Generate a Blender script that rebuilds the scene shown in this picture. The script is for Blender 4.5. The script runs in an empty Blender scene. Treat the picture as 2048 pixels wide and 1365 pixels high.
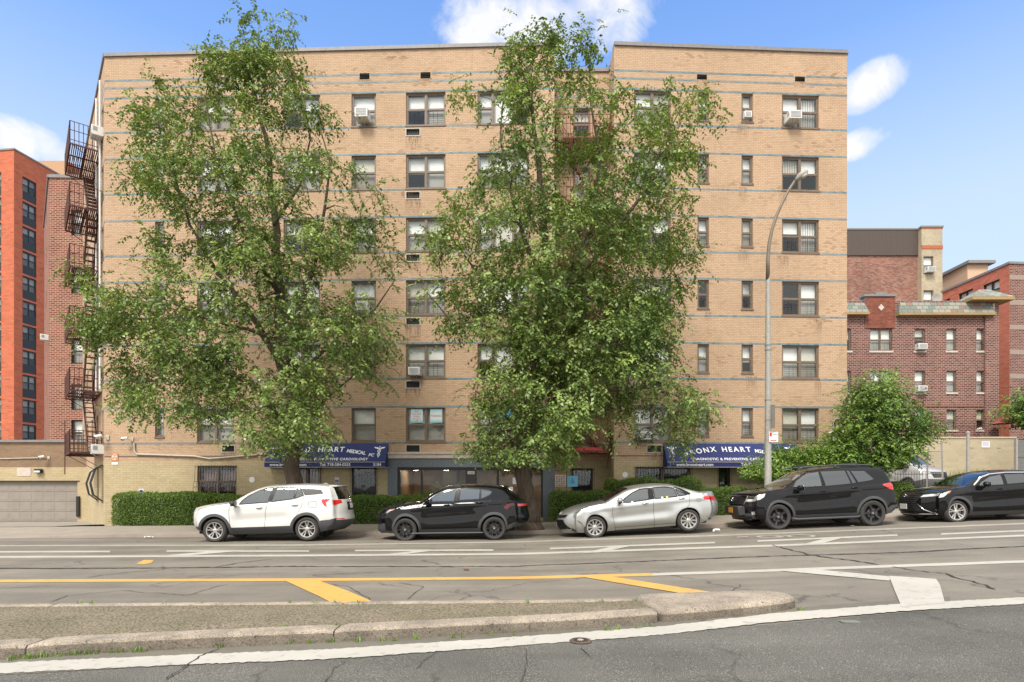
import bpy, math, random
import numpy as np
from mathutils import Vector, Matrix
from mathutils.geometry import delaunay_2d_cdt, tessellate_polygon
R = math.radians
rnd = random.Random(7)
SC = bpy.context.scene
COL = SC.collection
# ---------------------------------------------------------------- camera geometry used to measure the place
F, CX, HZ, CH = 1195.0, 1024.0, 972.0, 1.6      # focal length and horizon in photo pixels, eye height in metres

def slope(x):                                    # the avenue climbs to the right
    if x < -40: return -.3
    if x < 0: return .0075*x
    if x < 2: return .0125*x*x
    if x < 14: return .05 + .040*(x-2)
    if x < 40: return .53 + .03*(x-14)
    return 1.31
def X(px, Y): return (px-CX)*Y/F
def Z(py, Y): return CH+(HZ-py)*Y/F
def gnd(px, py, dz=0.0):
    Y = F*CH/(py-HZ)
    for _ in range(12):
        Y = .5*Y+.5*F*(CH-slope(X(px, Y))-dz)/(py-HZ)
    return X(px, Y), Y

# ---------------------------------------------------------------- object helpers
def tag(o, label=None, cat=None, group=None, kind=None):
    if label: o['label'] = label
    if cat: o['category'] = cat
    if group: o['group'] = group
    if kind: o['kind'] = kind
    return o
def thing(name, label, cat, loc=(0, 0, 0), rot=(0, 0, 0), group=None):
    o = bpy.data.objects.new(name, None); COL.objects.link(o)
    o.empty_display_size = .3
    o.location = loc; o.rotation_euler = rot
    return tag(o, label, cat, group)
def copy_tree(o, parent=None):
    c = o.copy(); COL.objects.link(c); c.parent = parent
    for ch in o.children: copy_tree(ch, c)
    return c
class MB:
    def __init__(s, M=None):
        s.v = []; s.f = []; s.m = []; s.uv = {}; s.M = M
    def pt(s, p):
        p = Vector(p)
        if s.M is not None: p = s.M @ p
        s.v.append(p); return len(s.v)-1
    def face(s, pts, m=0, uv=None):
        ids = [s.pt(p) for p in pts]
        s.f.append(ids); s.m.append(m)
        if uv: s.uv[len(s.f)-1] = uv
    def fi(s, ids, m=0): s.f.append(list(ids)); s.m.append(m)
    def box(s, a, b, m=0, bev=0):
        x0, y0, z0 = a; x1, y1, z1 = b
        if x0 > x1: x0, x1 = x1, x0
        if y0 > y1: y0, y1 = y1, y0
        if z0 > z1: z0, z1 = z1, z0
        if bev <= 0:
            i = [s.pt((x, y, z)) for z in (z0, z1) for y in (y0, y1) for x in (x0, x1)]
            for q in ((0, 2, 3, 1), (4, 5, 7, 6), (0, 1, 5, 4), (2, 6, 7, 3), (0, 4, 6, 2), (1, 3, 7, 5)):
                s.fi([i[k] for k in q], m)
        else:
            e = min(bev, (x1-x0)/2.01, (y1-y0)/2.01, (z1-z0)/2.01)
            idx = {}
            for sx in (0, 1):
                for sy in (0, 1):
                    for sz in (0, 1):
                        X_, Y_, Z_ = (x0, x1)[sx], (y0, y1)[sy], (z0, z1)[sz]
                        dx, dy, dz = (e, -e)[sx], (e, -e)[sy], (e, -e)[sz]
                        idx[sx, sy, sz] = (s.pt((X_, Y_+dy, Z_+dz)), s.pt((X_+dx, Y_, Z_+dz)), s.pt((X_+dx, Y_+dy, Z_)))
            for a_, ids in idx.items():
                n = sum(a_) % 2
                s.fi(ids if n else ids[::-1], m)
            for sx in (0, 1):
                q = [idx[sx, 0, 0][0], idx[sx, 1, 0][0], idx[sx, 1, 1][0], idx[sx, 0, 1][0]]
                s.fi(q if sx else q[::-1], m)
            for sy in (0, 1):
                q = [idx[0, sy, 0][1], idx[1, sy, 0][1], idx[1, sy, 1][1], idx[0, sy, 1][1]]
                s.fi(q[::-1] if sy else q, m)
            for sz in (0, 1):
                q = [idx[0, 0, sz][2], idx[1, 0, sz][2], idx[1, 1, sz][2], idx[0, 1, sz][2]]
                s.fi(q if sz else q[::-1], m)
            for a1 in (0, 1):
                for a2 in (0, 1):
                    s.fi([idx[0, a1, a2][1], idx[1, a1, a2][1], idx[1, a1, a2][2], idx[0, a1, a2][2]], m)
                    s.fi([idx[a1, 0, a2][0], idx[a1, 1, a2][0], idx[a1, 1, a2][2], idx[a1, 0, a2][2]], m)
                    s.fi([idx[a1, a2, 0][0], idx[a1, a2, 1][0], idx[a1, a2, 1][1], idx[a1, a2, 0][1]], m)
    def tube(s, pts, r, n=8, m=0, cap=True):
        pts = [Vector(p) for p in pts]
        if isinstance(r, (int, float)): r = [r]*len(pts)
        rings = []; up = None
        for i, p in enumerate(pts):
            d = (pts[min(i+1, len(pts)-1)]-pts[max(i-1, 0)])
            if d.length < 1e-9: d = Vector((0, 0, 1))
            d.normalize()
            if up is None: up = Vector((0, 0, 1)) if abs(d.z) < .9 else Vector((1, 0, 0))
            a = d.cross(up)
            if a.length < 1e-6: a = d.cross(Vector((0, 1, .1)))
            a.normalize(); b = a.cross(d); up = b
            rings.append([s.pt(p+a*math.cos(t)*r[i]+b*math.sin(t)*r[i]) for t in [2*math.pi*k/n for k in range(n)]])
        for i in range(len(rings)-1):
            for k in range(n):
                s.fi([rings[i][k], rings[i][(k+1) % n], rings[i+1][(k+1) % n], rings[i+1][k]], m)
        if cap:
            s.fi(rings[0][::-1], m); s.fi(rings[-1], m)
    def bar(s, a, b, w=.02, d=None, m=0): s.tube([a, b], (w if d is None else d)*.7, 4, m)
    def lathe(s, prof, n=32, m=0, axis='z', c=(0, 0, 0), close=False):
        rings = []
        for r_, h in prof:
            ring = []
            for k in range(n):
                t = 2*math.pi*k/n
                if axis == 'z': p = (c[0]+r_*math.cos(t), c[1]+r_*math.sin(t), c[2]+h)
                elif axis == 'y': p = (c[0]+r_*math.cos(t), c[1]+h, c[2]+r_*math.sin(t))
                else: p = (c[0]+h, c[1]+r_*math.cos(t), c[2]+r_*math.sin(t))
                ring.append(s.pt(p))
            rings.append(ring)
        for i in range(len(rings)-1):
            for k in range(n):
                s.fi([rings[i][k], rings[i][(k+1) % n], rings[i+1][(k+1) % n], rings[i+1][k]], m)
        if close: s.fi(rings[0], m); s.fi(rings[-1][::-1], m)
    def prism(s, poly, y0, y1, m=0):             # poly in (x, z), extruded in y
        a = [s.pt((p[0], y0, p[1])) for p in poly]; b = [s.pt((p[0], y1, p[1])) for p in poly]
        s.fi(a, m); s.fi(b[::-1], m)
        n = len(poly)
        for i in range(n): s.fi([a[i], b[i], b[(i+1) % n], a[(i+1) % n]], m)
    def build(s, name, mats, parent=None, smooth=False, origin=None, uvname='UVMap', recalc=True):
        if not isinstance(mats, (list, tuple)): mats = [mats]
        o0 = Vector(origin) if origin is not None else Vector((0, 0, 0))
        me = bpy.data.meshes.new(name)
        me.from_pydata([tuple(p-o0) for p in s.v], [], s.f)
        for mm in mats: me.materials.append(mm)
        me.polygons.foreach_set('material_index', s.m)
        if s.uv:
            l = me.uv_layers.new(name=uvname)
            for k, uv in s.uv.items():
                p = me.polygons[k]
                for j, li in enumerate(p.loop_indices): l.data[li].uv = uv[j]
        if smooth: me.polygons.foreach_set('use_smooth', [True]*len(me.polygons))
        me.validate(); me.update()
        if recalc:
            import bmesh
            bm = bmesh.new(); bm.from_mesh(me)
            bmesh.ops.recalc_face_normals(bm, faces=bm.faces); bm.to_mesh(me); bm.free()
        if smooth == 'auto':
            me.set_sharp_from_angle(angle=R(38))
        o = bpy.data.objects.new(name, me); COL.objects.link(o)
        if parent is not None: o.parent = parent
        elif origin is not None: o.location = o0
        return o

# ---------------------------------------------------------------- materials
def newmat(name):
    m = bpy.data.materials.new(name); m.use_nodes = True
    nt = m.node_tree; b = nt.nodes['Principled BSDF']
    return m, nt, b
def N(nt, t, **k):
    n = nt.nodes.new(t)
    for a, v in k.items(): setattr(n, a, v)
    return n
def ramp(nt, stops, interp='LINEAR'):
    r = N(nt, 'ShaderNodeValToRGB'); e = r.color_ramp; e.interpolation = interp
    while len(e.elements) < len(stops): e.elements.new(.5)
    for el, (p, c) in zip(e.elements, stops):
        el.position = p; el.color = (c[0], c[1], c[2], 1) if isinstance(c, (tuple, list)) else (c, c, c, 1)
    return r
def mixc(nt, fac, a, b, mode='MIX'):
    n = N(nt, 'ShaderNodeMix', data_type='RGBA', blend_type=mode)
    for sock, v in ((n.inputs[0], fac), (n.inputs[6], a), (n.inputs[7], b)):
        if isinstance(v, bpy.types.NodeSocket): nt.links.new(v, sock)
        elif isinstance(v, (int, float)): sock.default_value = v
        else: sock.default_value = (v[0], v[1], v[2], 1)
    return n.outputs[2]
def mth(nt, op, a, b=None):
    n = N(nt, 'ShaderNodeMath', operation=op)
    for i, v in enumerate((a, b)):
        if v is None: continue
        if isinstance(v, bpy.types.NodeSocket): nt.links.new(v, n.inputs[i])
        else: n.inputs[i].default_value = v
    return n.outputs[0]
def noise(nt, scale, detail=4, vec=None, rough=.55, dist=0):
    n = N(nt, 'ShaderNodeTexNoise'); n.inputs['Scale'].default_value = scale
    n.inputs['Detail'].default_value = detail; n.inputs['Roughness'].default_value = rough
    n.inputs['Distortion'].default_value = dist
    if vec is not None: nt.links.new(vec, n.inputs['Vector'])
    return n
def coords(nt, kind='Object'):
    return N(nt, 'ShaderNodeTexCoord').outputs[kind]
def bump(nt, b, h, strength=.3, dist=.02):
    n = N(nt, 'ShaderNodeBump'); n.inputs['Strength'].default_value = strength; n.inputs['Distance'].default_value = dist
    nt.links.new(h, n.inputs['Height']); nt.links.new(n.outputs[0], b.inputs['Normal'])
def plain(name, col, rough=.6, metal=0, var=.12, scale=6, bumpy=0, coat=0, spec=.5):
    m, nt, b = newmat(name)
    b.inputs['Roughness'].default_value = rough; b.inputs['Metallic'].default_value = metal
    b.inputs['Specular IOR Level'].default_value = spec
    if coat: b.inputs['Coat Weight'].default_value = coat; b.inputs['Coat Roughness'].default_value = .03
    if var > 0:
        n = noise(nt, scale, 5, coords(nt))
        r = ramp(nt, [(.3, tuple(c*(1-var) for c in col)), (.7, tuple(min(1, c*(1+var)) for c in col))])
        nt.links.new(n.outputs[0], r.inputs[0]); nt.links.new(r.outputs[0], b.inputs['Base Color'])
        if bumpy: bump(nt, b, n.outputs[0], bumpy, .02)
    else: b.inputs['Base Color'].default_value = (*col, 1)
    return m
def brick(name, stops, mortar, bw=.21, rh=.075, ms=.009, stain=.25, rough=.85, stainscale=.35, bumps=.5, streak=0.0, streakcol=(.05, .035, .025), odd=None):
    """stops: ramp of brick colours by per-brick random value"""
    m, nt, b = newmat(name); L = nt.links
    uv = coords(nt, 'UV')
    br = N(nt, 'ShaderNodeTexBrick'); L.new(uv, br.inputs['Vector'])
    br.inputs['Color1'].default_value = (0, 0, 0, 1); br.inputs['Color2'].default_value = (1, 1, 1, 1)
    br.inputs['Mortar'].default_value = (.5, .5, .5, 1)
    br.inputs['Scale'].default_value = 1; br.inputs['Brick Width'].default_value = bw
    br.inputs['Row Height'].default_value = rh; br.inputs['Mortar Size'].default_value = ms
    br.inputs['Mortar Smooth'].default_value = .3
    rp = ramp(nt, stops); L.new(br.outputs['Color'], rp.inputs[0])
    cb = rp.outputs[0]
    if odd:                                       # scattered over-burnt bricks, thicker in some patches
        ro = ramp(nt, [(.80, 0.0), (.86, 1.0)]); L.new(br.outputs['Color'], ro.inputs[0])
        mo = N(nt, 'ShaderNodeMapping'); mo.inputs['Scale'].default_value = (.25, 1.6, 1); L.new(uv, mo.inputs[0])
        no = noise(nt, 1, 4, mo.outputs[0], .6); rn = ramp(nt, [(.46, .03), (.68, .8)]); L.new(no.outputs[0], rn.inputs[0])
        cb = mixc(nt, mth(nt, 'MULTIPLY', ro.outputs[0], rn.outputs[0]), cb, odd)
    c = mixc(nt, br.outputs['Fac'], cb, mortar)
    n1 = noise(nt, stainscale, 6, uv, .6); r1 = ramp(nt, [(.3, 1-stain), (.65, 1.0)]); L.new(n1.outputs[0], r1.inputs[0])
    c = mixc(nt, 1.0, c, r1.outputs[0], 'MULTIPLY')
    n2 = noise(nt, 9, 3, uv); r2 = ramp(nt, [(.25, .86), (.75, 1.0)]); L.new(n2.outputs[0], r2.inputs[0])
    c = mixc(nt, 1.0, c, r2.outputs[0], 'MULTIPLY')
    if streak > 0:
        mp = N(nt, 'ShaderNodeMapping'); mp.inputs['Scale'].default_value = (3.5, .22, 1); L.new(uv, mp.inputs[0])
        n3 = noise(nt, 1, 5, mp.outputs[0], .65); r3 = ramp(nt, [(.56, 0.0), (.74, streak)]); L.new(n3.outputs[0], r3.inputs[0])
        c = mixc(nt, r3.outputs[0], c, streakcol)
    L.new(c, b.inputs['Base Color']); b.inputs['Roughness'].default_value = rough
    b.inputs['Specular IOR Level'].default_value = .25
    inv = mth(nt, 'SUBTRACT', 1.0, br.outputs['Fac']); bump(nt, b, inv, bumps, .006)
    return m

M = {}
M['tan'] = brick('tan_brick', [(0, (.55, .378, .25)), (.45, (.62, .432, .295)), (1, (.585, .403, .27))], (.43, .30, .185), ms=.011, stain=.16, streak=.42, streakcol=(.38, .24, .14), odd=(.30, .18, .115))
M['yellow'] = brick('painted_yellow_brick', [(0, (.50, .40, .235)), (.5, (.57, .47, .29)), (1, (.53, .43, .26))], (.42, .34, .21), bw=.30, rh=.10, ms=.009, stain=.14, streak=.2, streakcol=(.35, .24, .12))
M['blue'] = brick('glazed_blue_brick', [(0, (.13, .22, .26)), (.6, (.20, .29, .32)), (1, (.28, .33, .32))], (.36, .34, .30), bw=.21, rh=.13, ms=.010, stain=.3, rough=.35)
M['darkred'] = brick('dark_red_brick', [(0, (.15, .040, .026)), (.5, (.25, .075, .045)), (1, (.32, .12, .075))], (.50, .34, .26), bw=.30, rh=.11, ms=.020, stain=.2)
M['orange'] = brick('orange_brick', [(0, (.55, .15, .075)), (.8, (.66, .19, .105)), (1, (.45, .13, .075))], (.56, .22, .13), bw=.6, rh=.2, ms=.014, stain=.12)
M['maroon'] = brick('maroon_brick', [(0, (.10, .030, .026)), (.5, (.17, .055, .045)), (1, (.25, .10, .075))], (.38, .29, .25), bw=.32, rh=.13, ms=.024, stain=.12)
M['rust'] = brick('rust_brick', [(0, (.25, .06, .035)), (.5, (.33, .095, .055)), (1, (.16, .05, .04))], (.32, .17, .13), bw=.24, rh=.09, ms=.012, stain=.4, stainscale=1.2)
M['palebrick'] = brick('pale_yellow_brick', [(0, (.50, .42, .29)), (.6, (.60, .51, .36)), (1, (.44, .36, .24))], (.46, .40, .30), bw=.24, rh=.09, ms=.010, stain=.3)
M['mixedred'] = brick('mixed_red_brick', [(0, (.24, .08, .06)), (.5, (.36, .15, .10)), (1, (.38, .25, .20))], (.36, .26, .21), bw=.3, rh=.11, ms=.014, stain=.35)
M['salmon'] = brick('salmon_brick', [(0, (.52, .15, .09)), (.6, (.60, .20, .13)), (1, (.46, .13, .08))], (.5, .24, .17), bw=.5, rh=.14, ms=.014, stain=.12)
M['garagebrick'] = brick('ochre_garage_brick', [(0, (.27, .18, .115)), (.5, (.32, .22, .14)), (1, (.29, .20, .125))], (.28, .19, .12), bw=.3, rh=.1, ms=.012, stain=.25, streak=.3, streakcol=(.2, .13, .08))
M['coping'] = plain('grey_coping', (.22, .21, .21), .5)
M['roof'] = plain('roof_felt', (.12, .12, .12), .9)
M['frame'] = plain('brown_window_frame', (.17, .125, .09), .5, var=.15)
M['darkframe'] = plain('black_frame', (.02, .02, .022), .4)
M['sill'] = plain('brown_sill', (.17, .12, .09), .6)
M['stone'] = plain('pale_stone_sill', (.55, .48, .42), .8)
M['blind'] = plain('white_blind', (.86, .85, .83), .8, var=.05)
M['shade'] = plain('cream_shade', (.62, .58, .50), .8, var=.05)
M['greyblind'] = plain('grey_blind', (.30, .29, .27), .8, var=.05)
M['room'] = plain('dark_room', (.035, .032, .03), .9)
M['lobby'] = plain('lobby_wall', (.24, .15, .09), .6, var=.3, scale=1.3)
M['white'] = plain('white_paint', (.72, .72, .70), .5, var=.06)
M['acgrille'] = plain('grey_grille', (.30, .31, .31), .6)
M['black'] = plain('black_iron', (.018, .017, .017), .5)
M['rustiron'] = plain('rusty_fire_escape_iron', (.085, .032, .024), .7, var=.35, scale=12)
M['rediron'] = plain('red_painted_iron', (.22, .075, .05), .7, var=.3, scale=8)
M['redbeam'] = plain('red_painted_beam', (.50, .07, .06), .5)
M['granite'] = plain('blue_grey_granite', (.12, .14, .16), .35, var=.55, scale=38)
M['navy'] = plain('navy_canvas', (.018, .028, .13), .75, var=.1, scale=3)
M['lettering'] = plain('white_lettering', (.80, .80, .80), .6, var=0)
M['galv'] = plain('galvanised_steel', (.36, .345, .31), .6, metal=.15, var=.14, scale=10)
M['conduit'] = plain('grey_conduit', (.48, .44, .38), .5)
M['signwhite'] = plain('white_sign', (.75, .75, .74), .5, var=.04)
M['signred'] = plain('sign_red', (.55, .03, .03), .5, var=0)
M['signblue'] = plain('sign_sky_blue', (.16, .52, .76), .5, var=.05)
M['signnavy'] = plain('sign_navy', (.02, .05, .25), .5, var=0)
M['signorange'] = plain('sign_orange', (.55, .22, .07), .5, var=.1)
M['brownpanel'] = plain('brown_metal_cladding', (.085, .065, .055), .55, var=.05)
M['stucco'] = plain('tan_stucco', (.62, .42, .29), .9, var=.05)
M['greydoor'] = plain('greige_garage_door', (.27, .24, .205), .6, var=.08, scale=1.5)
def m_glass(name, tint, gl, base=None):
    m, nt, b = newmat(name); L = nt.links
    out = nt.nodes['Material Output']
    tr = N(nt, 'ShaderNodeBsdfTransparent'); tr.inputs[0].default_value = (*tint, 1)
    g = N(nt, 'ShaderNodeBsdfGlossy'); g.inputs['Roughness'].default_value = .03; g.inputs[0].default_value = (.9, .95, .95, 1)
    n = noise(nt, .9, 2, coords(nt)); bp = N(nt, 'ShaderNodeBump'); bp.inputs['Strength'].default_value = .06
    bp.inputs['Distance'].default_value = .1
    L.new(n.outputs[0], bp.inputs['Height']); L.new(bp.outputs[0], g.inputs['Normal'])
    fr = N(nt, 'ShaderNodeLayerWeight'); fr.inputs['Blend'].default_value = .5
    f = mth(nt, 'ADD', mth(nt, 'MULTIPLY', mth(nt, 'POWER', fr.outputs['Facing'], 4.0), .9), gl+.05)
    mx = N(nt, 'ShaderNodeMixShader'); L.new(f, mx.inputs[0]); L.new(tr.outputs[0], mx.inputs[1]); L.new(g.outputs[0], mx.inputs[2])
    L.new(mx.outputs[0], out.inputs[0])
    return m
M['glass'] = m_glass('window_glass', (.95, .97, .96), .02)
M['screen'] = m_glass('insect_screen_glass', (.62, .62, .60), .01)
M['lobbyglass'] = m_glass('lobby_glass', (.9, .9, .88), -.01)
M['carglass'] = m_glass('car_glass', (.42, .46, .44), .14)
M['carglassdark'] = m_glass('tinted_car_glass', (.05, .055, .06), .10)
def m_asphalt(name, c0, c1, speck, crack=.5, scale=1.0):
    m, nt, b = newmat(name); L = nt.links; co = coords(nt)
    n1 = noise(nt, 160*scale, 2, co); r1 = ramp(nt, [(.36, tuple(c*.62 for c in c0)), (.5, c0), (.62, c1), (.72, speck)]); L.new(n1.outputs[0], r1.inputs[0])
    n2 = noise(nt, .55, 6, co, .6); r2 = ramp(nt, [(.3, .74), (.7, 1.12)]); L.new(n2.outputs[0], r2.inputs[0])
    c = mixc(nt, 1.0, r1.outputs[0], r2.outputs[0], 'MULTIPLY')
    mp = N(nt, 'ShaderNodeMapping'); mp.inputs['Scale'].default_value = (.12, 1.3, 1); L.new(co, mp.inputs[0])
    n3 = noise(nt, 1, 4, mp.outputs[0]); r3 = ramp(nt, [(.35, .78), (.65, 1.08)]); L.new(n3.outputs[0], r3.inputs[0])
    c = mixc(nt, 1.0, c, r3.outputs[0], 'MULTIPLY')
    if crack:
        nd = noise(nt, 1.6, 4, co); v = N(nt, 'ShaderNodeVectorMath', operation='MULTIPLY_ADD')
        L.new(nd.outputs['Color'], v.inputs[0]); v.inputs[1].default_value = (.9, .9, 0); L.new(co, v.inputs[2])
        vo = N(nt, 'ShaderNodeTexVoronoi', feature='DISTANCE_TO_EDGE'); vo.inputs['Scale'].default_value = .33
        L.new(v.outputs[0], vo.inputs['Vector'])
        rc = ramp(nt, [(.0, 1.0), (.010, 0.0)]); L.new(vo.outputs['Distance'], rc.inputs[0])
        nm = noise(nt, .8, 2, co); rm = ramp(nt, [(.46, 0.0), (.56, crack)]); L.new(nm.outputs[0], rm.inputs[0])
        c = mixc(nt, mth(nt, 'MULTIPLY', rc.outputs[0], rm.outputs[0]), c, (.025, .022, .02))
    L.new(c, b.inputs['Base Color']); b.inputs['Roughness'].default_value = .88
    bump(nt, b, n1.outputs[0], .35, .01)
    return m
M['asphalt'] = m_asphalt('worn_asphalt', (.220, .194, .156), (.263, .234, .188), (.345, .31, .255), .6)
M['asphaltdark'] = m_asphalt('dark_asphalt', (.112, .106, .090), (.155, .148, .126), (.44, .41, .35), .5, .6)
M['asphaltmid'] = m_asphalt('patched_asphalt', (.17, .155, .12), (.21, .19, .15), (.28, .255, .20), .5)
def m_concrete(name, c, joint=1.5, jw=.012, var=.1):
    m, nt, b = newmat(name); L = nt.links; co = coords(nt)
    n1 = noise(nt, 1.2, 7, co, .65); r1 = ramp(nt, [(.3, tuple(x*(1-var*1.6) for x in c)), (.7, tuple(x*(1+var) for x in c))]); L.new(n1.outputs[0], r1.inputs[0])
    n2 = noise(nt, 90, 2, co); r2 = ramp(nt, [(.3, .86), (.7, 1.06)]); L.new(n2.outputs[0], r2.inputs[0])
    cc = mixc(nt, 1.0, r1.outputs[0], r2.outputs[0], 'MULTIPLY')
    if joint:
        br = N(nt, 'ShaderNodeTexBrick'); br.offset = 0; L.new(co, br.inputs[0]); br.inputs['Scale'].default_value = 1
        br.inputs['Brick Width'].default_value = joint; br.inputs['Row Height'].default_value = joint; br.inputs['Mortar Size'].default_value = jw
        cc = mixc(nt, mth(nt, 'MULTIPLY', br.outputs['Fac'], .6), cc, tuple(x*.35 for x in c))
    L.new(cc, b.inputs['Base Color']); b.inputs['Roughness'].default_value = .9; bump(nt, b, n2.outputs[0], .25, .008)
    return m
M['walk'] = m_concrete('sidewalk_concrete', (.33, .29, .235))
M['apron'] = m_concrete('driveway_concrete', (.31, .275, .235), 2.6)
M['kerb'] = m_concrete('kerb_stone', (.30, .25, .21), 0)
M['soil'] = plain('soil', (.10, .065, .04), .95, var=.4, scale=10, bumpy=.6)
M['wallbeige'] = brick('painted_cream_block', [(0, (.46, .39, .27)), (.5, (.52, .44, .31)), (1, (.48, .41, .285))], (.50, .41, .26), bw=.4, rh=.2, ms=.01, stain=.15)
def m_granite_kerb(k=1.0):
    m, nt, b = newmat('speckled_granite_kerb' if k == 1 else 'darker_granite_face'); L = nt.links; co = coords(nt)
    v = N(nt, 'ShaderNodeTexVoronoi'); v.inputs['Scale'].default_value = 130; L.new(co, v.inputs['Vector'])
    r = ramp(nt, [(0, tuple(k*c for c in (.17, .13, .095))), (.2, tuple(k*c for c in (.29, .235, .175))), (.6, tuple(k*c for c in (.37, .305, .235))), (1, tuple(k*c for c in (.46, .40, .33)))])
    sp = N(nt, 'ShaderNodeSeparateColor'); L.new(v.outputs['Color'], sp.inputs[0]); L.new(sp.outputs[0], r.inputs[0])
    n = noise(nt, 3, 6, co, .65); r2 = ramp(nt, [(.32, .60), (.62, 1.03)]); L.new(n.outputs[0], r2.inputs[0])
    n4 = noise(nt, 30, 3, co); r4 = ramp(nt, [(.3, .35), (.4, 1.0)]); L.new(n4.outputs[0], r4.inputs[0])
    c = mixc(nt, 1, mixc(nt, 1, r.outputs[0], r2.outputs[0], 'MULTIPLY'), r4.outputs[0], 'MULTIPLY')
    L.new(c, b.inputs['Base Color']); b.inputs['Roughness'].default_value = .85
    bump(nt, b, n4.outputs[0], .45, .006)
    return m
def m_stain():
    m, nt, b = newmat('rust_and_soot_streaks'); L = nt.links; uv = coords(nt, 'UV')
    mp = N(nt, 'ShaderNodeMapping'); mp.inputs['Scale'].default_value = (9, .9, 1); L.new(uv, mp.inputs[0])
    ob = coords(nt, 'Object'); v = N(nt, 'ShaderNodeVectorMath', operation='ADD'); L.new(mp.outputs[0], v.inputs[0]); L.new(ob, v.inputs[1])
    n = noise(nt, 1.6, 5, v.outputs[0], .6); r = ramp(nt, [(.42, 0.0), (.72, .75)]); L.new(n.outputs[0], r.inputs[0])
    sp = N(nt, 'ShaderNodeSeparateXYZ'); L.new(uv, sp.inputs[0])
    ex = mth(nt, 'MULTIPLY', mth(nt, 'MULTIPLY', sp.outputs[0], mth(nt, 'SUBTRACT', 1.0, sp.outputs[0])), 4.0)
    a = mth(nt, 'MULTIPLY', mth(nt, 'MULTIPLY', r.outputs[0], mth(nt, 'POWER', sp.outputs[1], 1.3)), mth(nt, 'MINIMUM', mth(nt, 'MULTIPLY', ex, 2.0), 1.0))
    b.inputs['Base Color'].default_value = (.16, .085, .045, 1); b.inputs['Roughness'].default_value = .9; L.new(a, b.inputs['Alpha'])
    return m
M['stain'] = m_stain()
M['granitekerb'] = m_granite_kerb()
M['granitedark'] = m_granite_kerb(.5)  # same granite and roughness, only every colour darker; used on upright outer faces
def m_cobble():
    m, nt, b = newmat('pebbled_island_paving'); L = nt.links; co = coords(nt)
    v = N(nt, 'ShaderNodeTexVoronoi'); v.inputs['Scale'].default_value = 34; L.new(co, v.inputs['Vector'])
    r = ramp(nt, [(0, (.29, .245, .18)), (.45, (.23, .195, .14)), (.7, (.12, .10, .075))]); L.new(v.outputs['Distance'], r.inputs[0])
    n = noise(nt, 1.5, 6, co, .6); r2 = ramp(nt, [(.3, (.75, .78, .62)), (.7, (1.1, 1.05, 1.0))]); L.new(n.outputs[0], r2.inputs[0])
    L.new(mixc(nt, 1, r.outputs[0], r2.outputs[0], 'MULTIPLY'), b.inputs['Base Color'])
    b.inputs['Roughness'].default_value = .92
    inv = mth(nt, 'SUBTRACT', 1.0, v.outputs['Distance']); bump(nt, b, inv, .8, .02)
    return m
M['cobble'] = m_cobble()
def m_paint(name, c, wear=.55, under=(.2, .18, .16)):
    m, nt, b = newmat(name); L = nt.links; co = coords(nt)
    n = noise(nt, 7, 8, co, .75); r = ramp(nt, [(.36, wear), (.45, .0)]); L.new(n.outputs[0], r.inputs[0])
    n2 = noise(nt, 1.1, 4, co); r2 = ramp(nt, [(.3, .86), (.7, 1.03)]); L.new(n2.outputs[0], r2.inputs[0])
    cc = mixc(nt, r.outputs[0], mixc(nt, 1, c, r2.outputs[0], 'MULTIPLY'), under)
    L.new(cc, b.inputs['Base Color']); b.inputs['Roughness'].default_value = .75
    return m
M['pwhite'] = m_paint('white_road_paint', (.46, .435, .38))
M['pworn'] = m_paint('worn_white_road_paint', (.38, .35, .30), .9)
M['pyellow'] = m_paint('yellow_road_paint', (.62, .35, .085))
def m_leaf(name, dark, light, tr=.25):
    m, nt, b = newmat(name); L = nt.links
    at = N(nt, 'ShaderNodeAttribute', attribute_name='tint')
    r = ramp(nt, [(0, dark), (.55, tuple((a+c)/2 for a, c in zip(dark, light))), (1, light)]); L.new(at.outputs['Fac'], r.inputs[0])
    L.new(r.outputs[0], b.inputs['Base Color']); b.inputs['Roughness'].default_value = .42
    b.inputs['Specular IOR Level'].default_value = .5
    tl = N(nt, 'ShaderNodeBsdfTranslucent')
    L.new(mixc(nt, 1, r.outputs[0], (1.25, 1.3, .5), 'MULTIPLY'), tl.inputs[0])
    mx = N(nt, 'ShaderNodeMixShader'); mx.inputs[0].default_value = tr
    L.new(b.outputs[0], mx.inputs[1]); L.new(tl.outputs[0], mx.inputs[2]); L.new(mx.outputs[0], nt.nodes['Material Output'].inputs[0])
    return m
M['leaf'] = m_leaf('elm_leaf', (.055, .112, .022), (.31, .41, .11))
M['mapleleaf'] = m_leaf('maple_leaf', (.045, .11, .018), (.24, .36, .06))
M['shrubleaf'] = m_leaf('bright_shrub_leaf', (.08, .18, .02), (.30, .46, .08))
M['hedgeleaf'] = m_leaf('hedge_leaf', (.035, .085, .012), (.26, .38, .06))
M['grass'] = m_leaf('grass_blade', (.10, .19, .03), (.28, .40, .09))
def m_bark(name, c):
    m, nt, b = newmat(name); L = nt.links; co = coords(nt)
    mp = N(nt, 'ShaderNodeMapping'); mp.inputs['Scale'].default_value = (14, 14, 2.2); L.new(co, mp.inputs[0])
    n = noise(nt, 1.2, 6, mp.outputs[0], .7, .6); r = ramp(nt, [(.3, tuple(x*.42 for x in c)), (.55, c), (.75, tuple(x*1.5 for x in c))]); L.new(n.outputs[0], r.inputs[0])
    L.new(r.outputs[0], b.inputs['Base Color']); b.inputs['Roughness'].default_value = .95; bump(nt, b, n.outputs[0], .9, .03)
    return m
M['bark'] = m_bark('elm_bark', (.115, .085, .060))
M['twig'] = plain('twig', (.085, .062, .045), .9)
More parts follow.
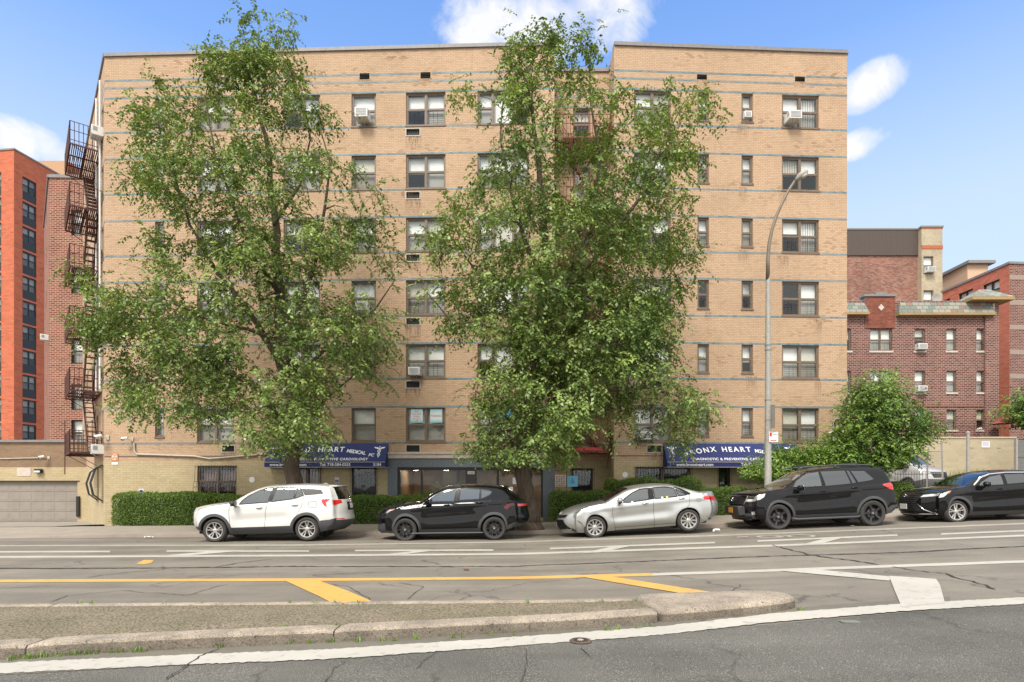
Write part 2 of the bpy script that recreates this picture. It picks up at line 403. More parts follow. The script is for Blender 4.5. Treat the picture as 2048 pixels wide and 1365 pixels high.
# ---------------------------------------------------------------- ground, road and markings
def terrain(x, y):
    z = slope(x)
    def ss(a, b, t):
        t = min(1, max(0, (t-a)/(b-a))); return t*t*(3-2*t)
    if y > 19.6:
        z += .10*ss(19.5, 24, y)
        if x < -14: z += (-.40)*ss(22, 34, y)*ss(-15, -18.5, x)
        if x > 14.5: z += (.4*ss(23.2, 31, y)+.8*ss(31, 40, y))*ss(14.5, 17.5, x)
    return z
def grid_sheet(name, x0, x1, nx, y0, y1, ny, mat, dz=0.0, zf=None, kind='structure', xs=None, ys=None):
    mb = MB(); zf = zf or (lambda x, y: slope(x))
    xs = xs or [x0+(x1-x0)*i/nx for i in range(nx+1)]; ys = ys or [y0+(y1-y0)*i/ny for i in range(ny+1)]
    ids = [[mb.pt((x, y, zf(x, y)+dz)) for y in ys] for x in xs]
    for i in range(len(xs)-1):
        for j in range(len(ys)-1): mb.fi([ids[i][j], ids[i+1][j], ids[i+1][j+1], ids[i][j+1]])
    o = mb.build(name, mat, smooth=True)
    if kind: o['kind'] = kind
    return o
axis_ = [-900, -500, -250, -120, -80, -60]+[x for x in range(-48, -20, 2)]+[x*.75-20 for x in range(0, 54)]+[x*1.0+20.5 for x in range(0, 22)]+[46, 60, 90, 150, 300, 900]
yax_ = [-400, -100, -40, -20, -10, -4, 0, 4, 8, 12, 16, 19, 19.7]+[20.5+.75*i for i in range(30)]+[44, 50, 60, 90, 160, 350, 1400]
grid_sheet('ground', 0, 0, 0, 0, 0, 0, M['soil'], -.04, terrain, xs=axis_, ys=yax_)
xs_road = [-300, -150, -80]+[-60+1.25*i for i in range(97)]+[80, 150, 300]
grid_sheet('avenue_roadway', 0, 0, 0, 0, 0, 0, M['asphalt'], 0, xs=xs_road, ys=[5.0, 7, 9, 12, 15, 19.62])

def stripe(name, top, bot, mat, dz, n=60, kind='structure', jag=0.0, group=None):
    """ground sheet between two measured edges (photo pixels), laid on the road's own surface"""
    def ip(pts, t):
        x = pts[0][0]+(pts[-1][0]-pts[0][0])*t
        for a, b in zip(pts, pts[1:]):
            if a[0] <= x <= b[0] or b is pts[-1]:
                u = (x-a[0])/(b[0]-a[0]) if b[0] != a[0] else 0
                return x, a[1]+(b[1]-a[1])*u
    mb = MB(); A = []; B = []
    for i in range(n+1):
        t = i/n
        x, y = gnd(*ip(top, t)); A.append(mb.pt((x, y+rnd.uniform(-jag, jag), slope(x)+dz)))
        x, y = gnd(*ip(bot, t)); B.append(mb.pt((x, y+rnd.uniform(-jag, jag), slope(x)+dz)))
    for i in range(n): mb.fi([B[i], B[i+1], A[i+1], A[i]])
    o = mb.build(name, mat, smooth=True); o['kind'] = kind
    return o
def gpoly(name, pts, mat, dz):
    mb = MB(); w = [gnd(*p) for p in pts]
    mb.fi([mb.pt((x, y, slope(x)+dz)) for x, y in w])
    o = mb.build(name, mat); o['kind'] = 'structure'; return o
# near carriageway (darker, newer asphalt), runs under the camera
mb = MB(); xs = [-300, -100, -50]+[-30+1.0*i for i in range(71)]+[60, 120, 300]
def near_edge(x): return min(12, max(1.5, 6.05+.165*x+(.002*x*x if x > 0 else 0))) if -30 < x < 40 else (1.5 if x < 0 else 12)
A = [mb.pt((x, near_edge(x), slope(x)+.004)) for x in xs]; B = [mb.pt((x, -14, slope(x)+.004)) for x in xs]
for i in range(len(xs)-1): mb.fi([B[i], B[i+1], A[i+1], A[i]])
tag(mb.build('near_roadway', M['asphaltdark'], smooth=True), kind='structure')
grid_sheet('far_side_pavement', 0, 0, 0, 0, 0, 0, M['walk'], .13, xs=xs_road, ys=[-20, -17, -14])
stripe('gutter_patch', [(-300, 1317), (0, 1306), (1024, 1264), (1650, 1212), (1900, 1195)], [(-300, 1372), (0, 1352), (1024, 1296), (1650, 1232), (1900, 1212)], M['asphaltmid'], .008)
stripe('white_edge_line', [(-200, 1344), (0, 1329), (330, 1314), (660, 1301), (1024, 1277), (1325, 1255), (1550, 1229), (1800, 1210), (2048, 1197), (2350, 1182), (3000, 1157)],
       [(-200, 1368), (0, 1350), (330, 1334), (660, 1321), (1024, 1295), (1325, 1272), (1550, 1246), (1800, 1225), (2048, 1210), (2350, 1193), (3000, 1165)], M['pwhite'], .013, 420, jag=.016)
def vline(name, pts, th, mat, dz=.006, n=60, jag=0.003):
    return stripe(name, [(a, b-th/2) for a, b in pts], [(a, b+th/2) for a, b in pts], mat, dz, n, jag=jag)
vline('parking_lane_line', [(-200, 1093), (100, 1092), (600, 1091), (1024, 1085), (1430, 1072), (1850, 1056), (2250, 1040), (2900, 1020)], 2.6, M['pworn'])
vline('bike_lane_line', [(-200, 1117), (0, 1115), (600, 1112), (1024, 1109), (1554, 1092), (2048, 1072), (2300, 1062), (2900, 1040)], 3.6, M['pwhite'])
for a in ([(-120, 1105), (220, 1104)], [(333, 1103), (618, 1103)], [(710, 1102), (987, 1101)], [(1100, 1098), (1430, 1086)], [(1515, 1083), (1795, 1071)], [(1882, 1069), (2160, 1058)]):
    vline('buffer_line', a, 3.0, M['pwhite'], n=14)
for q in ([(318, 1113), (365, 1113), (482, 1103), (430, 1103)], [(752, 1112), (790, 1112), (870, 1102), (838, 1102)], [(1165, 1107), (1200, 1106), (1262, 1093), (1226, 1094)], [(1605, 1090), (1640, 1089), (1688, 1076), (1650, 1078)]):
    gpoly('buffer_hatch', q, M['pwhite'], .009)
def ring_mark(cx, cy, rx, ry, w):
    t_ = [2*math.pi*k/20 for k in range(21)]
    mb = MB()
    for a, b in zip(t_, t_[1:]):
        q = []
        for tt, s_ in ((a, 1), (b, 1), (b, 1-w), (a, 1-w)):
            x, y = gnd(cx+rx*s_*math.cos(tt), cy+ry*s_*math.sin(tt)); q.append((x, y, slope(x)+.006))
        mb.face(q)
    tag(mb.build('bike_symbol', M['pworn'], smooth=False), kind='structure')
ring_mark(1540, 1074, 28, 2.6, .3); ring_mark(1602, 1073, 30, 3.0, .3)
gpoly('bike_symbol', [(1545, 1074.5), (1600, 1069.5), (1612, 1069.5), (1556, 1075)], M['pworn'], .010)
gpoly('bike_symbol', [(1474, 1075), (1496, 1073.5), (1496, 1075), (1474, 1076.5)], M['pworn'], .010)
vline('yellow_centre_line', [(-300, 1165), (0, 1163), (700, 1160), (1024, 1157), (1305, 1150)], 5.2, M['pyellow'], n=70, jag=.006)
vline('white_centre_line', [(1305, 1150), (1540, 1142), (2048, 1124), (2400, 1113), (3000, 1098)], 5.2, M['pwhite'], n=50, jag=.006)
gpoly('yellow_hatch', [(568, 1162), (636, 1162), (695, 1183), (752, 1208), (665, 1208), (640, 1195)], M['pyellow'], .010)
gpoly('yellow_hatch', [(1163, 1155), (1225, 1155), (1432, 1187), (1362, 1188)], M['pyellow'], .010)
gpoly('white_gore', [(1560, 1143), (1630, 1140), (1785, 1155), (1778, 1163)], M['pwhite'], .010)
gpoly('white_gore', [(1778, 1154), (1872, 1160), (1880, 1172), (1890, 1209), (1803, 1216), (1790, 1185)], M['pwhite'], .016)
gpoly('faded_yellow_mark', [(272, 1128), (288, 1121), (308, 1121), (302, 1127), (286, 1130)], M['pyellow'], .006)
M['tar'] = plain('tar_crack_seal', (.03, .028, .027), .8)
def crack(pts, w=.03, dz=.010, n=70, wob=.05):
    w *= .6
    mb = MB(); L_ = []; seg = []
    for a, b in zip(pts, pts[1:]):
        k = max(2, int(abs(b[0]-a[0])+abs(b[1]-a[1]))//9)
        for i in range(k): seg.append((a[0]+(b[0]-a[0])*i/k, a[1]+(b[1]-a[1])*i/k))
    seg.append(pts[-1]); W_ = [Vector(gnd(*p)) for p in seg]
    wx = 0
    for i, p in enumerate(W_):
        d = (W_[min(i+1, len(W_)-1)]-W_[max(i-1, 0)]).normalized(); nrm = Vector((-d.y, d.x))
        wx = wx*.7+rnd.uniform(-wob, wob)
        hw = w*rnd.uniform(.3, .75)
        a = p+nrm*(wx+hw); b = p+nrm*(wx-hw)
        L_.append((mb.pt((a.x, a.y, slope(a.x)+dz)), mb.pt((b.x, b.y, slope(b.x)+dz))))
    for i in range(len(L_)-1): mb.fi([L_[i][0], L_[i][1], L_[i+1][1], L_[i+1][0]])
    tag(mb.build('road_crack', M['tar']), kind='structure')
crack([(-100, 1137), (130, 1138), (430, 1136), (560, 1134), (1024, 1134), (1500, 1115), (1800, 1106), (2100, 1091)], .10, wob=.02)
crack([(430, 1136), (480, 1126), (545, 1120)], .05); crack([(180, 1156), (260, 1145), (330, 1140)], .04)
crack([(1545, 1091), (1620, 1110), (1680, 1119), (1760, 1130)], .07); crack([(1780, 1135), (1890, 1148), (1990, 1180)], .05)
crack([(100, 1205), (130, 1192), (250, 1182), (370, 1192), (455, 1170)], .022, wob=.03); crack([(640, 1168), (700, 1175), (740, 1200)], .02, wob=.03)
crack([(800, 1166), (850, 1175), (820, 1200)], .018, wob=.03); crack([(330, 1362), (375, 1335), (398, 1316), (440, 1300)], .022, .018, wob=.015)
crack([(640, 1400), (668, 1340), (690, 1325)], .012, .016, wob=.02); crack([(1040, 1380), (1055, 1330), (1050, 1300)], .010, .018, wob=.015)
crack([(1160, 1300), (1176, 1317)], .012, .018, wob=.01); crack([(1380, 1190), (1460, 1182), (1480, 1170)], .016)
crack([(830, 1340), (850, 1320), (870, 1305)], .012, .018, wob=.02)
# kerb and pavement on the far side
def ribbon3(name, xs, prof, mat, kind='structure', zf=slope, uvm=False):
    """prof: list of (y, dz) swept along x, following the street's slope"""
    mb = MB(); rows = [[mb.pt((x, y, zf(x)+dz)) for y, dz in prof] for x in xs]
    for i in range(len(xs)-1):
        for j in range(len(prof)-1): mb.fi([rows[i][j], rows[i+1][j], rows[i+1][j+1], rows[i][j+1]])
    o = mb.build(name, mat, smooth='auto')
    if kind: o['kind'] = kind
    return o
def kerbh(x):            # the kerb drops at the driveway on the left
    if x < -17.0: return .03
    if x < -13.6: return .03+.09*(x+17.0)/3.4
    return .12
xs_k = [-60+1.0*i for i in range(121)]
mb = MB(); rows = []
for x in xs_k:
    h = kerbh(x); rows.append([mb.pt((x, y, slope(x)+z)) for y, z in ((19.58, -.03), (19.60, h-.02), (19.63, h), (19.78, h))])
for i in range(len(xs_k)-1):
    for j in range(3): mb.fi([rows[i][j], rows[i+1][j], rows[i+1][j+1], rows[i][j+1]])
tag(mb.build('far_kerb', M['kerb'], smooth='auto'), kind='structure')
def walkz(x, y): return max(slope(x)+kerbh(x), terrain(x, y)+.02) if x > -17 or y < 21 else terrain(x, y)+.03
grid_sheet('sidewalk', 0, 0, 0, 0, 0, 0, M['walk'], 0, walkz, xs=xs_k, ys=[19.78, 20.5, 21.5, 22.5, 23.2, 23.75])
grid_sheet('driveway', 0, 0, 0, 0, 0, 0, M['apron'], .012, lambda x, y: terrain(x, y)+.03, xs=[-60+1.0*i for i in range(42)]+[-18.3], ys=[23.75+.8*i for i in range(14)])
grid_sheet('parking_lot', 0, 0, 0, 0, 0, 0, M['asphaltmid'], .01, terrain, xs=[15.6+1.2*i for i in range(30)], ys=[26+.9*i for i in range(17)])
# ---- traffic island with granite kerb stones
isl = thing('traffic_island', 'low pebbled traffic island with pinkish granite kerb stones in the foreground', 'traffic island', (0, 7, 0))
fr = [(-700, 1340), (-300, 1332), (0, 1321), (150, 1311), (330, 1302), (650, 1287), (1024, 1267), (1325, 1247)]
FRw = [gnd(*p) for p in fr]
def fy(x):
    for a, b in zip(FRw, FRw[1:]):
        if a[0] <= x <= b[0]: return a[1]+(b[1]-a[1])*(x-a[0])/(b[0]-a[0])
    return FRw[0][1] if x < FRw[0][0] else FRw[-1][1]
BKY = 7.86
xend = gnd(1318, 1247)[0]
def stone_run(x0, x1, yf, w, h, jitter=0):
    mb = MB(); n = max(2, int((x1-x0)/.08)); rows = []
    for i in range(n+1):
        x = x0+(x1-x0)*i/n; e = .018 if i in (0, n) else 0
        y = yf(x); j = rnd.uniform(-.0012, .0012); hh = h+rnd.uniform(-.001, .001)
        pr = [(y+j, -.03), (y+.004+j, hh-.030), (y+.022+j, hh-.006), (y+.045+j, hh), (y+w-.02, hh), (y+w, hh-.02), (y+w, -.03)]
        rows.append([mb.pt((x, yy+(e if k < 3 else 0), slope(x)+z-(e if k > 0 else 0))) for k, (yy, z) in enumerate(pr)])
    for i in range(n):
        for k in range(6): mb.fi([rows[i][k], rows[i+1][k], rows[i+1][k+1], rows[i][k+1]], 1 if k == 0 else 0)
    mb.fi(rows[0]); mb.fi(rows[-1][::-1]); return mb
joints = [-16, -12.5, -9.0, -6.6, gnd(47, 1318)[0], gnd(665, 1287)[0], xend-.01]
for a, b in zip(joints, joints[1:]):
    stone_run(a+.008, b-.008, fy, .27, .135).build('kerb_stone', [M['granitekerb'], M['granitedark']], isl, 'auto', origin=(0, 7, 0))
for a, b in zip([-16, -11, -6, -2.2], [-11, -6, -2.2, xend-.1]):
    stone_run(a+.006, b-.006, lambda x: BKY-.15, .15, .10).build('back_kerb_stone', M['granitekerb'], isl, 'auto', origin=(0, 7, 0))
mb = MB(); xs = [-16+.25*i for i in range(int((xend-.05+16)/.25)+1)]+[xend-.02]
r0 = [mb.pt((x, fy(x)+.25, slope(x)+.118)) for x in xs]; r1 = [mb.pt((x, BKY-.14, slope(x)+.085)) for x in xs]
for i in range(len(xs)-1): mb.fi([r0[i], r0[i+1], r1[i+1], r1[i]])
mb.build('island_paving', M['cobble'], isl, True, origin=(0, 7, 0))
# rounded nose block
nose = [gnd(1320, 1247), gnd(1400, 1241), gnd(1480, 1233), gnd(1550, 1226), gnd(1590, 1219)]
tip = nose[-1]
back = [(tip[0]+.10, tip[1]+.16), (tip[0]+.06, tip[1]+.42), (tip[0]-.25, BKY-.03), (tip[0]-.8, BKY), (xend+.55, BKY), (xend-.09, BKY)]
ring = nose+back; n = len(ring); cen = Vector((sum(p[0] for p in ring)/n, sum(p[1] for p in ring)/n))
dense = []
for i in range(n):
    a, b = Vector(ring[i]), Vector(ring[(i+1) % n]); k = max(1, int((b-a).length/.08))
    for j in range(k): dense.append(a+(b-a)*j/k)
for _ in range(2): dense = [dense[i]*.5+dense[i-1]*.25+dense[(i+1) % len(dense)]*.25 for i in range(len(dense))]
mb = MB(); rows = []
for off, z in ((0, -.03), (.006, .09), (.03, .128), (.07, .145), (.4, .15)):
    row = []
    for p in dense:
        d = (cen-p); q = p+d.normalized()*off; row.append(mb.pt((q.x, q.y, slope(q.x)+z+(rnd.uniform(-.001, .001) if off else 0))))
    rows.append(row)
for ri, (a, b) in enumerate(zip(rows, rows[1:])):
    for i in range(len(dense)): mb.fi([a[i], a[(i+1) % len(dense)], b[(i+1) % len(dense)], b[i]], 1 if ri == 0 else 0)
mb.fi(rows[-1]); mb.build('nose_block', [M['granitekerb'], M['granitedark']], isl, 'auto', origin=(0, 7, 0))
# grass tufts along the kerb (uncountable)
def grass_patch(name, spots, mat, hmin=.015, hmax=.075):
    V = []; Fc = []; T = []
    for (x, y, z, rad, cnt) in spots:
        for _ in range(cnt):
            a = rnd.uniform(0, 6.28); r_ = rad*math.sqrt(rnd.random()); px, py = x+r_*math.cos(a)*1.3, y+r_*math.sin(a)*.5
            h = rnd.uniform(hmin, hmax); th = rnd.uniform(0, 6.28); lean = rnd.uniform(.2, .9)*h
            w = .0035+h*.02; dx, dy = math.cos(th), math.sin(th); wx, wy = -dy*w, dx*w
            i = len(V)
            V += [(px-wx, py-wy, z), (px+wx, py+wy, z), (px+dx*lean*.4+wx*.7, py+dy*lean*.4+wy*.7, z+h*.65), (px+dx*lean*.4-wx*.7, py+dy*lean*.4-wy*.7, z+h*.65), (px+dx*lean, py+dy*lean, z+h)]
            Fc += [(i, i+1, i+2, i+3), (i+3, i+2, i+4)]; t = rnd.random(); T += [t, t]
    me = bpy.data.meshes.new(name); me.from_pydata(V, [], Fc); me.materials.append(mat)
    at = me.attributes.new('tint', 'FLOAT', 'FACE'); at.data.foreach_set('value', T)
    o = bpy.data.objects.new(name, me); COL.objects.link(o); o['kind'] = 'stuff'
    return o
sp = []
for px, py, k in [(180, 1306, 2.2), (235, 1303, 2.2), (275, 1302, 2.0), (335, 1295, 2.6), (375, 1294, 1.3), (395, 1292, 1.2), (435, 1293, 1.6), (455, 1289, 1.0), (547, 1287, 1.2), (583, 1286, 1.5), (620, 1285, 1.2), (662, 1283, 1.4), (715, 1282, .9), (765, 1280, .9), (790, 1280, .9), (832, 1277, .9), (905, 1274, 1.0), (925, 1274, .8), (1215, 1260, 1.6), (1235, 1258, 1.0), (1298, 1252, 1.2), (1600, 1218, 1.4), (60, 1316, 1.0), (1028, 1268, .6), (480, 1290, .7), (1275, 1256, .7), (20, 1320, .8), (980, 1270, .6)]:
    x, y = gnd(px, py+4); sp.append((x, y, slope(x)+.005, .028*k, int(15*k)))
for px in (60, 90, 120, 150):
    x, y = gnd(px, 1312); sp.append((x, fy(x)-.02, slope(x), .07, 30))
for px, py in [(160, 1208), (185, 1208), (400, 1207), (580, 1206), (628, 1206), (670, 1206), (720, 1206), (1055, 1205), (1205, 1203), (1270, 1200), (330, 1208), (235, 1277), (360, 1267), (565, 1257), (670, 1253)]:
    x, y = gnd(px, py, .1); sp.append((x, y, slope(x)+.09, .03, 10))
tag(grass_patch('grass_tufts', sp, M['grass']), 'tufts of green grass growing along the island kerb', 'grass')
# manhole, patch plate, litter
x, y = gnd(1161, 1285)
mh = thing('utility_cover', 'small round rusty utility cover beside the white edge line', 'utility cover', (x, y, slope(x)+.016))
mb = MB(); mb.lathe([(.0, .004), (.075, .004), (.085, .010), (.10, .010), (.115, .0)], 28); mb.build('ring', plain('rusty_iron', (.10, .065, .045), .8, var=.4, scale=30), mh, 'auto')
mb = MB()
for i in range(-3, 4): mb.box((i*.02-.006, -.06, .004), (i*.02+.006, .06, .012))
mb.build('slot_ribs', M['tar'], mh)
mb = MB(); mb.lathe([(0, .014), (.03, .014), (.035, .005)], 16); mb.build('cap', M['pworn'], mh, 'auto')
x, y = gnd(1698, 1245); mb = MB(); mb.box((x-.09, y-.05, slope(x)+.004), (x+.10, y+.05, slope(x)+.014), bev=.004)
tag(mb.build('road_plate', plain('grey_green_plate', (.17, .18, .16), .6), origin=(x, y, slope(x))), 'small grey plate set in the near roadway below the white gore', 'road plate')
def litter(name, px, py, w, h, mat, label, cat, dzz=0):
    x, y = gnd(px, py, dzz); mb = MB(); z = slope(x)+dzz+.008
    q = [[mb.pt((x+w*(i/4-.5)+rnd.uniform(-.015, .015), y+.12*(j/3-.5)+rnd.uniform(-.015, .015), z+h*(.25+.75*abs(math.sin(i*1.3+j))))) for j in range(4)] for i in range(5)]
    for i in range(4):
        for j in range(3): mb.fi([q[i][j], q[i+1][j], q[i+1][j+1], q[i][j+1]])
    tag(mb.build(name, mat, origin=(x, y, z), smooth=False), label, cat)
litter('paper_scrap', 1433, 1067, .20, .13, M['white'], 'crumpled white paper by the rear wheel of the silver sedan', 'litter')
litter('paper_scrap', 298, 1077, .26, .06, M['white'], 'crushed white wrapper at the driveway kerb', 'litter')
litter('paper_scrap', 1706, 1053, .08, .02, M['white'], 'tiny white scrap under the tall black suv', 'litter')
litter('dead_leaf', 933, 1141, .10, .02, plain('dead_leaf', (.16, .07, .03), .9), 'single brown dead leaf on the middle of the roadway', 'leaf')
# ---------------------------------------------------------------- walls and windows
class Wall:
    """vertical wall plane from p0 to p1 (left to right seen from outside); local (u, d, z), d runs inwards"""
    def __init__(s, p0, p1):
        s.p0 = Vector((p0[0], p0[1], 0)); s.p1 = Vector((p1[0], p1[1], 0))
        s.L = (s.p1-s.p0).length; s.u = (s.p1-s.p0).normalized(); s.n = Vector((-s.u.y, s.u.x, 0))
        s.M = Matrix(((s.u.x, s.n.x, 0, s.p0.x), (s.u.y, s.n.y, 0, s.p0.y), (0, 0, 1, 0), (0, 0, 0, 1)))
    def px(s, px, py=HZ):                        # photo pixel -> (u, z) on this wall
        dx = (px-CX)/F                           # ray x = dx*y
        a = s.p0; t = (dx*a.y-a.x)/(s.u.x-dx*s.u.y)
        Y = a.y+s.u.y*t
        return t, CH+(HZ-py)*Y/F
    def mesh(s, name, z0, z1, openings, mat, parent, origin, reveal=.14, u0=0, u1=None, uvo=0.0):
        u1 = s.L if u1 is None else u1
        ops = [o for o in openings if o[1] > u0 and o[0] < u1 and o[3] > z0 and o[2] < z1]
        us = sorted({u0, u1} | {min(u1, max(u0, v)) for o in ops for v in o[:2]})
        zs = sorted({z0, z1} | {min(z1, max(z0, v)) for o in ops for v in o[2:4]})
        mb = MB(s.M); cache = {}
        def P(u, d, z):
            k = (round(u, 4), round(d, 4), round(z, 4))
            if k not in cache: cache[k] = mb.pt((u, d, z))
            return cache[k]
        def q(c):
            ids = [P(*p[:3]) for p in c]; mb.fi(ids); mb.uv[len(mb.f)-1] = [p[3] for p in c]
        for a, b in zip(us, us[1:]):
            for c, d in zip(zs, zs[1:]):
                m_ = ((a+b)/2, (c+d)/2)
                if any(o[0] < m_[0] < o[1] and o[2] < m_[1] < o[3] for o in ops): continue
                q([(a, 0, c, (a+uvo, c)), (b, 0, c, (b+uvo, c)), (b, 0, d, (b+uvo, d)), (a, 0, d, (a+uvo, d))])
        for a, b, c, d in [o[:4] for o in ops]:
            a_, b_, c_, d_ = max(a, u0), min(b, u1), max(c, z0), min(d, z1); r = reveal
            if a >= u0: q([(a, 0, c_, (a, c_)), (a, r, c_, (a+r, c_)), (a, r, d_, (a+r, d_)), (a, 0, d_, (a, d_))])
            if b <= u1: q([(b, r, c_, (b+r, c_)), (b, 0, c_, (b, c_)), (b, 0, d_, (b, d_)), (b, r, d_, (b+r, d_))])
            if d <= z1: q([(a_, 0, d, (a_, d)), (a_, r, d, (a_, d+r)), (b_, r, d, (b_, d+r)), (b_, 0, d, (b_, d))])
            if c >= z0: q([(a_, r, c, (a_, c+r)), (a_, 0, c, (a_, c)), (b_, 0, c, (b_, c)), (b_, r, c, (b_, c+r))])
        return mb.build(name, mat, parent, origin=origin, recalc=False)
    def strip(s, mb, u0, u1, z0, z1, d=-.004, m=0):
        i = len(mb.f)
        mb.face([s.M @ Vector(p) for p in ((u0, d, z0), (u1, d, z0), (u1, d, z1), (u0, d, z1))], m, [(u0, z0), (u1, z0), (u1, z1), (u0, z1)])

def window(parent, W, u0, u1, z0, z1, cols=(1,), origin=None, r=None, bars=None, seed=0, frame=None, fw=.055, dep=.10, shades='std', sill=True, fixed=(), room=True):
    """double-hung window: frame mesh > pane, screen_pane, blind, guard_bars"""
    r = random.Random(seed*7919+13)
    frame = frame or M['frame']
    fm = MB(W.M); d0, d1 = dep-.03, dep+.05
    fm.box((u0, d0, z0), (u0+fw, d1, z1)); fm.box((u1-fw, d0, z0), (u1, d1, z1))
    fm.box((u0+fw, d0, z1-fw*1.2), (u1-fw, d1, z1)); fm.box((u0+fw, d0, z0), (u1-fw, d1, z0+fw))
    if sill: fm.box((u0-.03, -.03, z0-.07), (u1+.03, d0, z0-.002)); 
    tot = sum(cols); x = u0+fw; inner = (u1-u0-2*fw)
    mull = .07; cells = []
    for i, c in enumerate(cols):
        w = (inner-mull*(len(cols)-1))*c/tot
        cells.append((x, x+w)); x += w
        if i < len(cols)-1: fm.box((x, d0-.005, z0+fw), (x+mull, d1, z1-fw*1.2)); x += mull
    zb, zt = z0+fw, z1-fw*1.2; zm = (zb+zt)/2
    glz = []
    for i, (a, b) in enumerate(cells):
        pn = MB(W.M); sc = MB(W.M); bl = MB(W.M); glz.append((pn, sc, bl))
        t = .032
        if i in fixed:
            fm.box((a, d0+.02, zb), (a+t, d1-.01, zt)); fm.box((b-t, d0+.02, zb), (b, d1-.01, zt))
            pn.face([(a+t, dep+.02, zb), (b-t, dep+.02, zb), (b-t, dep+.02, zt), (a+t, dep+.02, zt)])
        else:
            fm.box((a, d0+.01, zm-.028), (b, d1-.005, zm+.028))
            for (c, d, q) in ((zb, zm-.028, .012), (zm+.028, zt, .0)):
                fm.box((a, d0+.012+q, c), (a+t, d1-.012, d)); fm.box((b-t, d0+.012+q, c), (b, d1-.012, d))
                fm.box((a+t, d0+.012+q, c), (b-t, d1-.012, c+t*.8)); fm.box((a+t, d0+.012+q, d-t*.8), (b-t, d1-.012, d))
            pn.face([(a+t, dep+.015, zm), (b-t, dep+.015, zm), (b-t, dep+.015, zt-.02), (a+t, dep+.015, zt-.02)])
            sc.face([(a+t, dep+.008, zb+.02), (b-t, dep+.008, zb+.02), (b-t, dep+.008, zm), (a+t, dep+.008, zm)])
        # blind
        if shades != 'none':
            k = r.random()
            drop = 1.0 if k < .74 else (.5 if k < .84 else (r.uniform(.3, .9) if k < .95 else 0))
            if drop > 0:
                zd = zt-(zt-zb)*drop
                mi = 0 if r.random() < .82 else 1
                if shades == 'grey': mi = 2
                nf = 7 if r.random() < .18 else 1   # vertical folds
                for f in range(nf):
                    a1 = a+(b-a)*f/nf; b1 = a+(b-a)*(f+1)/nf; o_ = .03 if nf > 1 else 0
                    bl.face([(a1, dep+.14, zd), (b1, dep+.14+o_, zd), (b1, dep+.14+o_, zt), (a1, dep+.14, zt)], mi)
    o = fm.build('window', [frame], parent, origin=origin)
    for pn, sc, bl in glz:
        if pn.f: pn.build('pane', M['glass'], o, origin=origin)
        if sc.f: sc.build('screen_pane', M['screen'], o, origin=origin)
        if bl.f: bl.build('blind', [M['blind'], M['shade'], M['greyblind']], o, origin=origin)
    if room:
        rm = MB(W.M); D = dep+.75
        rm.face([(u0, D, z0), (u1, D, z0), (u1, D, z1), (u0, D, z1)])
        for a, b in (((u0, z0), (u0, z1)), ((u1, z0), (u1, z1)), ((u0, z0), (u1, z0)), ((u0, z1), (u1, z1))):
            rm.face([(a[0], dep+.05, a[1]), (b[0], dep+.05, b[1]), (b[0], D, b[1]), (a[0], D, a[1])])
        rm.build('room_interior', M['room'], o, origin=origin)
    if bars:
        for (a, b) in (cells if bars != 'full' else [(u0, u1)]):
            gb = MB(W.M)
            if bars == 'guard':
                h = (zm-zb)*.72; e = .05
                for k in range(5): gb.bar((a+e, dep-.06, zb+h*(k+.5)/5), (b-e, dep-.06, zb+h*(k+.5)/5), .007)
                for k in (.38, .62): gb.bar((a+(b-a)*k, dep-.06, zb), (a+(b-a)*k, dep-.06, zb+h*1.15), .010)
            else:
                n_ = max(3, int((b-a)/.11))
                for k in range(n_+1): gb.bar((a+(b-a)*k/n_, -.02, z0-.02), (a+(b-a)*k/n_, -.02, z1+.02), .009)
                for k in (.02, .35, .68, .98): gb.bar((a, -.02, z0+(z1-z0)*k), (b, -.02, z0+(z1-z0)*k), .010)
            gb.build('guard_bars', M['black'], o, origin=origin)
    return o

# ---------------------------------------------------------------- the tan brick apartment building
A_ = (-18.2, 26.7); B_ = (1.85, 26.0); C_ = (1.85, 27.3); D_ = (4.44, 27.3); E_ = (4.44, 26.0); F_ = (14.86, 26.5)
SD = Vector((-.636, .772))
H_ = (A_[0]+SD.x*22, A_[1]+SD.y*22); G_ = (14.86, 44)
ORG = (A_[0], A_[1], 0)
apt = thing('apartment_building', 'wide six storey tan brick apartment building with thin blue bands behind both big trees', 'apartment building', ORG)
WL, WR = Wall(A_, B_), Wall(E_, F_)
WC = Wall(C_, D_); WS = Wall(H_, A_)
WIL = Wall(B_, C_); WIR = Wall(D_, E_); WE = Wall(F_, G_); WB = Wall(G_, H_)
ZR = 20.76                                      # roof height
ZBASE = 2.72
TOPS = [180, 305, 432, 558, 687, 815]; BOTS = [249, 376, 502, 630, 757, 886]
zt = [CH+(HZ-y)/45.9 for y in TOPS]; zb = [CH+(HZ-y)/45.9 for y in BOTS]
def cols_of(W, spec):
    out = []
    for (a, b, kind) in spec: out.append((W.px(a)[0], W.px(b)[0], kind))
    return out
left_cols = cols_of(WL, [(310, 328, 's'), (394, 468, 'd'), (567, 640, 'd'), (703, 752, 'w'), (812, 891, 'd'), (955, 1058, 't')])
right_cols = cols_of(WR, [(1268, 1342, 'd'), (1395, 1418, 's'), (1483, 1506, 's'), (1564, 1638, 'd')])
rec_cols = cols_of(WC, [(1146, 1181, 'w')])
side_cols = [(WS.L-1.15, WS.L-.45, 'w'), (WS.L-3.6, WS.L-2.8, 'w'), (WS.L-6.4, WS.L-5.4, 'd'), (WS.L-9.4, WS.L-8.4, 'd')]
openL = []; openR = []; openC = []; openS = []; wins = []
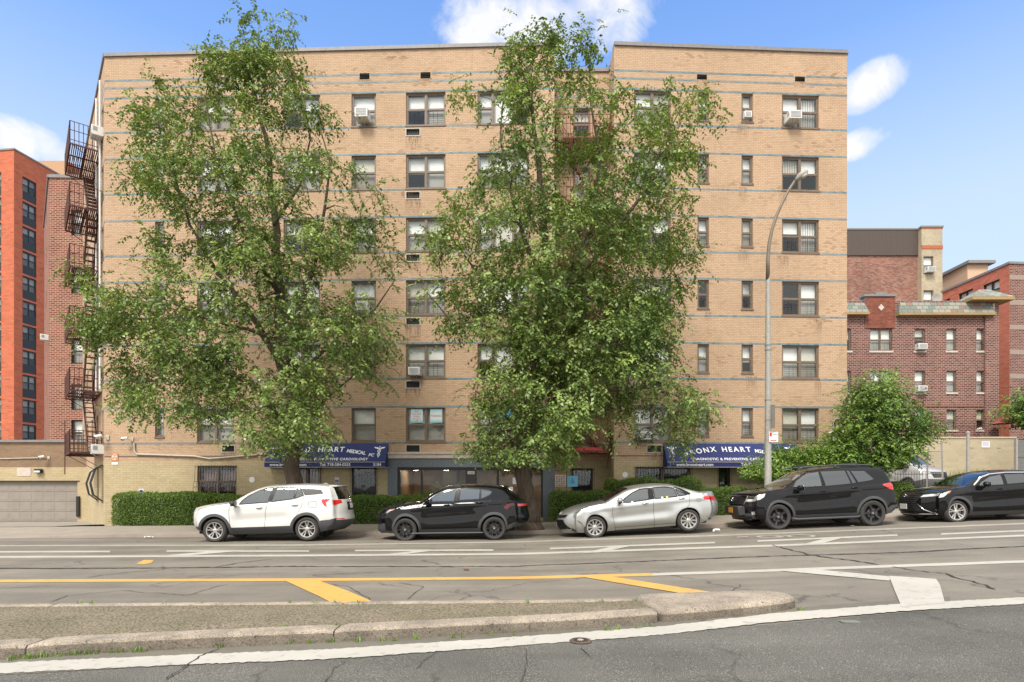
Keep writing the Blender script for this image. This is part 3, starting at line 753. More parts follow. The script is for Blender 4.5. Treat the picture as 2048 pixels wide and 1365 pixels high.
for fl in range(6):
    for W, cl, op in ((WL, left_cols, openL), (WR, right_cols, openR), (WC, rec_cols, openC), (WS, side_cols, openS)):
        for ci, (a, b, k) in enumerate(cl):
            z0, z1 = zb[fl]+.07, zt[fl]
            if k == 's': z0 = z1-1.24
            op.append((a, b, z0, z1)); wins.append((W, a, b, z0, z1, k, fl, ci))
# through-wall sleeves
sle = []
for fl in range(6):
    u = WL.px(811)[0]; sle.append((WL, u, u+.66, zb[fl]-.42, zb[fl]-.06))
    if fl in (2, 5): u = WL.px(443)[0]; sle.append((WL, u, u+.62, zb[fl]-.40, zb[fl]-.06))
    u = WR.px(1293)[0]; sle.append((WR, u, u+.70, zb[fl]-.44, zb[fl]-.08))
for W, a, b, c, d in sle: (openL if W is WL else openR).append((a, b, c, d))
# roof vents
vents = []
for W, x0, x1, y0, y1 in ((WL, 309, 328, 159, 169), (WL, 421, 440, 155, 166), (WL, 719, 739, 147, 159), (WL, 841, 861, 145, 157), (WR, 1394, 1414, 149, 160), (WR, 1590, 1610, 153, 164)):
    a, zc = W.px(x0, y0); b, zd = W.px(x1, y1); vents.append((W, a, b, zd, zc)); (openL if W is WL else openR).append((a, b, zd, zc))
# ground floor openings
gL = [('barred', *WL.px(395)[:1], WL.px(473)[0], WL.px(0, 995)[1], WL.px(420, 932)[1]),
      ('barred', WL.px(586)[0], WL.px(642)[0], .75, WL.px(600, 935)[1]),
      ('door', WL.px(703)[0], WL.px(753)[0], .25, WL.px(720, 934)[1])]
SF = (WL.px(795)[0], WL.px(1086)[0], .22, WL.px(950, 935)[1])    # lobby glazing
baseL = [(g[1], g[2], g[3], g[4]) for g in gL]+[SF]
gR = [('barred', WR.px(1271)[0], WR.px(1381)[0], .95, WR.px(1300, 934)[1]), ('door', WR.px(1437)[0], WR.px(1461)[0], .75, WR.px(1450, 932)[1])]
baseR = [(g[1], g[2], g[3], g[4]) for g in gR]
gC = [('door', WC.px(1143)[0], WC.px(1186)[0], .35, WC.px(1160, 937)[1])]
baseC = [(g[1], g[2], g[3], g[4]) for g in gC]
baseS = [(WS.L-1.3, WS.L-.5, .9, 2.55), (WS.L-3.4, WS.L-2.6, .9, 2.5)]
for nm, W, op, ob in (('wall', WL, openL, baseL), ('wall', WR, openR, baseR), ('wall', WC, openC, baseC), ('wall', WS, openS, baseS), ('wall', WIL, [], []), ('wall', WIR, [], []), ('wall', WE, [], []), ('wall', WB, [], [])):
    W.mesh(nm, ZBASE, ZR-.25 if W is WC else ZR, op, M['tan'], apt, ORG)
    W.mesh('base_wall', -.6, ZBASE, ob, M['yellow'], apt, ORG, uvo=.05)
# blue glazed tile bands
BT = .08
bands = [CH+(HZ-y)/45.9 for y in (144, 159)]
allb = [(z, z+BT) for z in bands]+[(z+.005, z+.005+BT) for z in zt]+[(z-.035, z+BT-.035) for z in zb]
for W, op in ((WL, openL), (WR, openR), (WC, openC), (WS, openS), (WIL, []), (WIR, [])):
    for z0, z1 in allb:
        mb = MB()
        cuts = sorted([(o[0]-.04, o[1]+.04) for o in op if o[2]-.08 < z1-.01 and o[3] > z0+.01])
        u = 0.0
        for a, b in cuts+[(W.L, W.L)]:
            if a-u > .02:
                W.strip(mb, u, a, z0, z1)
                if W is WC: mb.build('blue_tile_band', M['blue'], apt, origin=ORG, recalc=False); mb = MB()
            u = max(u, b)
        if mb.f: mb.build('blue_tile_band', M['blue'], apt, origin=ORG, recalc=False)
# parapet coping
def coping(W, z, ext=.0, h=.14):
    mb = MB(W.M); n = max(1, int(W.L/2.4))
    for i in range(n):
        mb.box((W.L*i/n+.004-(ext if i == 0 else 0), -.07, z-.01), (W.L*(i+1)/n-.004+(ext if i == n-1 else 0), .32, z+h))
    mb.build('coping', M['coping'], apt, origin=ORG)
for W in (WL, WR, WS, WE): coping(W, ZR, .0)
coping(WC, ZR-.25)
mb = MB(); mb.fi([mb.pt((x, y, ZR-.5)) for x, y in (A_, B_, C_, D_, E_, F_, G_, H_)]); mb.build('roof', M['roof'], apt, origin=ORG)
# ledge line above the ground floor
mb = MB(WL.M); mb.box((0, -.02, 2.90), (WL.px(776)[0], .0, 2.94)); mb.build('ledge', M['sill'], apt, origin=ORG)
mb = MB(WR.M); mb.box((0, -.02, 2.90), (WR.L, .0, 2.94)); mb.build('ledge', M['sill'], apt, origin=ORG)
guards = {(0, 4): 1, (3, 4): 1, (4, 4): 1, (4, 5): 1, (3, 1): 1}
for (W, a, b, z0, z1, k, fl, ci) in wins:
    cols = {'s': (1,), 'w': (1,), 'd': (1, 1), 't': (.8, 1.15, .8)}[k]
    g = None
    if W is WL and (fl, ci) in guards: g = 'guard'
    if W is WR and ci == 3 and fl in (2, 3, 4, 5): g = 'guard'
    if W is WR and ci == 1 and fl in (2, 3): g = 'guard'
    if W is WR and ci == 2 and fl in (3, 5): g = 'guard'
    window(apt, W, a, b, z0, z1, cols, ORG, bars=g, seed=fl*31+ci*7+(3 if W is WL else 11 if W is WR else 17), fixed=(1,) if k == 't' else (), shades='std')
# wall sleeves and vents
for W, a, b, c, d in sle:
    mb = MB(W.M); t = .035
    mb.box((a, -.02, c), (a+t, .1, d)); mb.box((b-t, -.02, c), (b, .1, d)); mb.box((a+t, -.02, d-t), (b-t, .1, d)); mb.box((a+t, -.02, c), (b-t, .1, c+t))
    o = mb.build('wall_sleeve', M['conduit'], apt, origin=ORG)
    mb = MB(W.M); mb.face([(a+t, .09, c+t), (b-t, .09, c+t), (b-t, .09, d-t), (a+t, .09, d-t)])
    for i in range(1, 7): u = a+t+(b-a-2*t)*i/7; mb.box((u-.012, .05, c+t), (u+.012, .085, d-t))
    mb.build('sleeve_grille', M['black'], o, origin=ORG)
for W, a, b, c, d in vents:
    mb = MB(W.M); mb.face([(a, .10, c), (b, .10, c), (b, .10, d), (a, .10, d)], 1)
    for i in range(4): z = c+(d-c)*(i+.2)/4; mb.face([(a, .0, z), (b, .0, z), (b, .05, z+.045), (a, .05, z+.045)])
    mb.build('roof_vent', [plain('green_grey_vent', (.07, .09, .08), .6), M['black']], apt, origin=ORG, recalc=False)
def stain(W, u, z, w, h):
    mb = MB(W.M); mb.face([(u-w/2, -.0035, z-h), (u+w/2, -.0035, z-h), (u+w/2, -.0035, z), (u-w/2, -.0035, z)], 0, [(0, 0), (1, 0), (1, 1), (0, 1)])
    mb.build('rust_stain', M['stain'], apt, origin=ORG, recalc=False)
rs = random.Random(4)
for W, a, b, c, d in sle: stain(W, (a+b)/2, c, (b-a)*1.2, rs.uniform(.7, 1.2))
for (W, a, b, z0, z1, k, fl, ci) in wins:
    if W in (WL, WR) and rs.random() < .8:
        if fl < 5: stain(W, a+.05 if rs.random() < .5 else b-.05, z0-.16, rs.uniform(.3, .6), rs.uniform(.5, 1.0))
for W, a, b, c, d in vents: stain(W, (a+b)/2, c, (b-a)*1.5, .35)
# ground-floor barred windows and doors
def barred(W, a, b, z0, z1, door=False, seed=1, poster=False):
    o = window(apt, W, a, b, z0, z1, (1,) if door else ((1, 1) if b-a > 1 else (1,)), ORG, seed=seed, frame=M['darkframe'] if door else M['frame'], shades='none', sill=not door)
    if poster:
        mb = MB(W.M); 
        for (p, q) in ((a+.15, a+(b-a)*.47), (a+(b-a)*.53, b-.1)):
            mb.face([(p, .25, z0+.25), (q, .25, z0+.25), (q, .25, z1-.2), (p, .25, z1-.2)])
        mb.build('curtain', plain('mauve_curtain', (.20, .13, .13), .9, var=.2, scale=8), o, origin=ORG)
    mb = MB(W.M); e = .05; y = -.10 if not door else -.03
    n = max(3, int((b-a)/.115))
    for k in range(n+1):
        u = a-e+(b-a+2*e)*k/n
        if door: mb.bar((u, y, z0), (u, y, z1), .009)
        else:
            mb.tube([(u, y, z1+.04), (u, y-.04, z0+(z1-z0)*.6), (u, y-.16, z0+(z1-z0)*.28), (u, y-.08, z0-.03)], .009, 4)
    for k in (.0, .33, .5, .97):
        zz = z0+(z1-z0)*k; yy = y-(.0 if door else (.16 if k == .33 else .05)); mb.bar((a-e, yy, zz), (b+e, yy, zz), .012)
    if not door:
        for uu in (a-e, b+e):
            for k in (.05, .97): mb.bar((uu, 0, z0+(z1-z0)*k), (uu, y-.05, z0+(z1-z0)*k), .012)
    mb.build('security_bars', M['black'], o, origin=ORG)
for i, (k, a, b, c, d) in enumerate(gL): barred(WL, a, b, c, d, k == 'door', i+50, poster=(k != 'door'))
for i, (k, a, b, c, d) in enumerate(gR): barred(WR, a, b, c, d, k == 'door', i+60)
for i, (k, a, b, c, d) in enumerate(gC): barred(WC, a, b, c, d, True, i+70)
# side wall basement windows with bellied bars
for i, (a, b, c, d) in enumerate(baseS):
    o = window(apt, WS, a, b, c, d, (1,), ORG, seed=80+i, shades='none')
    mb = MB(WS.M)
    for k in range(6):
        u = a+(b-a)*k/5
        mb.tube([(u, -.02, d), (u, -.30, d-.25), (u, -.46, (c+d)/2), (u, -.36, c+.3), (u, -.02, c)], .018, 5)
    for k, y in ((.15, -.38), (.5, -.47), (.85, -.3)): mb.bar((a, y, c+(d-c)*k), (b, y, c+(d-c)*k), .016)
    mb.build('security_bars', M['black'], o, origin=ORG)
# ---- lobby front
u0, u1, z0, z1 = SF
gx = lambda p: WL.px(p)[0]
mb = MB(WL.M)
mb.box((gx(776), -.05, -.2), (gx(795), .02, z1)); mb.box((gx(1086), -.05, -.2), (gx(1109), .02, z1)); mb.box((gx(776), -.05, z1), (gx(1109), .0, WL.px(900, 918)[1]))
mb.build('granite_surround', M['granite'], apt, origin=ORG)
mb = MB(WL.M); mb.box((gx(776), -.10, WL.px(900, 917)[1]), (gx(1109), .0, WL.px(900, 908)[1])); mb.box((gx(776), -.14, WL.px(900, 908.5)[1]), (gx(1109), -.0, WL.px(900, 905)[1]))
mb.build('stone_ledge', M['stone'], apt, origin=ORG)
mb = MB(WL.M)
for a, b in ((795, 800), (841, 845), (931, 953), (993, 998), (1060, 1064), (1082, 1086)): mb.box((gx(a), .05, z0), (gx(b), .16, z1))
mb.box((u0, .04, z1-.13), (u1, .17, z1)); mb.box((gx(1000), .05, z0+.98), (gx(1030), .16, z0+1.03)); mb.box((gx(800), .05, z0), (gx(1060), .16, z0+.25))
fr_ = mb.build('shopfront', M['darkframe'], apt, origin=ORG)
mb = MB(WL.M); mb.face([(u0, .10, z0), (u1, .10, z0), (u1, .10, z1), (u0, .10, z1)]); mb.build('pane', M['lobbyglass'], fr_, origin=ORG)
mb = MB(WL.M); D = 3.6
for q in ([(u0, D, z0), (u1, D, z0), (u1, D, z1), (u0, D, z1)], [(u0, .2, z0), (u0, D, z0), (u0, D, z1), (u0, .2, z1)], [(u1, .2, z0), (u1, D, z0), (u1, D, z1), (u1, .2, z1)]): mb.face(q, 0)
mb.face([(u0, .2, z1), (u1, .2, z1), (u1, D, z1), (u0, D, z1)], 1); mb.face([(u0, .2, z0), (u1, .2, z0), (u1, D, z0), (u0, D, z0)], 2)
mb.box((gx(870), 2.3, z0), (gx(900), 3.4, z1), 1); mb.box((gx(1000), 2.0, z0), (gx(1030), 3.4, z0+1.1), 2)
mb.build('lobby_interior', [M['lobby'], M['room'], M['granite']], fr_, origin=ORG)
m, nt, b = newmat('lamp_glow'); b.inputs['Emission Color'].default_value = (1, .86, .6, 1); b.inputs['Emission Strength'].default_value = 22; M['glow'] = m
for p in (815, 880, 1010, 1045):
    mb = MB(WL.M); mb.box((gx(p)-.12, 1.4, z1-.09), (gx(p)+.12, 1.9, z1-.04), bev=.01); mb.build('ceiling_lamp', M['glow'], fr_, origin=ORG)
# number plate on the frame
def text_mesh(name, body, size, mat, parent, Mx, extrude=.004, align='CENTER', shear=0, origin=None, offset=0.0, spacing=1.0, wide=1.0):
    cu = bpy.data.curves.new('t', 'FONT'); cu.body = body; cu.size = size; cu.align_x = align; cu.extrude = extrude
    cu.shear = shear; cu.offset = offset; cu.space_character = spacing; cu.resolution_u = 3
    ob = bpy.data.objects.new('t', cu); COL.objects.link(ob)
    dg = bpy.context.evaluated_depsgraph_get(); me = bpy.data.meshes.new_from_object(ob.evaluated_get(dg))
    bpy.data.objects.remove(ob)
    o = bpy.data.objects.new(name, me); COL.objects.link(o); me.materials.clear(); me.materials.append(mat)
    me.transform(Mx @ Matrix.Diagonal((wide, 1, 1, 1)))
    if origin is not None: me.transform(Matrix.Translation(-Vector(origin)))
    if parent is not None: o.parent = parent
    elif origin is not None: o.location = origin
    return o
def on_wall(W, u, z, d=-.01, rot=0, tilt=0):     # text/sign plane facing out of a wall
    n = -W.n; up = Vector((0, 0, 1)); Mx = Matrix(((W.u.x, 0, n.x, 0), (W.u.y, 0, n.y, 0), (0, 1, 0, 0), (0, 0, 0, 1)))
    p = W.M @ Vector((u, d, z)); return Matrix.Translation(p) @ Mx @ Matrix.Rotation(rot, 4, 'Z')
mb = MB(WL.M); mb.box((gx(935), .03, z1-.30), (gx(949), .048, z1-.17)); mb.build('number_plate', M['conduit'], fr_, origin=ORG)
text_mesh('number_plate', '3180', .10, M['darkframe'], fr_, on_wall(WL, gx(942), z1-.27, .026), .001, origin=ORG)
# plants behind the lobby glass
M['palmgreen'] = plain('palm_frond', (.10, .22, .05), .5, var=.3)
def palm(x, y, z, h, n, label):
    t = thing('potted_palm', label, 'potted plant', (x, y, z))
    mb = MB(); mb.lathe([(.14, 0), (.2, .02), (.24, .38), (.22, .38), (.0, .34)], 20); mb.build('pot', plain('dark_pot', (.05, .045, .04), .5), t, 'auto')
    V = MB()
    for k in range(n):
        a = rnd.uniform(0, 6.28); L = h*rnd.uniform(.6, .95); e = rnd.uniform(.5, 1.25); pts = []
        for i in range(7):
            s = i/6; pts.append(Vector((math.cos(a)*L*s*math.cos(e)*1.1, math.sin(a)*L*s*math.cos(e)*.7, .36+L*s*math.sin(e)-L*.45*s*s)))
        V.tube(pts, [.012]*6+[.003], 4)
        side = Vector((-math.sin(a), math.cos(a), 0))
        for i in range(1, 20):
            s = i/20; j = min(5, int(s*6)); p = pts[j].lerp(pts[j+1], s*6-j); d = (pts[j+1]-pts[j]).normalized()
            for sg in (-1, 1):
                q = p+(side*sg*.8+d*.7).normalized()*.24*(1-s*.55)-Vector((0, 0, .05)); V.face([p, p+d*.025, q])
    V.build('fronds', M['palmgreen'], t)
    return t
p = WL.M @ Vector((gx(893), .75, z0+.3)); palm(p.x, p.y, p.z, 2.1, 34, 'large arching potted palm behind the lobby glass')
p = WL.M @ Vector((gx(917), .6, z0+.3)); palm(p.x, p.y, p.z, 1.25, 22, 'smaller bushy potted palm beside the lobby door post')
for k, px_ in enumerate((806, 826)):
    p = WL.M @ Vector((gx(px_), .5, z0+.25)); t = thing('flower_pot', ('pot of red flowers at the left end of the lobby window', 'pot of red flowers nearer the white suv side of the palm')[k], 'flower pot', p)
    mb = MB(); mb.lathe([(.08, 0), (.12, .2), (.1, .2), (0, .18)], 16); mb.build('pot', plain('clay', (.3, .12, .06), .8), t)
    mb = MB()
    for _ in range(60):
        c = Vector((rnd.gauss(0, .09), rnd.gauss(0, .08), .25+rnd.uniform(0, .22))); a = Vector((rnd.uniform(-1, 1), rnd.uniform(-1, 1), rnd.uniform(-1, 1)))*.05; b_ = a.cross(Vector((.3, .5, .9))).normalized()*.03; mb.face([c-a, c+b_, c+a, c-b_])
    mb.build('leaves', M['mapleleaf'], t)
    mb = MB()
    for _ in range(26):
        c = Vector((rnd.gauss(0, .09), rnd.gauss(-.04, .06), .35+rnd.uniform(0, .18)))
        mb.lathe([(0, -.02), (.028, 0), (0, .02)], 6, c=c)
    mb.build('blossoms', M['signred'], t)
# small white clapboards inside the lobby door
for px_, py_, w, h, lb in ((1030, 962, .20, .26, 'small white notice taped to the lobby door glass'), (1019, 981, .3, .30, 'larger white notice low on the lobby glass near the tree trunk')):
    u, z = WL.px(px_, py_); mb = MB(WL.M); mb.box((u-w/2, .07, z-h/2), (u+w/2, .08, z+h/2), 0)
    for i in range(4): mb.box((u-w*.35, .066, z+h*.3-i*h*.2), (u+w*.35*(1-.2*(i % 2)), .0705, z+h*.33-i*h*.2), 1)
    p = WL.M @ Vector((u, .07, z)); tag(mb.build('notice', [M['signwhite'], M['signnavy']], origin=p), lb, 'notice')

# posters in the first-floor window of column E and F
for cx, wpx, label in ((833, 24, 'pale blue poster with lines of red writing in the window above the lobby'), (872, 24, 'pale blue poster with a red phone number in the window above the lobby')):
    u, z = WL.px(cx, 832); w = wpx/46*1.02; h = .60
    m2, nt, b = newmat('poster_blue_white'); co = coords(nt); sp_ = N(nt, 'ShaderNodeSeparateXYZ'); nt.links.new(co, sp_.inputs[0])
    rr = ramp(nt, [(0, (.20, .52, .56)), (.3, (.70, .78, .80)), (.75, (.62, .72, .75)), (1, (.22, .55, .60))])
    nt.links.new(mth(nt, 'ADD', mth(nt, 'MULTIPLY', sp_.outputs[2], 1.6), .5), rr.inputs[0]); nt.links.new(rr.outputs[0], b.inputs['Base Color'])
    p = WL.M @ Vector((u, .06, z)); mb = MB(WL.M); mb.box((u-w/2, .055, z-h/2), (u+w/2, .062, z+h/2))
    t = tag(mb.build('poster', m2, origin=p), label, 'poster')
    lines = ['Bronx', 'Primary Medical', 'Cardiology', 'Care Center', '3184'] if cx < 850 else ['718-584-0555']
    for i, l in enumerate(lines):
        zz = z+.16-i*.10 if cx < 850 else z-.04
        text_mesh('lettering', l, .085 if cx < 850 else .115, M['signred'], t, on_wall(WL, u, zz, .052), .001, origin=p, wide=.75)
u, z = WL.px(1006, 826); p = WL.M @ Vector((u, .06, z)); mb = MB(WL.M); mb.box((u-.2, .055, z-.2), (u+.4, .062, z+.25)); tag(mb.build('poster', M['signblue'], origin=p), 'sky blue poster in the window left of the second tree', 'poster')
# ---------------------------------------------------------------- awnings
def awning(W, px0, px1, label, full):
    u0, u1 = W.px(px0)[0], W.px(px1)[0]
    za, zb_ = W.px((px0+px1)/2, 888)[1], W.px((px0+px1)/2, 935)[1]
    # front slopes out from wall (d=0 at top) to d=-.55 at the valance
    dep = .62; k = (HZ-935)/(HZ-888)
    p = W.M @ Vector((u0, 0, za))
    t = thing('awning', label, 'awning', p, group='navy medical office awnings')
    zv = zb_-.02; zf = zv+.22                     # valance bottom and top
    mb = MB(W.M); n = 30
    def fb(u, s): return (u, -.05-(dep-.05)*s, za+(zf-za)*s+.02*math.sin(s*math.pi)*-1)
    rows = [[mb.pt(fb(u0+(u1-u0)*i/n, j/6)) for j in range(7)]+[mb.pt((u0+(u1-u0)*i/n, -dep, zv))] for i in range(n+1)]
    for i in range(n):
        for j in range(7): mb.fi([rows[i][j], rows[i+1][j], rows[i+1][j+1], rows[i][j+1]])
    for uu in (u0, u1):
        mb.face([(uu, 0, za), (uu, -.05, za), (uu, -dep, zf), (uu, -dep, zv), (uu, 0, zv)])
    mb.face([(u0, 0, za), (u1, 0, za), (u1, -.05, za), (u0, -.05, za)])
    mb.build('canopy', M['navy'], t, origin=p)
    mb = MB(W.M)
    for a, b in (((u0, -dep, zv), (u1, -dep, zv)), ((u0, -dep, zf), (u1, -dep, zf)), ((u0, 0, zv), (u0, -dep, zv)), ((u1, 0, zv), (u1, -dep, zv))): mb.bar(a, b, .018)
    mb.build('frame_rail', M['conduit'], t, origin=p)
    slope_a = math.atan2(dep-.05, za-zf); Ls = math.hypot(dep-.05, za-zf)
    n_ = -W.n; upv = Vector((0, 0, 1))
    vdir = (upv*math.cos(slope_a)-n_*math.sin(slope_a)).normalized(); nd = W.u.cross(vdir).normalized()
    def frm(u, s, off=.012):                      # s 0 top .. 1 bottom of the sloped face
        q = W.M @ Vector(fb(u, s)); q = q+nd*off
        return Matrix(((W.u.x, vdir.x, nd.x, q.x), (W.u.y, vdir.y, nd.y, q.y), (W.u.z, vdir.z, nd.z, q.z), (0, 0, 0, 1)))
    # arched title, letter by letter (BIG / small)
    wu = (u1-u0)
    def arch(text, ua, ub, size, s0, amp, sp=None, offs=.010):
        chars = list(text); adv = {'I': .42, ' ': .62, 'M': 1.12, 'W': 1.2, 'O': 1.05, 'N': 1.05, 'L': .82, 'E': .88, 'C': .95}
        ws = [adv.get(c, 1) for c in chars]; tot = sum(ws); x = 0; parts = []
        for c, w in zip(chars, ws):
            uc = ua+(ub-ua)*(x+w/2)/tot; x += w
            if c == ' ': continue
            yield c, uc
    def place(text, ua, ub, size, fn, ang, offs=.008, name='lettering'):
        import functools
        objs = []
        for c, uc in arch(text, ua, ub, size, 0, 0):
            s = fn(uc); objs.append(text_mesh(name, c, size, M['lettering'], None, frm(uc, s) @ Matrix.Rotation(ang(uc), 4, 'Z'), .003, origin=None, offset=offs, wide=.92))
        # join the letters of one word into one mesh
        V = []; Fs = []
        for o in objs:
            b0 = len(V); V += [v.co.copy() for v in o.data.vertices]; Fs += [[i+b0 for i in q.vertices] for q in o.data.polygons]
            me = o.data; bpy.data.objects.remove(o); bpy.data.meshes.remove(me)
        me = bpy.data.meshes.new(name); me.from_pydata([tuple(v-Vector(p)) for v in V], [], Fs); me.materials.append(M['lettering'])
        o = bpy.data.objects.new(name, me); COL.objects.link(o); o.parent = t
    cxm = (u0+u1)/2
    f = lambda k: u0+wu*k
    place('BRONX', f(.128), f(.385), .37, lambda u: .67-.27*max(0, (u-f(.128))/(f(.385)-f(.128)))**.75, lambda u: .36-.32*(u-f(.128))/(f(.385)-f(.128)))
    place('HEART', f(.42), f(.645), .37, lambda u: .42, lambda u: 0.0)
    place('MEDICAL', f(.665), f(.825), .25, lambda u: .45+.14*(u-f(.665))/(f(.825)-f(.665)), lambda u: -.12, .006)
    place('PC', f(.85), f(.895), .225, lambda u: .68, lambda u: -.17, .004)
    o = text_mesh('lettering', 'DIAGNOSTIC & PREVENTIVE CARDIOLOGY', .18, M['lettering'], t, frm(f(.50), .90), .003, origin=p, offset=.004, spacing=1.08)
    # valance lettering
    def val(txt, u, al='CENTER'): text_mesh('lettering', txt, .18, M['lettering'], t, on_wall(W, u, zv+.055, -dep-.012), .003, origin=p, align=al, offset=.003)
    if full: val('www.bronxheart.com', f(.20), 'CENTER'); val('Tel: 718-584-0555', f(.65)); val('3184', f(.92))
    else: val('www.bronxheart.com', f(.20), 'CENTER'); val('Tel: 718-584-0555', f(.59)); val('3184', f(.935))
    # staff-and-wings emblem at both ends
    for k in (.055, .935):
        mb = MB(frm(f(k), .47, .010) @ Matrix.Scale(1.3, 4))
        mb.tube([(0, .24, 0), (0, -.22, 0)], [.012, .006], 6); mb.lathe([(0, -.025), (.022, 0), (0, .025)], 8, c=(0, .25, 0), axis='y')
        for sg in (-1, 1):
            mb.face([(0, .17, 0), (sg*.06, .22, 0), (sg*.19, .235, 0), (sg*.16, .19, 0), (sg*.10, .165, 0), (sg*.05, .145, 0)])
            mb.tube([(sg*math.sin(i*.62)*(.055-.004*i*.5), .14-.029*i, .004*sg) for i in range(12)], [.014]*12, 5)
        mb.build('emblem', M['lettering'], t, origin=p)
    return t
awning(WL, 541, 777, 'navy blue medical office awning partly hidden by the left tree, left of the lobby', False)
awning(WR, 1326, 1592, 'navy blue medical office awning on the right wing behind the street lamp', True)
# ---------------------------------------------------------------- air conditioners
def ac_unit(W, px, py, w, h, d, label, dep=0, yaw=0, bracket=True, group='window air conditioners', wpos=None):
    u, z = W.px(px, py) if wpos is None else wpos
    p = W.M @ Vector((u, dep, z))
    t = thing('air_conditioner', label, 'air conditioner', p, group=group)
    mb = MB(W.M); mb.box((u-w/2, -d, z-h/2), (u+w/2, .08+dep, z+h/2), bev=.012); mb.build('casing', M['white'], t, 'auto', origin=p)
    mb = MB(W.M); mb.box((u-w/2+.05, -d-.006, z-h/2+.05), (u+w/2-.05, -d-.001, z+h/2-.04), 0)
    for i in range(5): zz = z-h/2+.08+(h-.14)*i/4; mb.box((u-w/2+.05, -d-.012, zz), (u+w/2-.05, -d-.006, zz+.012), 1)
    for sg in (-1, 1): mb.box((u+sg*(w/2+.002)-.002, -d+.06, z-.04), (u+sg*(w/2+.002)+.002, -d*.5, z+h/2-.06), 0)
    mb.build('coil_grille', [M['acgrille'], M['white']], t, origin=p)
    if bracket:
        mb = MB(W.M)
        for sg in (-1, 1): mb.bar((u+sg*w*.2, -d*.9, z-h/2-.01), (u+sg*w*.1, -.02, z-h/2-.26), .018)
        mb.build('support_bracket', M['acgrille'], t, origin=p)
ac_unit(WL, 728, 237, .56, .42, .48, 'white air conditioner on a bracket in the sixth floor window right of the left tree')
ac_unit(WR, 1582, 240, .55, .36, .42, 'white air conditioner in the top right corner window')
ac_unit(WR, 1494, 232, .32, .28, .15, 'small air conditioner inside the narrow top floor window', bracket=False)
ac_unit(WL, 728, 617, .52, .36, .40, 'white air conditioner in the third floor window behind the left tree edge')
ac_unit(WL, 831, 745, .50, .34, .36, 'white air conditioner in the second floor window above a wall sleeve')
ac_unit(WR, 1287, 873, .54, .34, .40, 'white air conditioner just above the right awning end')
ac_unit(WS, 0, 0, .6, .42, .45, 'white air conditioner on the side wall beside the top of the fire escape', wpos=(WS.L-.8, zb[0]+.28))
ac_unit(WS, 0, 0, .6, .42, .45, 'white box air conditioner on the side wall above the security camera', wpos=(WS.L-.75, 3.25))
# ---------------------------------------------------------------- fire escapes
def fire_escape(name, label, W, u0, u1, levels, wd, mat, mat2, ladder, org_z, stairs=True, ladz=1.0, gap=0):
    p = W.M @ Vector((u0, 0, org_z)); t = thing(name, label, 'fire escape', p)
    Lg = u1-u0
    for li, z in enumerate(levels):
        mb = MB(W.M)
        for d in (-wd, -wd*.5, -.06): mb.box((u0, d-.02, z-.09), (u1, d+.02, z-.03))
        for u in (u0, u0+Lg*.33, u0+Lg*.66, u1): mb.box((u-.02, -wd, z-.10), (u+.02, 0, z-.05))
        n = int(wd/.075)
        hs, he = (u0+.35, u1-.6)                 # stair hatch on the inner half
        for i in range(n):
            d = -wd+wd*(i+.5)/n
            inner = d > -wd*.48
            for a, b in (((u0, hs), (he, u1)) if (inner and stairs and li > 0 and False) else ((u0, u1),)): mb.box((a, d-.018, z-.035), (b, d+.018, z))
        for u in (u0+.05, u1-.05): mb.bar((u, -wd*.9, z-.08), (u, -.0, z-.75), .02)
        o = mb.build('platform', mat2, t, origin=p)
        mb = MB(W.M); H = .95
        path = [(u0, -.03), (u0, -wd), (u1, -wd), (u1, -.03)]
        for hgt in (.12, .55, H):
            for a, b in zip(path, path[1:]): mb.bar((a[0], a[1], z+hgt), (b[0], b[1], z+hgt), .024)
        for a, b in zip(path, path[1:]):
            L_ = math.hypot(b[0]-a[0], b[1]-a[1]); k = max(2, int(L_/.16))
            for i in range(k+1):
                q = (a[0]+(b[0]-a[0])*i/k, a[1]+(b[1]-a[1])*i/k); mb.bar((q[0], q[1], z), (q[0], q[1], z+H), .021 if i % k else .036)
        mb.build('railing', mat, o, origin=p)
        if stairs and li+1 < len(levels):
            zl = levels[li+1]; mb = MB(W.M); flip = li % 2
            a = (u0+.35, u1-.45)[flip]; b = (u1-.45, u0+.35)[flip]
            for d in (-wd*.42, -.12):
                mb.bar((a, d, z), (b, d, zl), .05)
                mb.bar((a, d, z+.8), (b, d, zl+.8), .012)
                for s in (0.02, .5, .98): mb.bar((a+(b-a)*s, d, z+(zl-z)*s), (a+(b-a)*s, d, z+(zl-z)*s+.8), .010)
            for i in range(1, 11): s = i/11; mb.box((a+(b-a)*s-.12, -wd*.42, z+(zl-z)*s-.03), (a+(b-a)*s+.12, -.12, z+(zl-z)*s))
            mb.build('stair', mat, t, origin=p)
    z = levels[-1]; mb = MB(W.M); u = ladder
    for uu in (u-.2, u+.2): mb.bar((uu, -wd-.06, z+1.6), (uu, -wd-.06, z-ladz), .018)
    k = int((1.6+ladz)/.3)
    for i in range(k+1): zz = z-ladz+.05+i*.3; mb.bar((u-.2, -wd-.06, zz), (u+.2, -wd-.06, zz), .012)
    mb.build('drop_ladder', mat, t, origin=p)
    return t
lv = [zb[i]-.32 for i in range(6)]
fe = fire_escape('fire_escape', 'tall rusty iron fire escape projecting from the left side wall', WS, WS.L-4.6, WS.L-1.1, lv, 1.2, M['rustiron'], M['rustiron'], WS.L-3.6, 3.0)
for k, uu in enumerate((WS.L-.95, WS.L-2.6)):
    mb = MB(WS.M); mb.tube([(uu, -.09, ZR-.6), (uu, -.09, 6.0)], .05, 8); tag(mb.build('downpipe', M['white'], origin=tuple(WS.M @ Vector((uu, -.09, 6.0)))), ('white pipe down the side wall nearest the front corner', 'white pipe down the side wall behind the fire escape')[k], 'pipe')
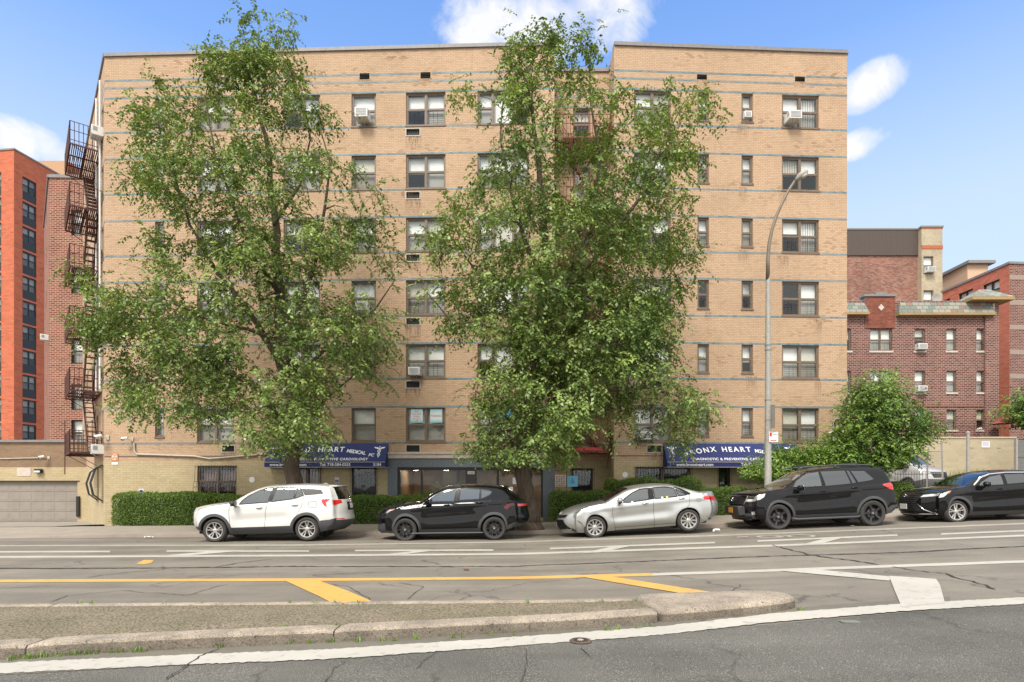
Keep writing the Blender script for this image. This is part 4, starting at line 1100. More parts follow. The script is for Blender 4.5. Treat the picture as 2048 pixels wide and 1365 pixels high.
fire_escape('fire_escape', 'red painted fire escape in the recess behind the right tree', WC, .08, WC.L-.08, lv, .95, M['rediron'], M['rediron'], WC.L-.45, 3.0, ladz=.45)
mb = MB(WC.M); zz = WC.px(1160, 900)[1]; mb.box((.02, -1.0, zz-.10), (WC.L-.5, -.93, zz+.04)); p = WC.M @ Vector((0, -1, zz)); tag(mb.build('beam', M['redbeam'], origin=p), 'bright red painted beam across the recess above the ground floor', 'beam')
# ---------------------------------------------------------------- conduits, cameras, signs
def conduit(W, pts, r, label, mat='conduit'):
    mb = MB(W.M); q = [W.px(*a) for a in pts]; mb.tube([(u, -.06, z) for u, z in q], r, 8)
    p = W.M @ Vector((q[0][0], 0, q[0][1])); tag(mb.build('conduit', M[mat], origin=p, smooth='auto'), label, 'conduit')
conduit(WL, [(270, 886), (271, 903), (276, 909), (330, 911), (390, 913), (420, 918), (470, 914), (530, 909), (565, 908), (778, 907)], .035, 'long pale conduit running along the left wing to the blue awning')
conduit(WL, [(778, 912), (860, 910), (975, 911), (1100, 911)], .03, 'pale conduit along the ledge over the lobby')
conduit(WR, [(1665, 884), (1665, 846), (1669, 839), (1678, 838), (1692, 842)], .035, 'bent grey conduit rising above the right corner camera', 'galv')
def cam(W, px, py, label, s=1.0):
    u, z = W.px(px, py); p = W.M @ Vector((u, 0, z)); t = thing('security_camera', label, 'security camera', p, group='security cameras on the walls')
    mb = MB(W.M); mb.box((u-.06*s, -.05, z-.08*s), (u+.06*s, 0, z+.08*s), bev=.01); mb.bar((u, -.02, z), (u-.12*s, -.26*s, z+.01), .02); mb.build('mount', M['conduit'], t, origin=p)
    mb = MB(W.M); mb.tube([(u-.24*s, -.30*s, z+.02), (u-.02, -.26*s, z+.05*s)], .055*s, 14); mb.lathe([(0, -.07*s), (.05*s, -.05*s), (.075*s, 0), (.05*s, .05*s), (0, .07*s)], 14, c=(u-.2*s, -.28*s, z)); mb.build('housing', M['white'], t, 'auto', origin=p)
    mb = MB(W.M); mb.lathe([(0, -.02*s), (.035*s, 0), (0, .012*s)], 12, axis='y', c=(u-.2*s, -.36*s, z-.02*s)); mb.build('lens', M['black'], t, origin=p)
cam(WL, 265, 880, 'white dome camera on the left wing beside its conduit', 1.1)
cam(WR, 1663, 868, 'white ball camera near the right corner above the young tree', 1.2)
cam(WL, 216, 876, 'white and black floodlight camera at the left building corner', 1.3)
# fallout shelter style sign: orange circle triangles
u, z = WL.px(230, 915); p = WL.M @ Vector((u, -.02, z)); t = thing('shelter_sign', 'faded orange and white radiation shelter sign on the left building corner', 'sign', p)
mb = MB(WL.M); mb.box((u-.16, -.02, z-.17), (u+.16, 0, z+.17)); mb.build('plate', M['signorange'], t, origin=p)
mb = MB(WL.M); mb.lathe([(0, -.004), (.13, -.004), (.13, .0)], 24, axis='y', c=(u, -.022, z)); mb.build('disc', M['shade'], t, origin=p)
mb = MB(WL.M)
for a in (90, 210, 330):
    a0 = R(a); c = (u+.0, z)
    mb.face([(c[0], -.030, c[1]), (c[0]+.115*math.cos(a0-.5), -.030, c[1]+.115*math.sin(a0-.5)), (c[0]+.115*math.cos(a0+.5), -.030, c[1]+.115*math.sin(a0+.5))])
mb.build('trefoil', M['signorange'], t, origin=p)
mb = MB(WL.M); mb.box((u-.14, -.015, z-.33), (u+.14, 0, z-.21)); tag(mb.build('sign', M['signwhite'], origin=p), 'small white sign strip just under the orange shelter sign', 'sign')
u, z = WL.px(504, 960); p = WL.M @ Vector((u, 0, z)); mb = MB(WL.M); mb.lathe([(0, -.014), (.13, -.014), (.13, 0)], 20, axis='y', c=(u, 0, z)); tag(mb.build('oval_plate', M['signwhite'], origin=p), 'small pale oval plate on the yellow wall left of the tree', 'sign')
u, z = WR.px(1250, 950); p = WR.M @ Vector((u, 0, z)); mb = MB(WR.M); mb.lathe([(0, -.014), (.12, -.014), (.12, 0)], 20, axis='y', c=(u, 0, z)); tag(mb.build('oval_plate', M['signwhite'], origin=p), 'small pale oval plate on the yellow wall of the right wing', 'sign')
# accessible entrance sign
u, z = WL.px(674, 961); p = WL.M @ Vector((u, 0, z)); t = thing('accessible_sign', 'small white and blue accessible entrance sign beside the barred door', 'sign', p)
mb = MB(WL.M); mb.box((u-.09, -.015, z-.13), (u+.09, 0, z+.13)); mb.build('plate', M['signwhite'], t, origin=p)
mb = MB(WL.M); mb.box((u-.07, -.02, z-.10), (u+.07, -.016, z+.02), 0); mb.build('symbol_field', M['signnavy'], t, origin=p)
mb = MB(WL.M); mb.tube([(u-.01, -.024, z+.0), (u-.01, -.024, z-.04), (u+.02, -.024, z-.045), (u+.03, -.024, z-.08)], .008, 4); mb.tube([(u-.01+.03*math.cos(a), -.024, z-.055+.03*math.sin(a)) for a in [R(130+22*i) for i in range(10)]], .006, 4); mb.build('symbol', M['signwhite'], t, origin=p)
# white notice board and blue accessible board near the recess
Yb = 24.6
def board(px, py, w, h, label, mat, Y=Yb, post=None):
    x, z = X(px, Y), Z(py, Y); t = thing('notice_board', label, 'sign', (x, Y, z))
    mb = MB(); mb.box((x-w/2, Y-.012, z-h/2), (x+w/2, Y+.012, z+h/2)); mb.build('board', mat, t, origin=(x, Y, z))
    return t, x, z
t, x, z = board(1121, 962, .46, .50, 'white notice board with rows of small coloured print beside the recess', M['shade'], 25.75)
mb = MB()
for r_ in range(6):
    for c in range(4): mb.box((x-.19+c*.1, 25.725, z+.17-r_*.075), (x-.12+c*.1, 25.737, z+.205-r_*.075), (r_+c) % 3)
mb.build('printed_rows', [M['signnavy'], M['signred'], M['acgrille']], t, origin=(x, 25.75, z))
mb = MB(); mb.box((x-.215, 25.715, z-.235), (x+.215, 25.724, z-.225)); mb.build('border', M['signorange'], t, origin=(x, 25.75, z))
t, x, z = board(1145, 963, .43, .44, 'sky blue accessible symbol board on a thin black post', M['signblue'], 24.6)
mb = MB(); mb.bar((x-.25, 24.6, .1), (x-.25, 24.6, z+.6), .016); mb.build('post', M['black'], t, origin=(x, 24.6, z))
mb = MB(); yv = 24.585
mb.lathe([(0, -.003), (.022, -.003), (.022, 0)], 10, axis='y', c=(x-.01, yv, z+.105)); mb.tube([(x-.01, yv, z+.07), (x, yv, z), (x+.05, yv, z-.01), (x+.07, yv, z-.07)], .010, 4)
mb.tube([(x-.0+.055*math.cos(a), yv, z-.03+.055*math.sin(a)) for a in [R(120+24*i) for i in range(11)]], .009, 4); mb.tube([(x-.01, yv, z+.04), (x+.05, yv, z+.035)], .008, 4)
mb.build('wheelchair_symbol', M['signnavy'], t, origin=(x, 24.6, z))
# small white parking-style sign in the left hedge
x, z = X(283, 24.7), Z(984, 24.7); t = thing('hedge_sign', 'small white sign with a blue figure standing in the left hedge', 'sign', (x, 24.7, 0))
mb = MB(); mb.box((x-.10, 24.68, z-.17), (x+.10, 24.7, z+.12)); mb.build('plate', M['signwhite'], t, origin=(x, 24.7, 0))
mb = MB(); mb.box((x-.06, 24.672, z-.02), (x+.06, 24.679, z+.08)); mb.box((x-.05, 24.672, z-.12), (x-.01, 24.679, z-.05)); mb.box((x+.02, 24.672, z-.12), (x+.05, 24.679, z-.05)); mb.build('printed_figure', M['signnavy'], t, origin=(x, 24.7, 0))
mb = MB(); mb.bar((x, 24.71, .05), (x, 24.71, z-.1), .015); mb.build('post', M['galv'], t, origin=(x, 24.7, 0))
# ---------------------------------------------------------------- street lamp
M['armsteel'] = plain('weathered_arm_steel', (.22, .18, .135), .55, metal=.2)
YL = 20.25; xl = X(1536, YL)
sl = thing('street_lamp', 'tall galvanised street lamp with a curved arm standing before the right wing', 'street lamp', (xl, YL, slope(xl)+.12))
g0 = slope(xl)+.12; zj = Z(560, YL); og = (xl, YL, g0)
mb = MB(); mb.lathe([(.18, 0), (.18, .35), (.12, .5), (.105, zj*.35), (.088, zj*.7), (.065, zj-g0+.3)], 20, c=(xl, YL, g0)); mb.build('pole', M['galv'], sl, 'auto', origin=og)
pts = [(1535.5, 560), (1536, 520), (1538, 490), (1544, 460), (1553, 432), (1565, 405), (1578, 380), (1590, 362)]
mb = MB(); P3 = [(X(a, YL-.05*i), YL-.05*i, Z(b, YL-.05*i)) for i, (a, b) in enumerate(pts)]
mb.tube(P3, [.066, .062, .058, .054, .05, .046, .042, .04], 12); mb.build('arm', M['armsteel'], sl, True, origin=og)
a, b = Vector(P3[-1]), Vector((X(1614, YL-.5), YL-.55, Z(343, YL-.5))); d = (b-a)
mb = MB(); mb.tube([a, a+d*.15, a+d*.4, a+d*.8, b], [.045, .075, .115, .12, .04], 12)
mb.build('lamp_head', M['galv'], sl, True, origin=og)
mb = MB(); mb.tube([a+d*.42+Vector((.03, -.07, -.075)), a+d*.8+Vector((.03, -.06, -.07))], [.06, .055], 10); mb.build('lens', M['conduit'], sl, True, origin=og)
mb = MB()
for zz in (Z(690, YL), Z(700, YL), Z(800, YL), Z(840, YL), Z(880, YL)): mb.lathe([(.112, -.012), (.118, -.012), (.118, .012), (.112, .012)], 16, c=(xl, YL, zz))
mb.build('band_clamp', M['acgrille'], sl, origin=og)
x0, x1 = X(1538.5, YL-.1), X(1546, YL-.1)
t = thing('edge_on_sign', 'dark brown traffic sign seen edge on from behind on the lamp pole', 'sign', (x0, YL-.1, Z(858, YL)))
mb = MB(); mb.box((x0, YL-.26, Z(858, YL)), (x1, YL-.23, Z(812, YL))); mb.build('plate', plain('sign_back', (.16, .14, .12), .5), t, origin=t.location)
t = thing('parking_sign', 'white parking rule sign with a red corner mark on the lamp pole', 'sign', (X(1547, YL-.12), YL-.12, Z(875, YL)))
xa, xb, za, zc = X(1538, YL-.14), X(1556, YL-.14), Z(885, YL), Z(865, YL)
mb = MB(); mb.box((xa, YL-.15, za), (xb, YL-.14, zc)); mb.build('plate', M['signwhite'], t, origin=t.location)
mb = MB(); mb.box((xa+.02, YL-.156, zc-.15), (xa+.09, YL-.151, zc-.02)); mb.box((xa+.04, YL-.156, za+.04), (xb-.06, YL-.151, za+.065)); mb.build('red_marks', M['signred'], t, origin=t.location)
text_mesh('lettering', 'NO STANDING', .036, M['signnavy'], t, Matrix.Translation((xa+.20, YL-.153, zc-.10)) @ Matrix.Rotation(R(90), 4, 'X'), .001, origin=t.location, wide=.6)
# ---------------------------------------------------------------- neighbouring buildings
def simple_win(parent, W, u, z, w, h, cols=(1,), frame=None, seed=0, org=None, fw=.05, shades='std', sill=None, bars=None):
    o = window(parent, W, u-w/2, u+w/2, z, z+h, cols, org, seed=seed, frame=frame, fw=fw, dep=.12, shades=shades, sill=False, bars=bars, room=False)
    mb = MB(W.M); mb.face([(u-w/2, .45, z), (u+w/2, .45, z), (u+w/2, .45, z+h), (u-w/2, .45, z+h)]); mb.build('room_interior', M['room'], o, origin=org)
    if sill:
        mb = MB(W.M); mb.box((u-w/2-.08, -.06, z-.14), (u+w/2+.08, .04, z-.01)); mb.build('stone_sill', sill, o, origin=org)
    return o
def block(root, pts, z0, z1, mat, org, ops=None, roofmat=None):
    """closed footprint (outside on the right-hand walk order used by Wall); ops: {edge: openings}"""
    ops = ops or {}; Ws = []
    for i in range(len(pts)):
        W = Wall(pts[i], pts[(i+1) % len(pts)]); Ws.append(W); m_ = mat[i % len(mat)] if isinstance(mat, list) else mat
        W.mesh('wall', z0, z1, ops.get(i, []), m_, root, org, uvo=i*.37)
    mb = MB(); mb.fi([mb.pt((p[0], p[1], z1-.3)) for p in pts]); mb.build('roof', roofmat or M['roof'], root, origin=org)
    return Ws
def cap(root, W, z, mat, org, h=.18, over=.08, th=.35, name='coping'):
    mb = MB(W.M); mb.box((-over, -over, z-.01), (W.L+over, th, z+h)); mb.build(name, mat, root, origin=org)

# --- orange brick tower, far left
c0 = (X(28, 70), 70.0); rt = Vector((.16, 1)).normalized(); lf = Vector((-1, .12)).normalized()
P0 = (c0[0]+lf.x*26, c0[1]+lf.y*26); P1 = c0; P2 = (c0[0]+rt.x*30, c0[1]+rt.y*30); P3 = (P2[0]+lf.x*26, P2[1]+lf.y*26)
org = (c0[0], c0[1], 0); tw = thing('orange_tower', 'bright orange brick apartment tower at the far left edge', 'apartment tower', org)
WA, WB2 = Wall(P0, P1), Wall(P1, P2); zt_ = Z(300, 70)
ua = WB2.px(45)[0]; ub = WB2.px(73)[0]; opsR = []; opsL = []; flz = []
for i in range(12):
    zz = Z(398+49.6*i*1.0, 71.0); flz.append(zz)
    if zz < 3: break
    opsR.append((ua, ub, zz, zz+2.72)); ul = WA.px(-14)[0]; ur = WA.px(2.5)[0]; opsL.append((ul, ur, zz, zz+2.72))
block(tw, [P0, P1, P2, P3], -1, zt_, M['orange'], org, {0: opsL, 1: opsR})
for k, (W, ops) in enumerate(((WB2, opsR), (WA, opsL))):
    cap(tw, W, zt_, M['coping'], org)
    for i, (a, b, c, d) in enumerate(ops):
        o = simple_win(tw, W, (a+b)/2, c+.95, b-a, d-c-.95, (1, 1), M['darkframe'], i*3+k, org, fw=.10, shades='grey')
        mb = MB(W.M); mb.box((a, .06, c), (b, .12, c+.95)); mb.build('spandrel_panel', M['darkframe'], o, origin=org)
pb0 = (X(68, 84), 84.0); org2 = org
bw = [(X(68, 86), 86.), (X(134, 86), 86.), (X(134, 86)+2.0, 100.), (X(68, 86), 100.)]
Ws = [Wall(bw[i], bw[(i+1) % 4]) for i in range(4)]
for i, W in enumerate(Ws): W.mesh('penthouse_wall', zt_-6, Z(322, 86)+(0), [], plain('tan_penthouse', (.50, .30, .17), .8) if i == 0 else M['orange'], tw, org)
mb = MB(); mb.fi([mb.pt((p[0], p[1], Z(322, 86))) for p in bw]); mb.build('penthouse_roof', M['coping'], tw, origin=org)
# --- dark red brick apartment house behind the garage
q0 = (X(98, 36), 36.0); e1 = (q0[0]+SD.x*9, q0[1]+SD.y*9); q2 = (q0[0]+9.5, 36.25); q3 = (q2[0]+SD.x*9, q2[1]+SD.y*9)
org = (q0[0], q0[1], 0); dr = thing('dark_red_building', 'dark red brick apartment house between the orange tower and the fire escape', 'apartment building', org)
WF, WSd = Wall(q0, q2), Wall(e1, q0); ztd = Z(356, 36); ops = []; opss = []
for y in (640+250*.3369, 640+525*.3369, 640+735*.3369, 700-116, 700-232):
    c = Z(y+4, 36.1); a = WF.px(142)[0]; ops.append((a, a+1.15, c, c+1.55))
for y in (790, 700, 610, 520, 440): opss.append((WSd.L-5.2, WSd.L-4.5, Z(y, 39), Z(y, 39)+1.1))
block(dr, [e1, q0, q2, q3], -.5, ztd, M['darkred'], org, {0: opss, 1: ops})
for i, (a, b, c, d) in enumerate(ops): simple_win(dr, WF, (a+b)/2, c, b-a, d-c, (1,), M['darkframe'], i, org, bars='guard')
for i, (a, b, c, d) in enumerate(opss): simple_win(dr, WSd, (a+b)/2, c, b-a, d-c, (1,), M['frame'], i+9, org)
cap(dr, WF, ztd, M['coping'], org); cap(dr, WSd, ztd, M['coping'], org)
ac_unit(WSd, 0, 0, .4, .35, .4, 'white air conditioner high on the side of the dark red house', wpos=(WSd.L-1.0, Z(677, 36.8)), bracket=False)
# --- low garage building
g0 = (-52.0, 34.2); g1 = (A_[0]+SD.x*9.5, A_[1]+SD.y*9.5); g1 = (g1[0]+.05, 34.05); org = (g1[0], g1[1], 0)
gb = thing('garage_building', 'low ochre brick garage building with a wide pale door at the left edge', 'garage', org)
WG = Wall(g0, g1); ztg = Z(884, 34.1); zsp = Z(935, 34.1)
gd0, gd1 = WG.px(-78)[0], WG.px(155)[0]; zd1 = Z(964, 34.1); zb0 = -.75
WG.mesh('wall', zsp, ztg, [], M['garagebrick'], gb, org); WG.mesh('base_wall', zb0, zsp, [(gd0, gd1, zb0-.1, zd1)], M['yellow'], gb, org, reveal=.2)
W2 = Wall((g0[0], 35.6), g0); W2.mesh('wall', zb0, ztg, [], M['garagebrick'], gb, org)
mb = MB(); mb.fi([mb.pt(p) for p in ((g0[0], 34.2, ztg-.05), (g1[0], 34.05, ztg-.05), (g1[0]-1.4, 36.0, ztg-.05), (g0[0], 36.0, ztg-.05))]); mb.build('roof', M['roof'], gb, origin=org)
mb = MB(WG.M); mb.box((0, -.12, ztg-.03), (WG.L+.02, .3, ztg+.10)); mb.build('coping', M['coping'], gb, origin=org)
mb = MB(WG.M); zf = Z(1041, 34.1)-.05; mb.face([(gd0, .16, zb0), (gd1, .16, zb0), (gd1, .16, zd1), (gd0, .16, zd1)])
nr, nc = 4, 10
for i in range(nr):
    for j in range(nc):
        a = gd0+(gd1-gd0)*j/nc+.10; b = gd0+(gd1-gd0)*(j+1)/nc-.10; c = zf+(zd1-zf)*i/nr+.09; d = zf+(zd1-zf)*(i+1)/nr-.09
        mb.box((a, .151, c), (b, .159, d), bev=.006)
    mb.box((gd0, .150, zf+(zd1-zf)*i/nr-.006), (gd1, .1585, zf+(zd1-zf)*i/nr+.006), 1)
mb.build('garage_door', [M['greydoor'], M['sill']], gb, origin=org)
mb = MB(WG.M); mb.box((gd0-.1, -.02, zd1), (gd1+.12, .1, zd1+.06)); mb.build('door_lintel', M['black'], gb, origin=org)
mb = MB(WG.M); u = WG.px(159)[0]; mb.box((u-.13, -.12, Z(1034, 34)), (u+.05, .0, Z(993, 34)), bev=.02); tag(mb.build('door_buffer', M['black'], origin=tuple(WG.M @ Vector((u, 0, 0)))), 'black rubber buffer post beside the pale garage door', 'buffer')
u, z = WG.px(80, 943); pp = WG.M @ Vector((u, 0, z)); t = thing('wall_light', 'black floodlight over the garage door', 'wall light', pp)
mb = MB(WG.M); mb.box((u-.2, -.22, z-.1), (u+.2, 0, z+.13), bev=.03); mb.build('housing', M['black'], t, origin=pp); mb = MB(WG.M); mb.box((u-.16, -.235, z-.07), (u+.16, -.221, z+.03)); mb.build('lens', M['white'], t, origin=pp)
cam(WG, 98, 916, 'white camera on a thin conduit across the garage wall', 1.2)
mb = MB(WG.M); mb.tube([(WG.px(0)[0], -.05, WG.px(0, 918)[1]), (WG.px(93)[0], -.05, WG.px(93, 916)[1])], .03, 6); tag(mb.build('conduit', M['conduit'], origin=tuple(WG.M @ Vector((WG.px(50)[0], 0, 3)))), 'thin straight conduit leading to the garage wall camera', 'conduit')
u, z = WG.px(52, 944); mb = MB(WG.M); mb.box((u-.5, -.02, z-.25), (u+.28, -.004, z+.22)); tag(mb.build('faded_sign', M['stone'], origin=tuple(WG.M @ Vector((u, 0, z)))), 'small faded pale sign on the garage wall above the door', 'sign')

# --- maroon brick house, right
Ym = 44.0; x0, x1 = X(1690, Ym), X(1993, Ym); ymb = Ym
org = (x0, Ym, 0); mh2 = thing('maroon_house', 'three storey maroon brick house with a slate tiled eave behind the retaining wall', 'apartment building', org)
WM = Wall((x0-6, Ym), (x1, Ym)); zmt = Z(602, Ym); zg = Z(872, Ym)-1
mcols = [(1740, 44, (1, 1), 'a'), (1829, 21, (1,), 'b'), (1893, 20, (1,), 'c'), (1953, 20, (1,), 'd'), (1694, 9, (1,), 'z')]
rows_ = [(658, 702), (742, 785), (820, 860)]; ops = []
for xx, w, c, k in mcols:
    for r_, (ya, yb_) in enumerate(rows_):
        a = WM.px(xx if k != 'z' else 1684)[0]; b = WM.px(xx+w if k != 'z' else 1702)[0]; ops.append((a, b, Z(yb_, Ym), Z(ya, Ym), c, k, r_))
block(mh2, [(x0-6, Ym), (x1, Ym), (x1, Ym+11), (x0-6, Ym+11)], zg, zmt, M['maroon'], org, {0: [o[:4] for o in ops]})
for i, (a, b, c, d, cc, k, r_) in enumerate(ops):
    simple_win(mh2, WM, (a+b)/2, c, b-a, d-c, cc, M['frame'], i*5+2, org, sill=M['stone'], bars='guard' if k in 'ad' and r_ < 2 else None)
# raised central gable panel
WMp = Wall((X(1730, Ym-.06), Ym-.06), (X(1790, Ym-.06), Ym-.06)); WMp.mesh('gable_panel', Z(657, Ym), Z(594, Ym), [], M['rust'], mh2, org)
mb = MB(); zz0, zz1 = Z(657, Ym), Z(594, Ym); xa, xb = X(1730, Ym-.06), X(1790, Ym-.06)
for xx in (xa, xb): mb.face([(xx, Ym-.06, zz0), (xx, Ym+.5, zz0), (xx, Ym+.5, zz1), (xx, Ym-.06, zz1)])
mb.box((xa-.1, Ym-.14, zz1), (xb+.1, Ym+.55, zz1+.16)); mb.box((xa+.8, Ym-.1, zz1+.16), (xb-.6, Ym+.4, zz1+.32)); mb.build('gable_coping', M['coping'], mh2, origin=org)
cx_ = X(1761, Ym); cz_ = Z(616, Ym); mb = MB(); mb.prism([(cx_-.22, cz_), (cx_, cz_-.25), (cx_+.22, cz_), (cx_, cz_+.25)], Ym-.10, Ym-.062); mb.build('diamond_ornament', M['stone'], mh2, origin=org)
def slate_mat():
    m, nt, b = newmat('variegated_slate_tiles'); L = nt.links; uv = coords(nt, 'UV')
    br = N(nt, 'ShaderNodeTexBrick'); L.new(uv, br.inputs[0]); br.inputs['Color1'].default_value = (0, 0, 0, 1); br.inputs['Color2'].default_value = (1, 1, 1, 1); br.inputs['Mortar'].default_value = (.5,)*3+(1,)
    br.inputs['Scale'].default_value = 1; br.inputs['Brick Width'].default_value = .45; br.inputs['Row Height'].default_value = .3; br.inputs['Mortar Size'].default_value = .018
    r = ramp(nt, [(0, (.17, .20, .17)), (.3, (.26, .27, .23)), (.55, (.30, .28, .22)), (.75, (.25, .16, .13)), (.9, (.28, .26, .22)), (1, (.19, .21, .19))], 'CONSTANT'); L.new(br.outputs[0], r.inputs[0])
    L.new(mixc(nt, br.outputs['Fac'], r.outputs[0], (.10, .10, .09)), b.inputs['Base Color']); b.inputs['Roughness'].default_value = .7
    bump(nt, b, mth(nt, 'SUBTRACT', 1.0, br.outputs['Fac']), .6, .02); return m
M['slate'] = slate_mat()
def eave(x_a, x_b, z0, z1, y0, name='tiled_eave'):
    mb = MB(); L_ = x_b-x_a
    mb.face([(x_a, y0-.42, z0), (x_b, y0-.42, z0), (x_b-.25, y0-.12, z1), (x_a+.25, y0-.12, z1)], 0, [(0, 0), (L_, 0), (L_-.25, .9), (.25, .9)])
    for s, e in ((x_a, x_a+.25), (x_b, x_b-.25)): mb.face([(s, y0-.42, z0), (e, y0-.12, z1), (s, y0+.15, z0)], 0, [(0, 0), (1, 1.5), (1, 0)])
    mb.box((x_a, y0-.45, z0-.16), (x_b, y0+.0, z0-.004), 1)
    mb.face([(x_a+.25, y0-.12, z1), (x_b-.25, y0-.12, z1), (x_b-.25, y0+1.2, z1-.1), (x_a+.25, y0+1.2, z1-.1)], 2)
    mb.build(name, [M['slate'], plain('ochre_soffit', (.36, .24, .10), .7), M['coping']], mh2, origin=org, recalc=False)
eave(X(1680, Ym)-6, X(1733, Ym), Z(628, Ym), Z(607, Ym), Ym); eave(X(1791, Ym), X(1983, Ym), Z(629, Ym), Z(606, Ym), Ym)
# corner turret with pyramid tile roof
tx0, tx1 = X(1972, Ym-.2), X(1999, Ym-.2); zt0 = Z(600, Ym)
tb = [(tx0, Ym-.15), (tx1, Ym-.15), (tx1, Ym+1.4), (tx0, Ym+1.4)]
for i in range(4): Wall(tb[i], tb[(i+1) % 4]).mesh('turret_wall', zg, zt0, [], M['maroon'], mh2, org)
mb = MB(); cxx, cyy = (tx0+tx1)/2, Ym+.6; o_ = .65; zt1 = Z(574, Ym)
cn = [(tx0-o_-.8, Ym-.15-o_), (tx1+o_, Ym-.15-o_), (tx1+o_, Ym+1.4+o_), (tx0-o_-.8, Ym+1.4+o_)]
tp = [(cxx-.35, cyy), (cxx+.35, cyy)]
mb.face([(*cn[0], zt0), (*cn[1], zt0), (*tp[1], zt1), (*tp[0], zt1)], 0, [(0, 0), (3, 0), (1.9, 1.6), (1.1, 1.6)])
mb.face([(*cn[1], zt0), (*cn[2], zt0), (*tp[1], zt1)], 0, [(0, 0), (3, 0), (1.5, 1.6)]); mb.face([(*cn[3], zt0), (*cn[0], zt0), (*tp[0], zt1)], 0, [(0, 0), (3, 0), (1.5, 1.6)])
mb.face([(*cn[2], zt0), (*cn[3], zt0), (*tp[0], zt1), (*tp[1], zt1)], 0, [(0, 0), (3, 0), (1.9, 1.6), (1.1, 1.6)])
mb.box((cn[0][0], cn[0][1], zt0-.22), (cn[2][0], cn[2][1], zt0-.004), 1); mb.build('turret_roof', [M['slate'], plain('ochre_fascia', (.36, .24, .10), .7)], mh2, origin=org, recalc=False)
mb = MB(); mb.box((X(1986, Ym-.2), Ym-.19, Z(626, Ym)), (X(1990, Ym-.2), Ym-.152, Z(609, Ym))); mb.build('stone_inset', M['stone'], mh2, origin=org)
mb = MB(); zz = Z(814, Ym); mb.box((x0-6, Ym-.05, zz), (x1, Ym-.003, zz+.12)); mb.build('belt_course', M['rust'], mh2, origin=org)
for r_, lb in ((695, 'white air conditioner in the top row of the maroon house'), (779, 'white air conditioner in the middle row of the maroon house')):
    ac_unit(WM, 1839, r_, .66, .42, .4, lb)
cam(WM, 1956, 860, 'tiny white lamp on the maroon wall above the iron fence', 1.3)
# --- pale brick building with brown cladding and old red flank
Yp = 60.0; org = (X(1697, Yp), Yp, 0)
pl_ = thing('brown_clad_building', 'taller building with brown metal cladding and a pale brick stair tower', 'apartment building', org)
xa, xb, xc = X(1640, Yp), X(1835, Yp), X(1885, Yp)
zc_, zr_, zp_ = Z(512, Yp), Z(461, Yp), Z(455, Yp-.6)
W1 = Wall((xa, Yp), (xb, Yp)); W1.mesh('flank_wall', 5, zc_, [], M['mixedred'], pl_, org); Wall((xa, Yp+16), (xa, Yp)).mesh('flank_wall', 5, zc_, [], M['mixedred'], pl_, org)
mb = MB(); mb.box((xa, Yp-.12, zc_), (xb, Yp+16, zr_))
n = 40
for i in range(n): xx = xa+(xb-xa)*i/n; mb.box((xx, Yp-.14, zc_+.01), (xx+.06, Yp-.121, zr_-.01))
mb.build('metal_cladding', M['brownpanel'], pl_, origin=org)
mb = MB(); mb.box((xa, Yp-.18, zr_), (xb, Yp+.1, zr_+.15)); mb.build('coping', M['coping'], pl_, origin=org)
W3 = Wall((xb, Yp-.6), (X(1885, Yp-.6), Yp-.6)); xe = X(1885, Yp-.6)
wo = [(W3.px(1847)[0], W3.px(1867)[0], Z(549, Yp-.6), Z(513, Yp-.6)), (W3.px(1847)[0], W3.px(1867)[0], Z(620, Yp-.6), Z(581, Yp-.6))]
block(pl_, [(xb, Yp-.6), (xe, Yp-.6), (xe, Yp+14), (xb, Yp+14)], 5, zp_, M['palebrick'], org, {0: wo})
for i, (a, b, c, d) in enumerate(wo): simple_win(pl_, W3, (a+b)/2, c, b-a, d-c, (1,), M['frame'], i+4, org)
M['oband'] = plain('orange_brick_band', (.42, .13, .06), .8, scale=9)
for ya, yb_ in ((463, 457), (503, 496)): mb = MB(); mb.box((xb-.02, Yp-.64, Z(ya, Yp)), (xe+.03, Yp-.603, Z(yb_, Yp))); mb.build('red_brick_band', M['oband'], pl_, origin=org)
cap(pl_, W3, zp_, M['coping'], org, h=.14)
ac_unit(W3, 1857, 542, .8, .5, .5, 'white air conditioner high on the pale brick stair tower')
t = thing('satellite_dish', 'grey satellite dish above the tiled eave of the maroon house', 'satellite dish', (X(1873, 46), 46.0, Z(602, 46)))
mb = MB(); mb.lathe([(0, .08), (.18, .05), (.34, 0), (.36, -.0)], 20, axis='y', c=(0, 0, .22)); mb.build('dish', M['galv'], t, 'auto'); mb = MB(); mb.bar((0, .1, -.5), (0, .1, .2), .03); mb.bar((0, 0, .0), (0, -.3, .2), .015); mb.build('mast', M['galv'], t)
# --- striped building at the far right
Ys = 50.0; cS = (X(2019, Ys), Ys); bS = (X(1885, 57.5), 57.5); dS = (cS[0]+16, Ys+1.2)
zs_ = Z(528, Ys); org = (cS[0], cS[1], 0)
ss_ = thing('striped_building', 'orange and maroon brick building with grey stripes at the right edge', 'apartment building', org)
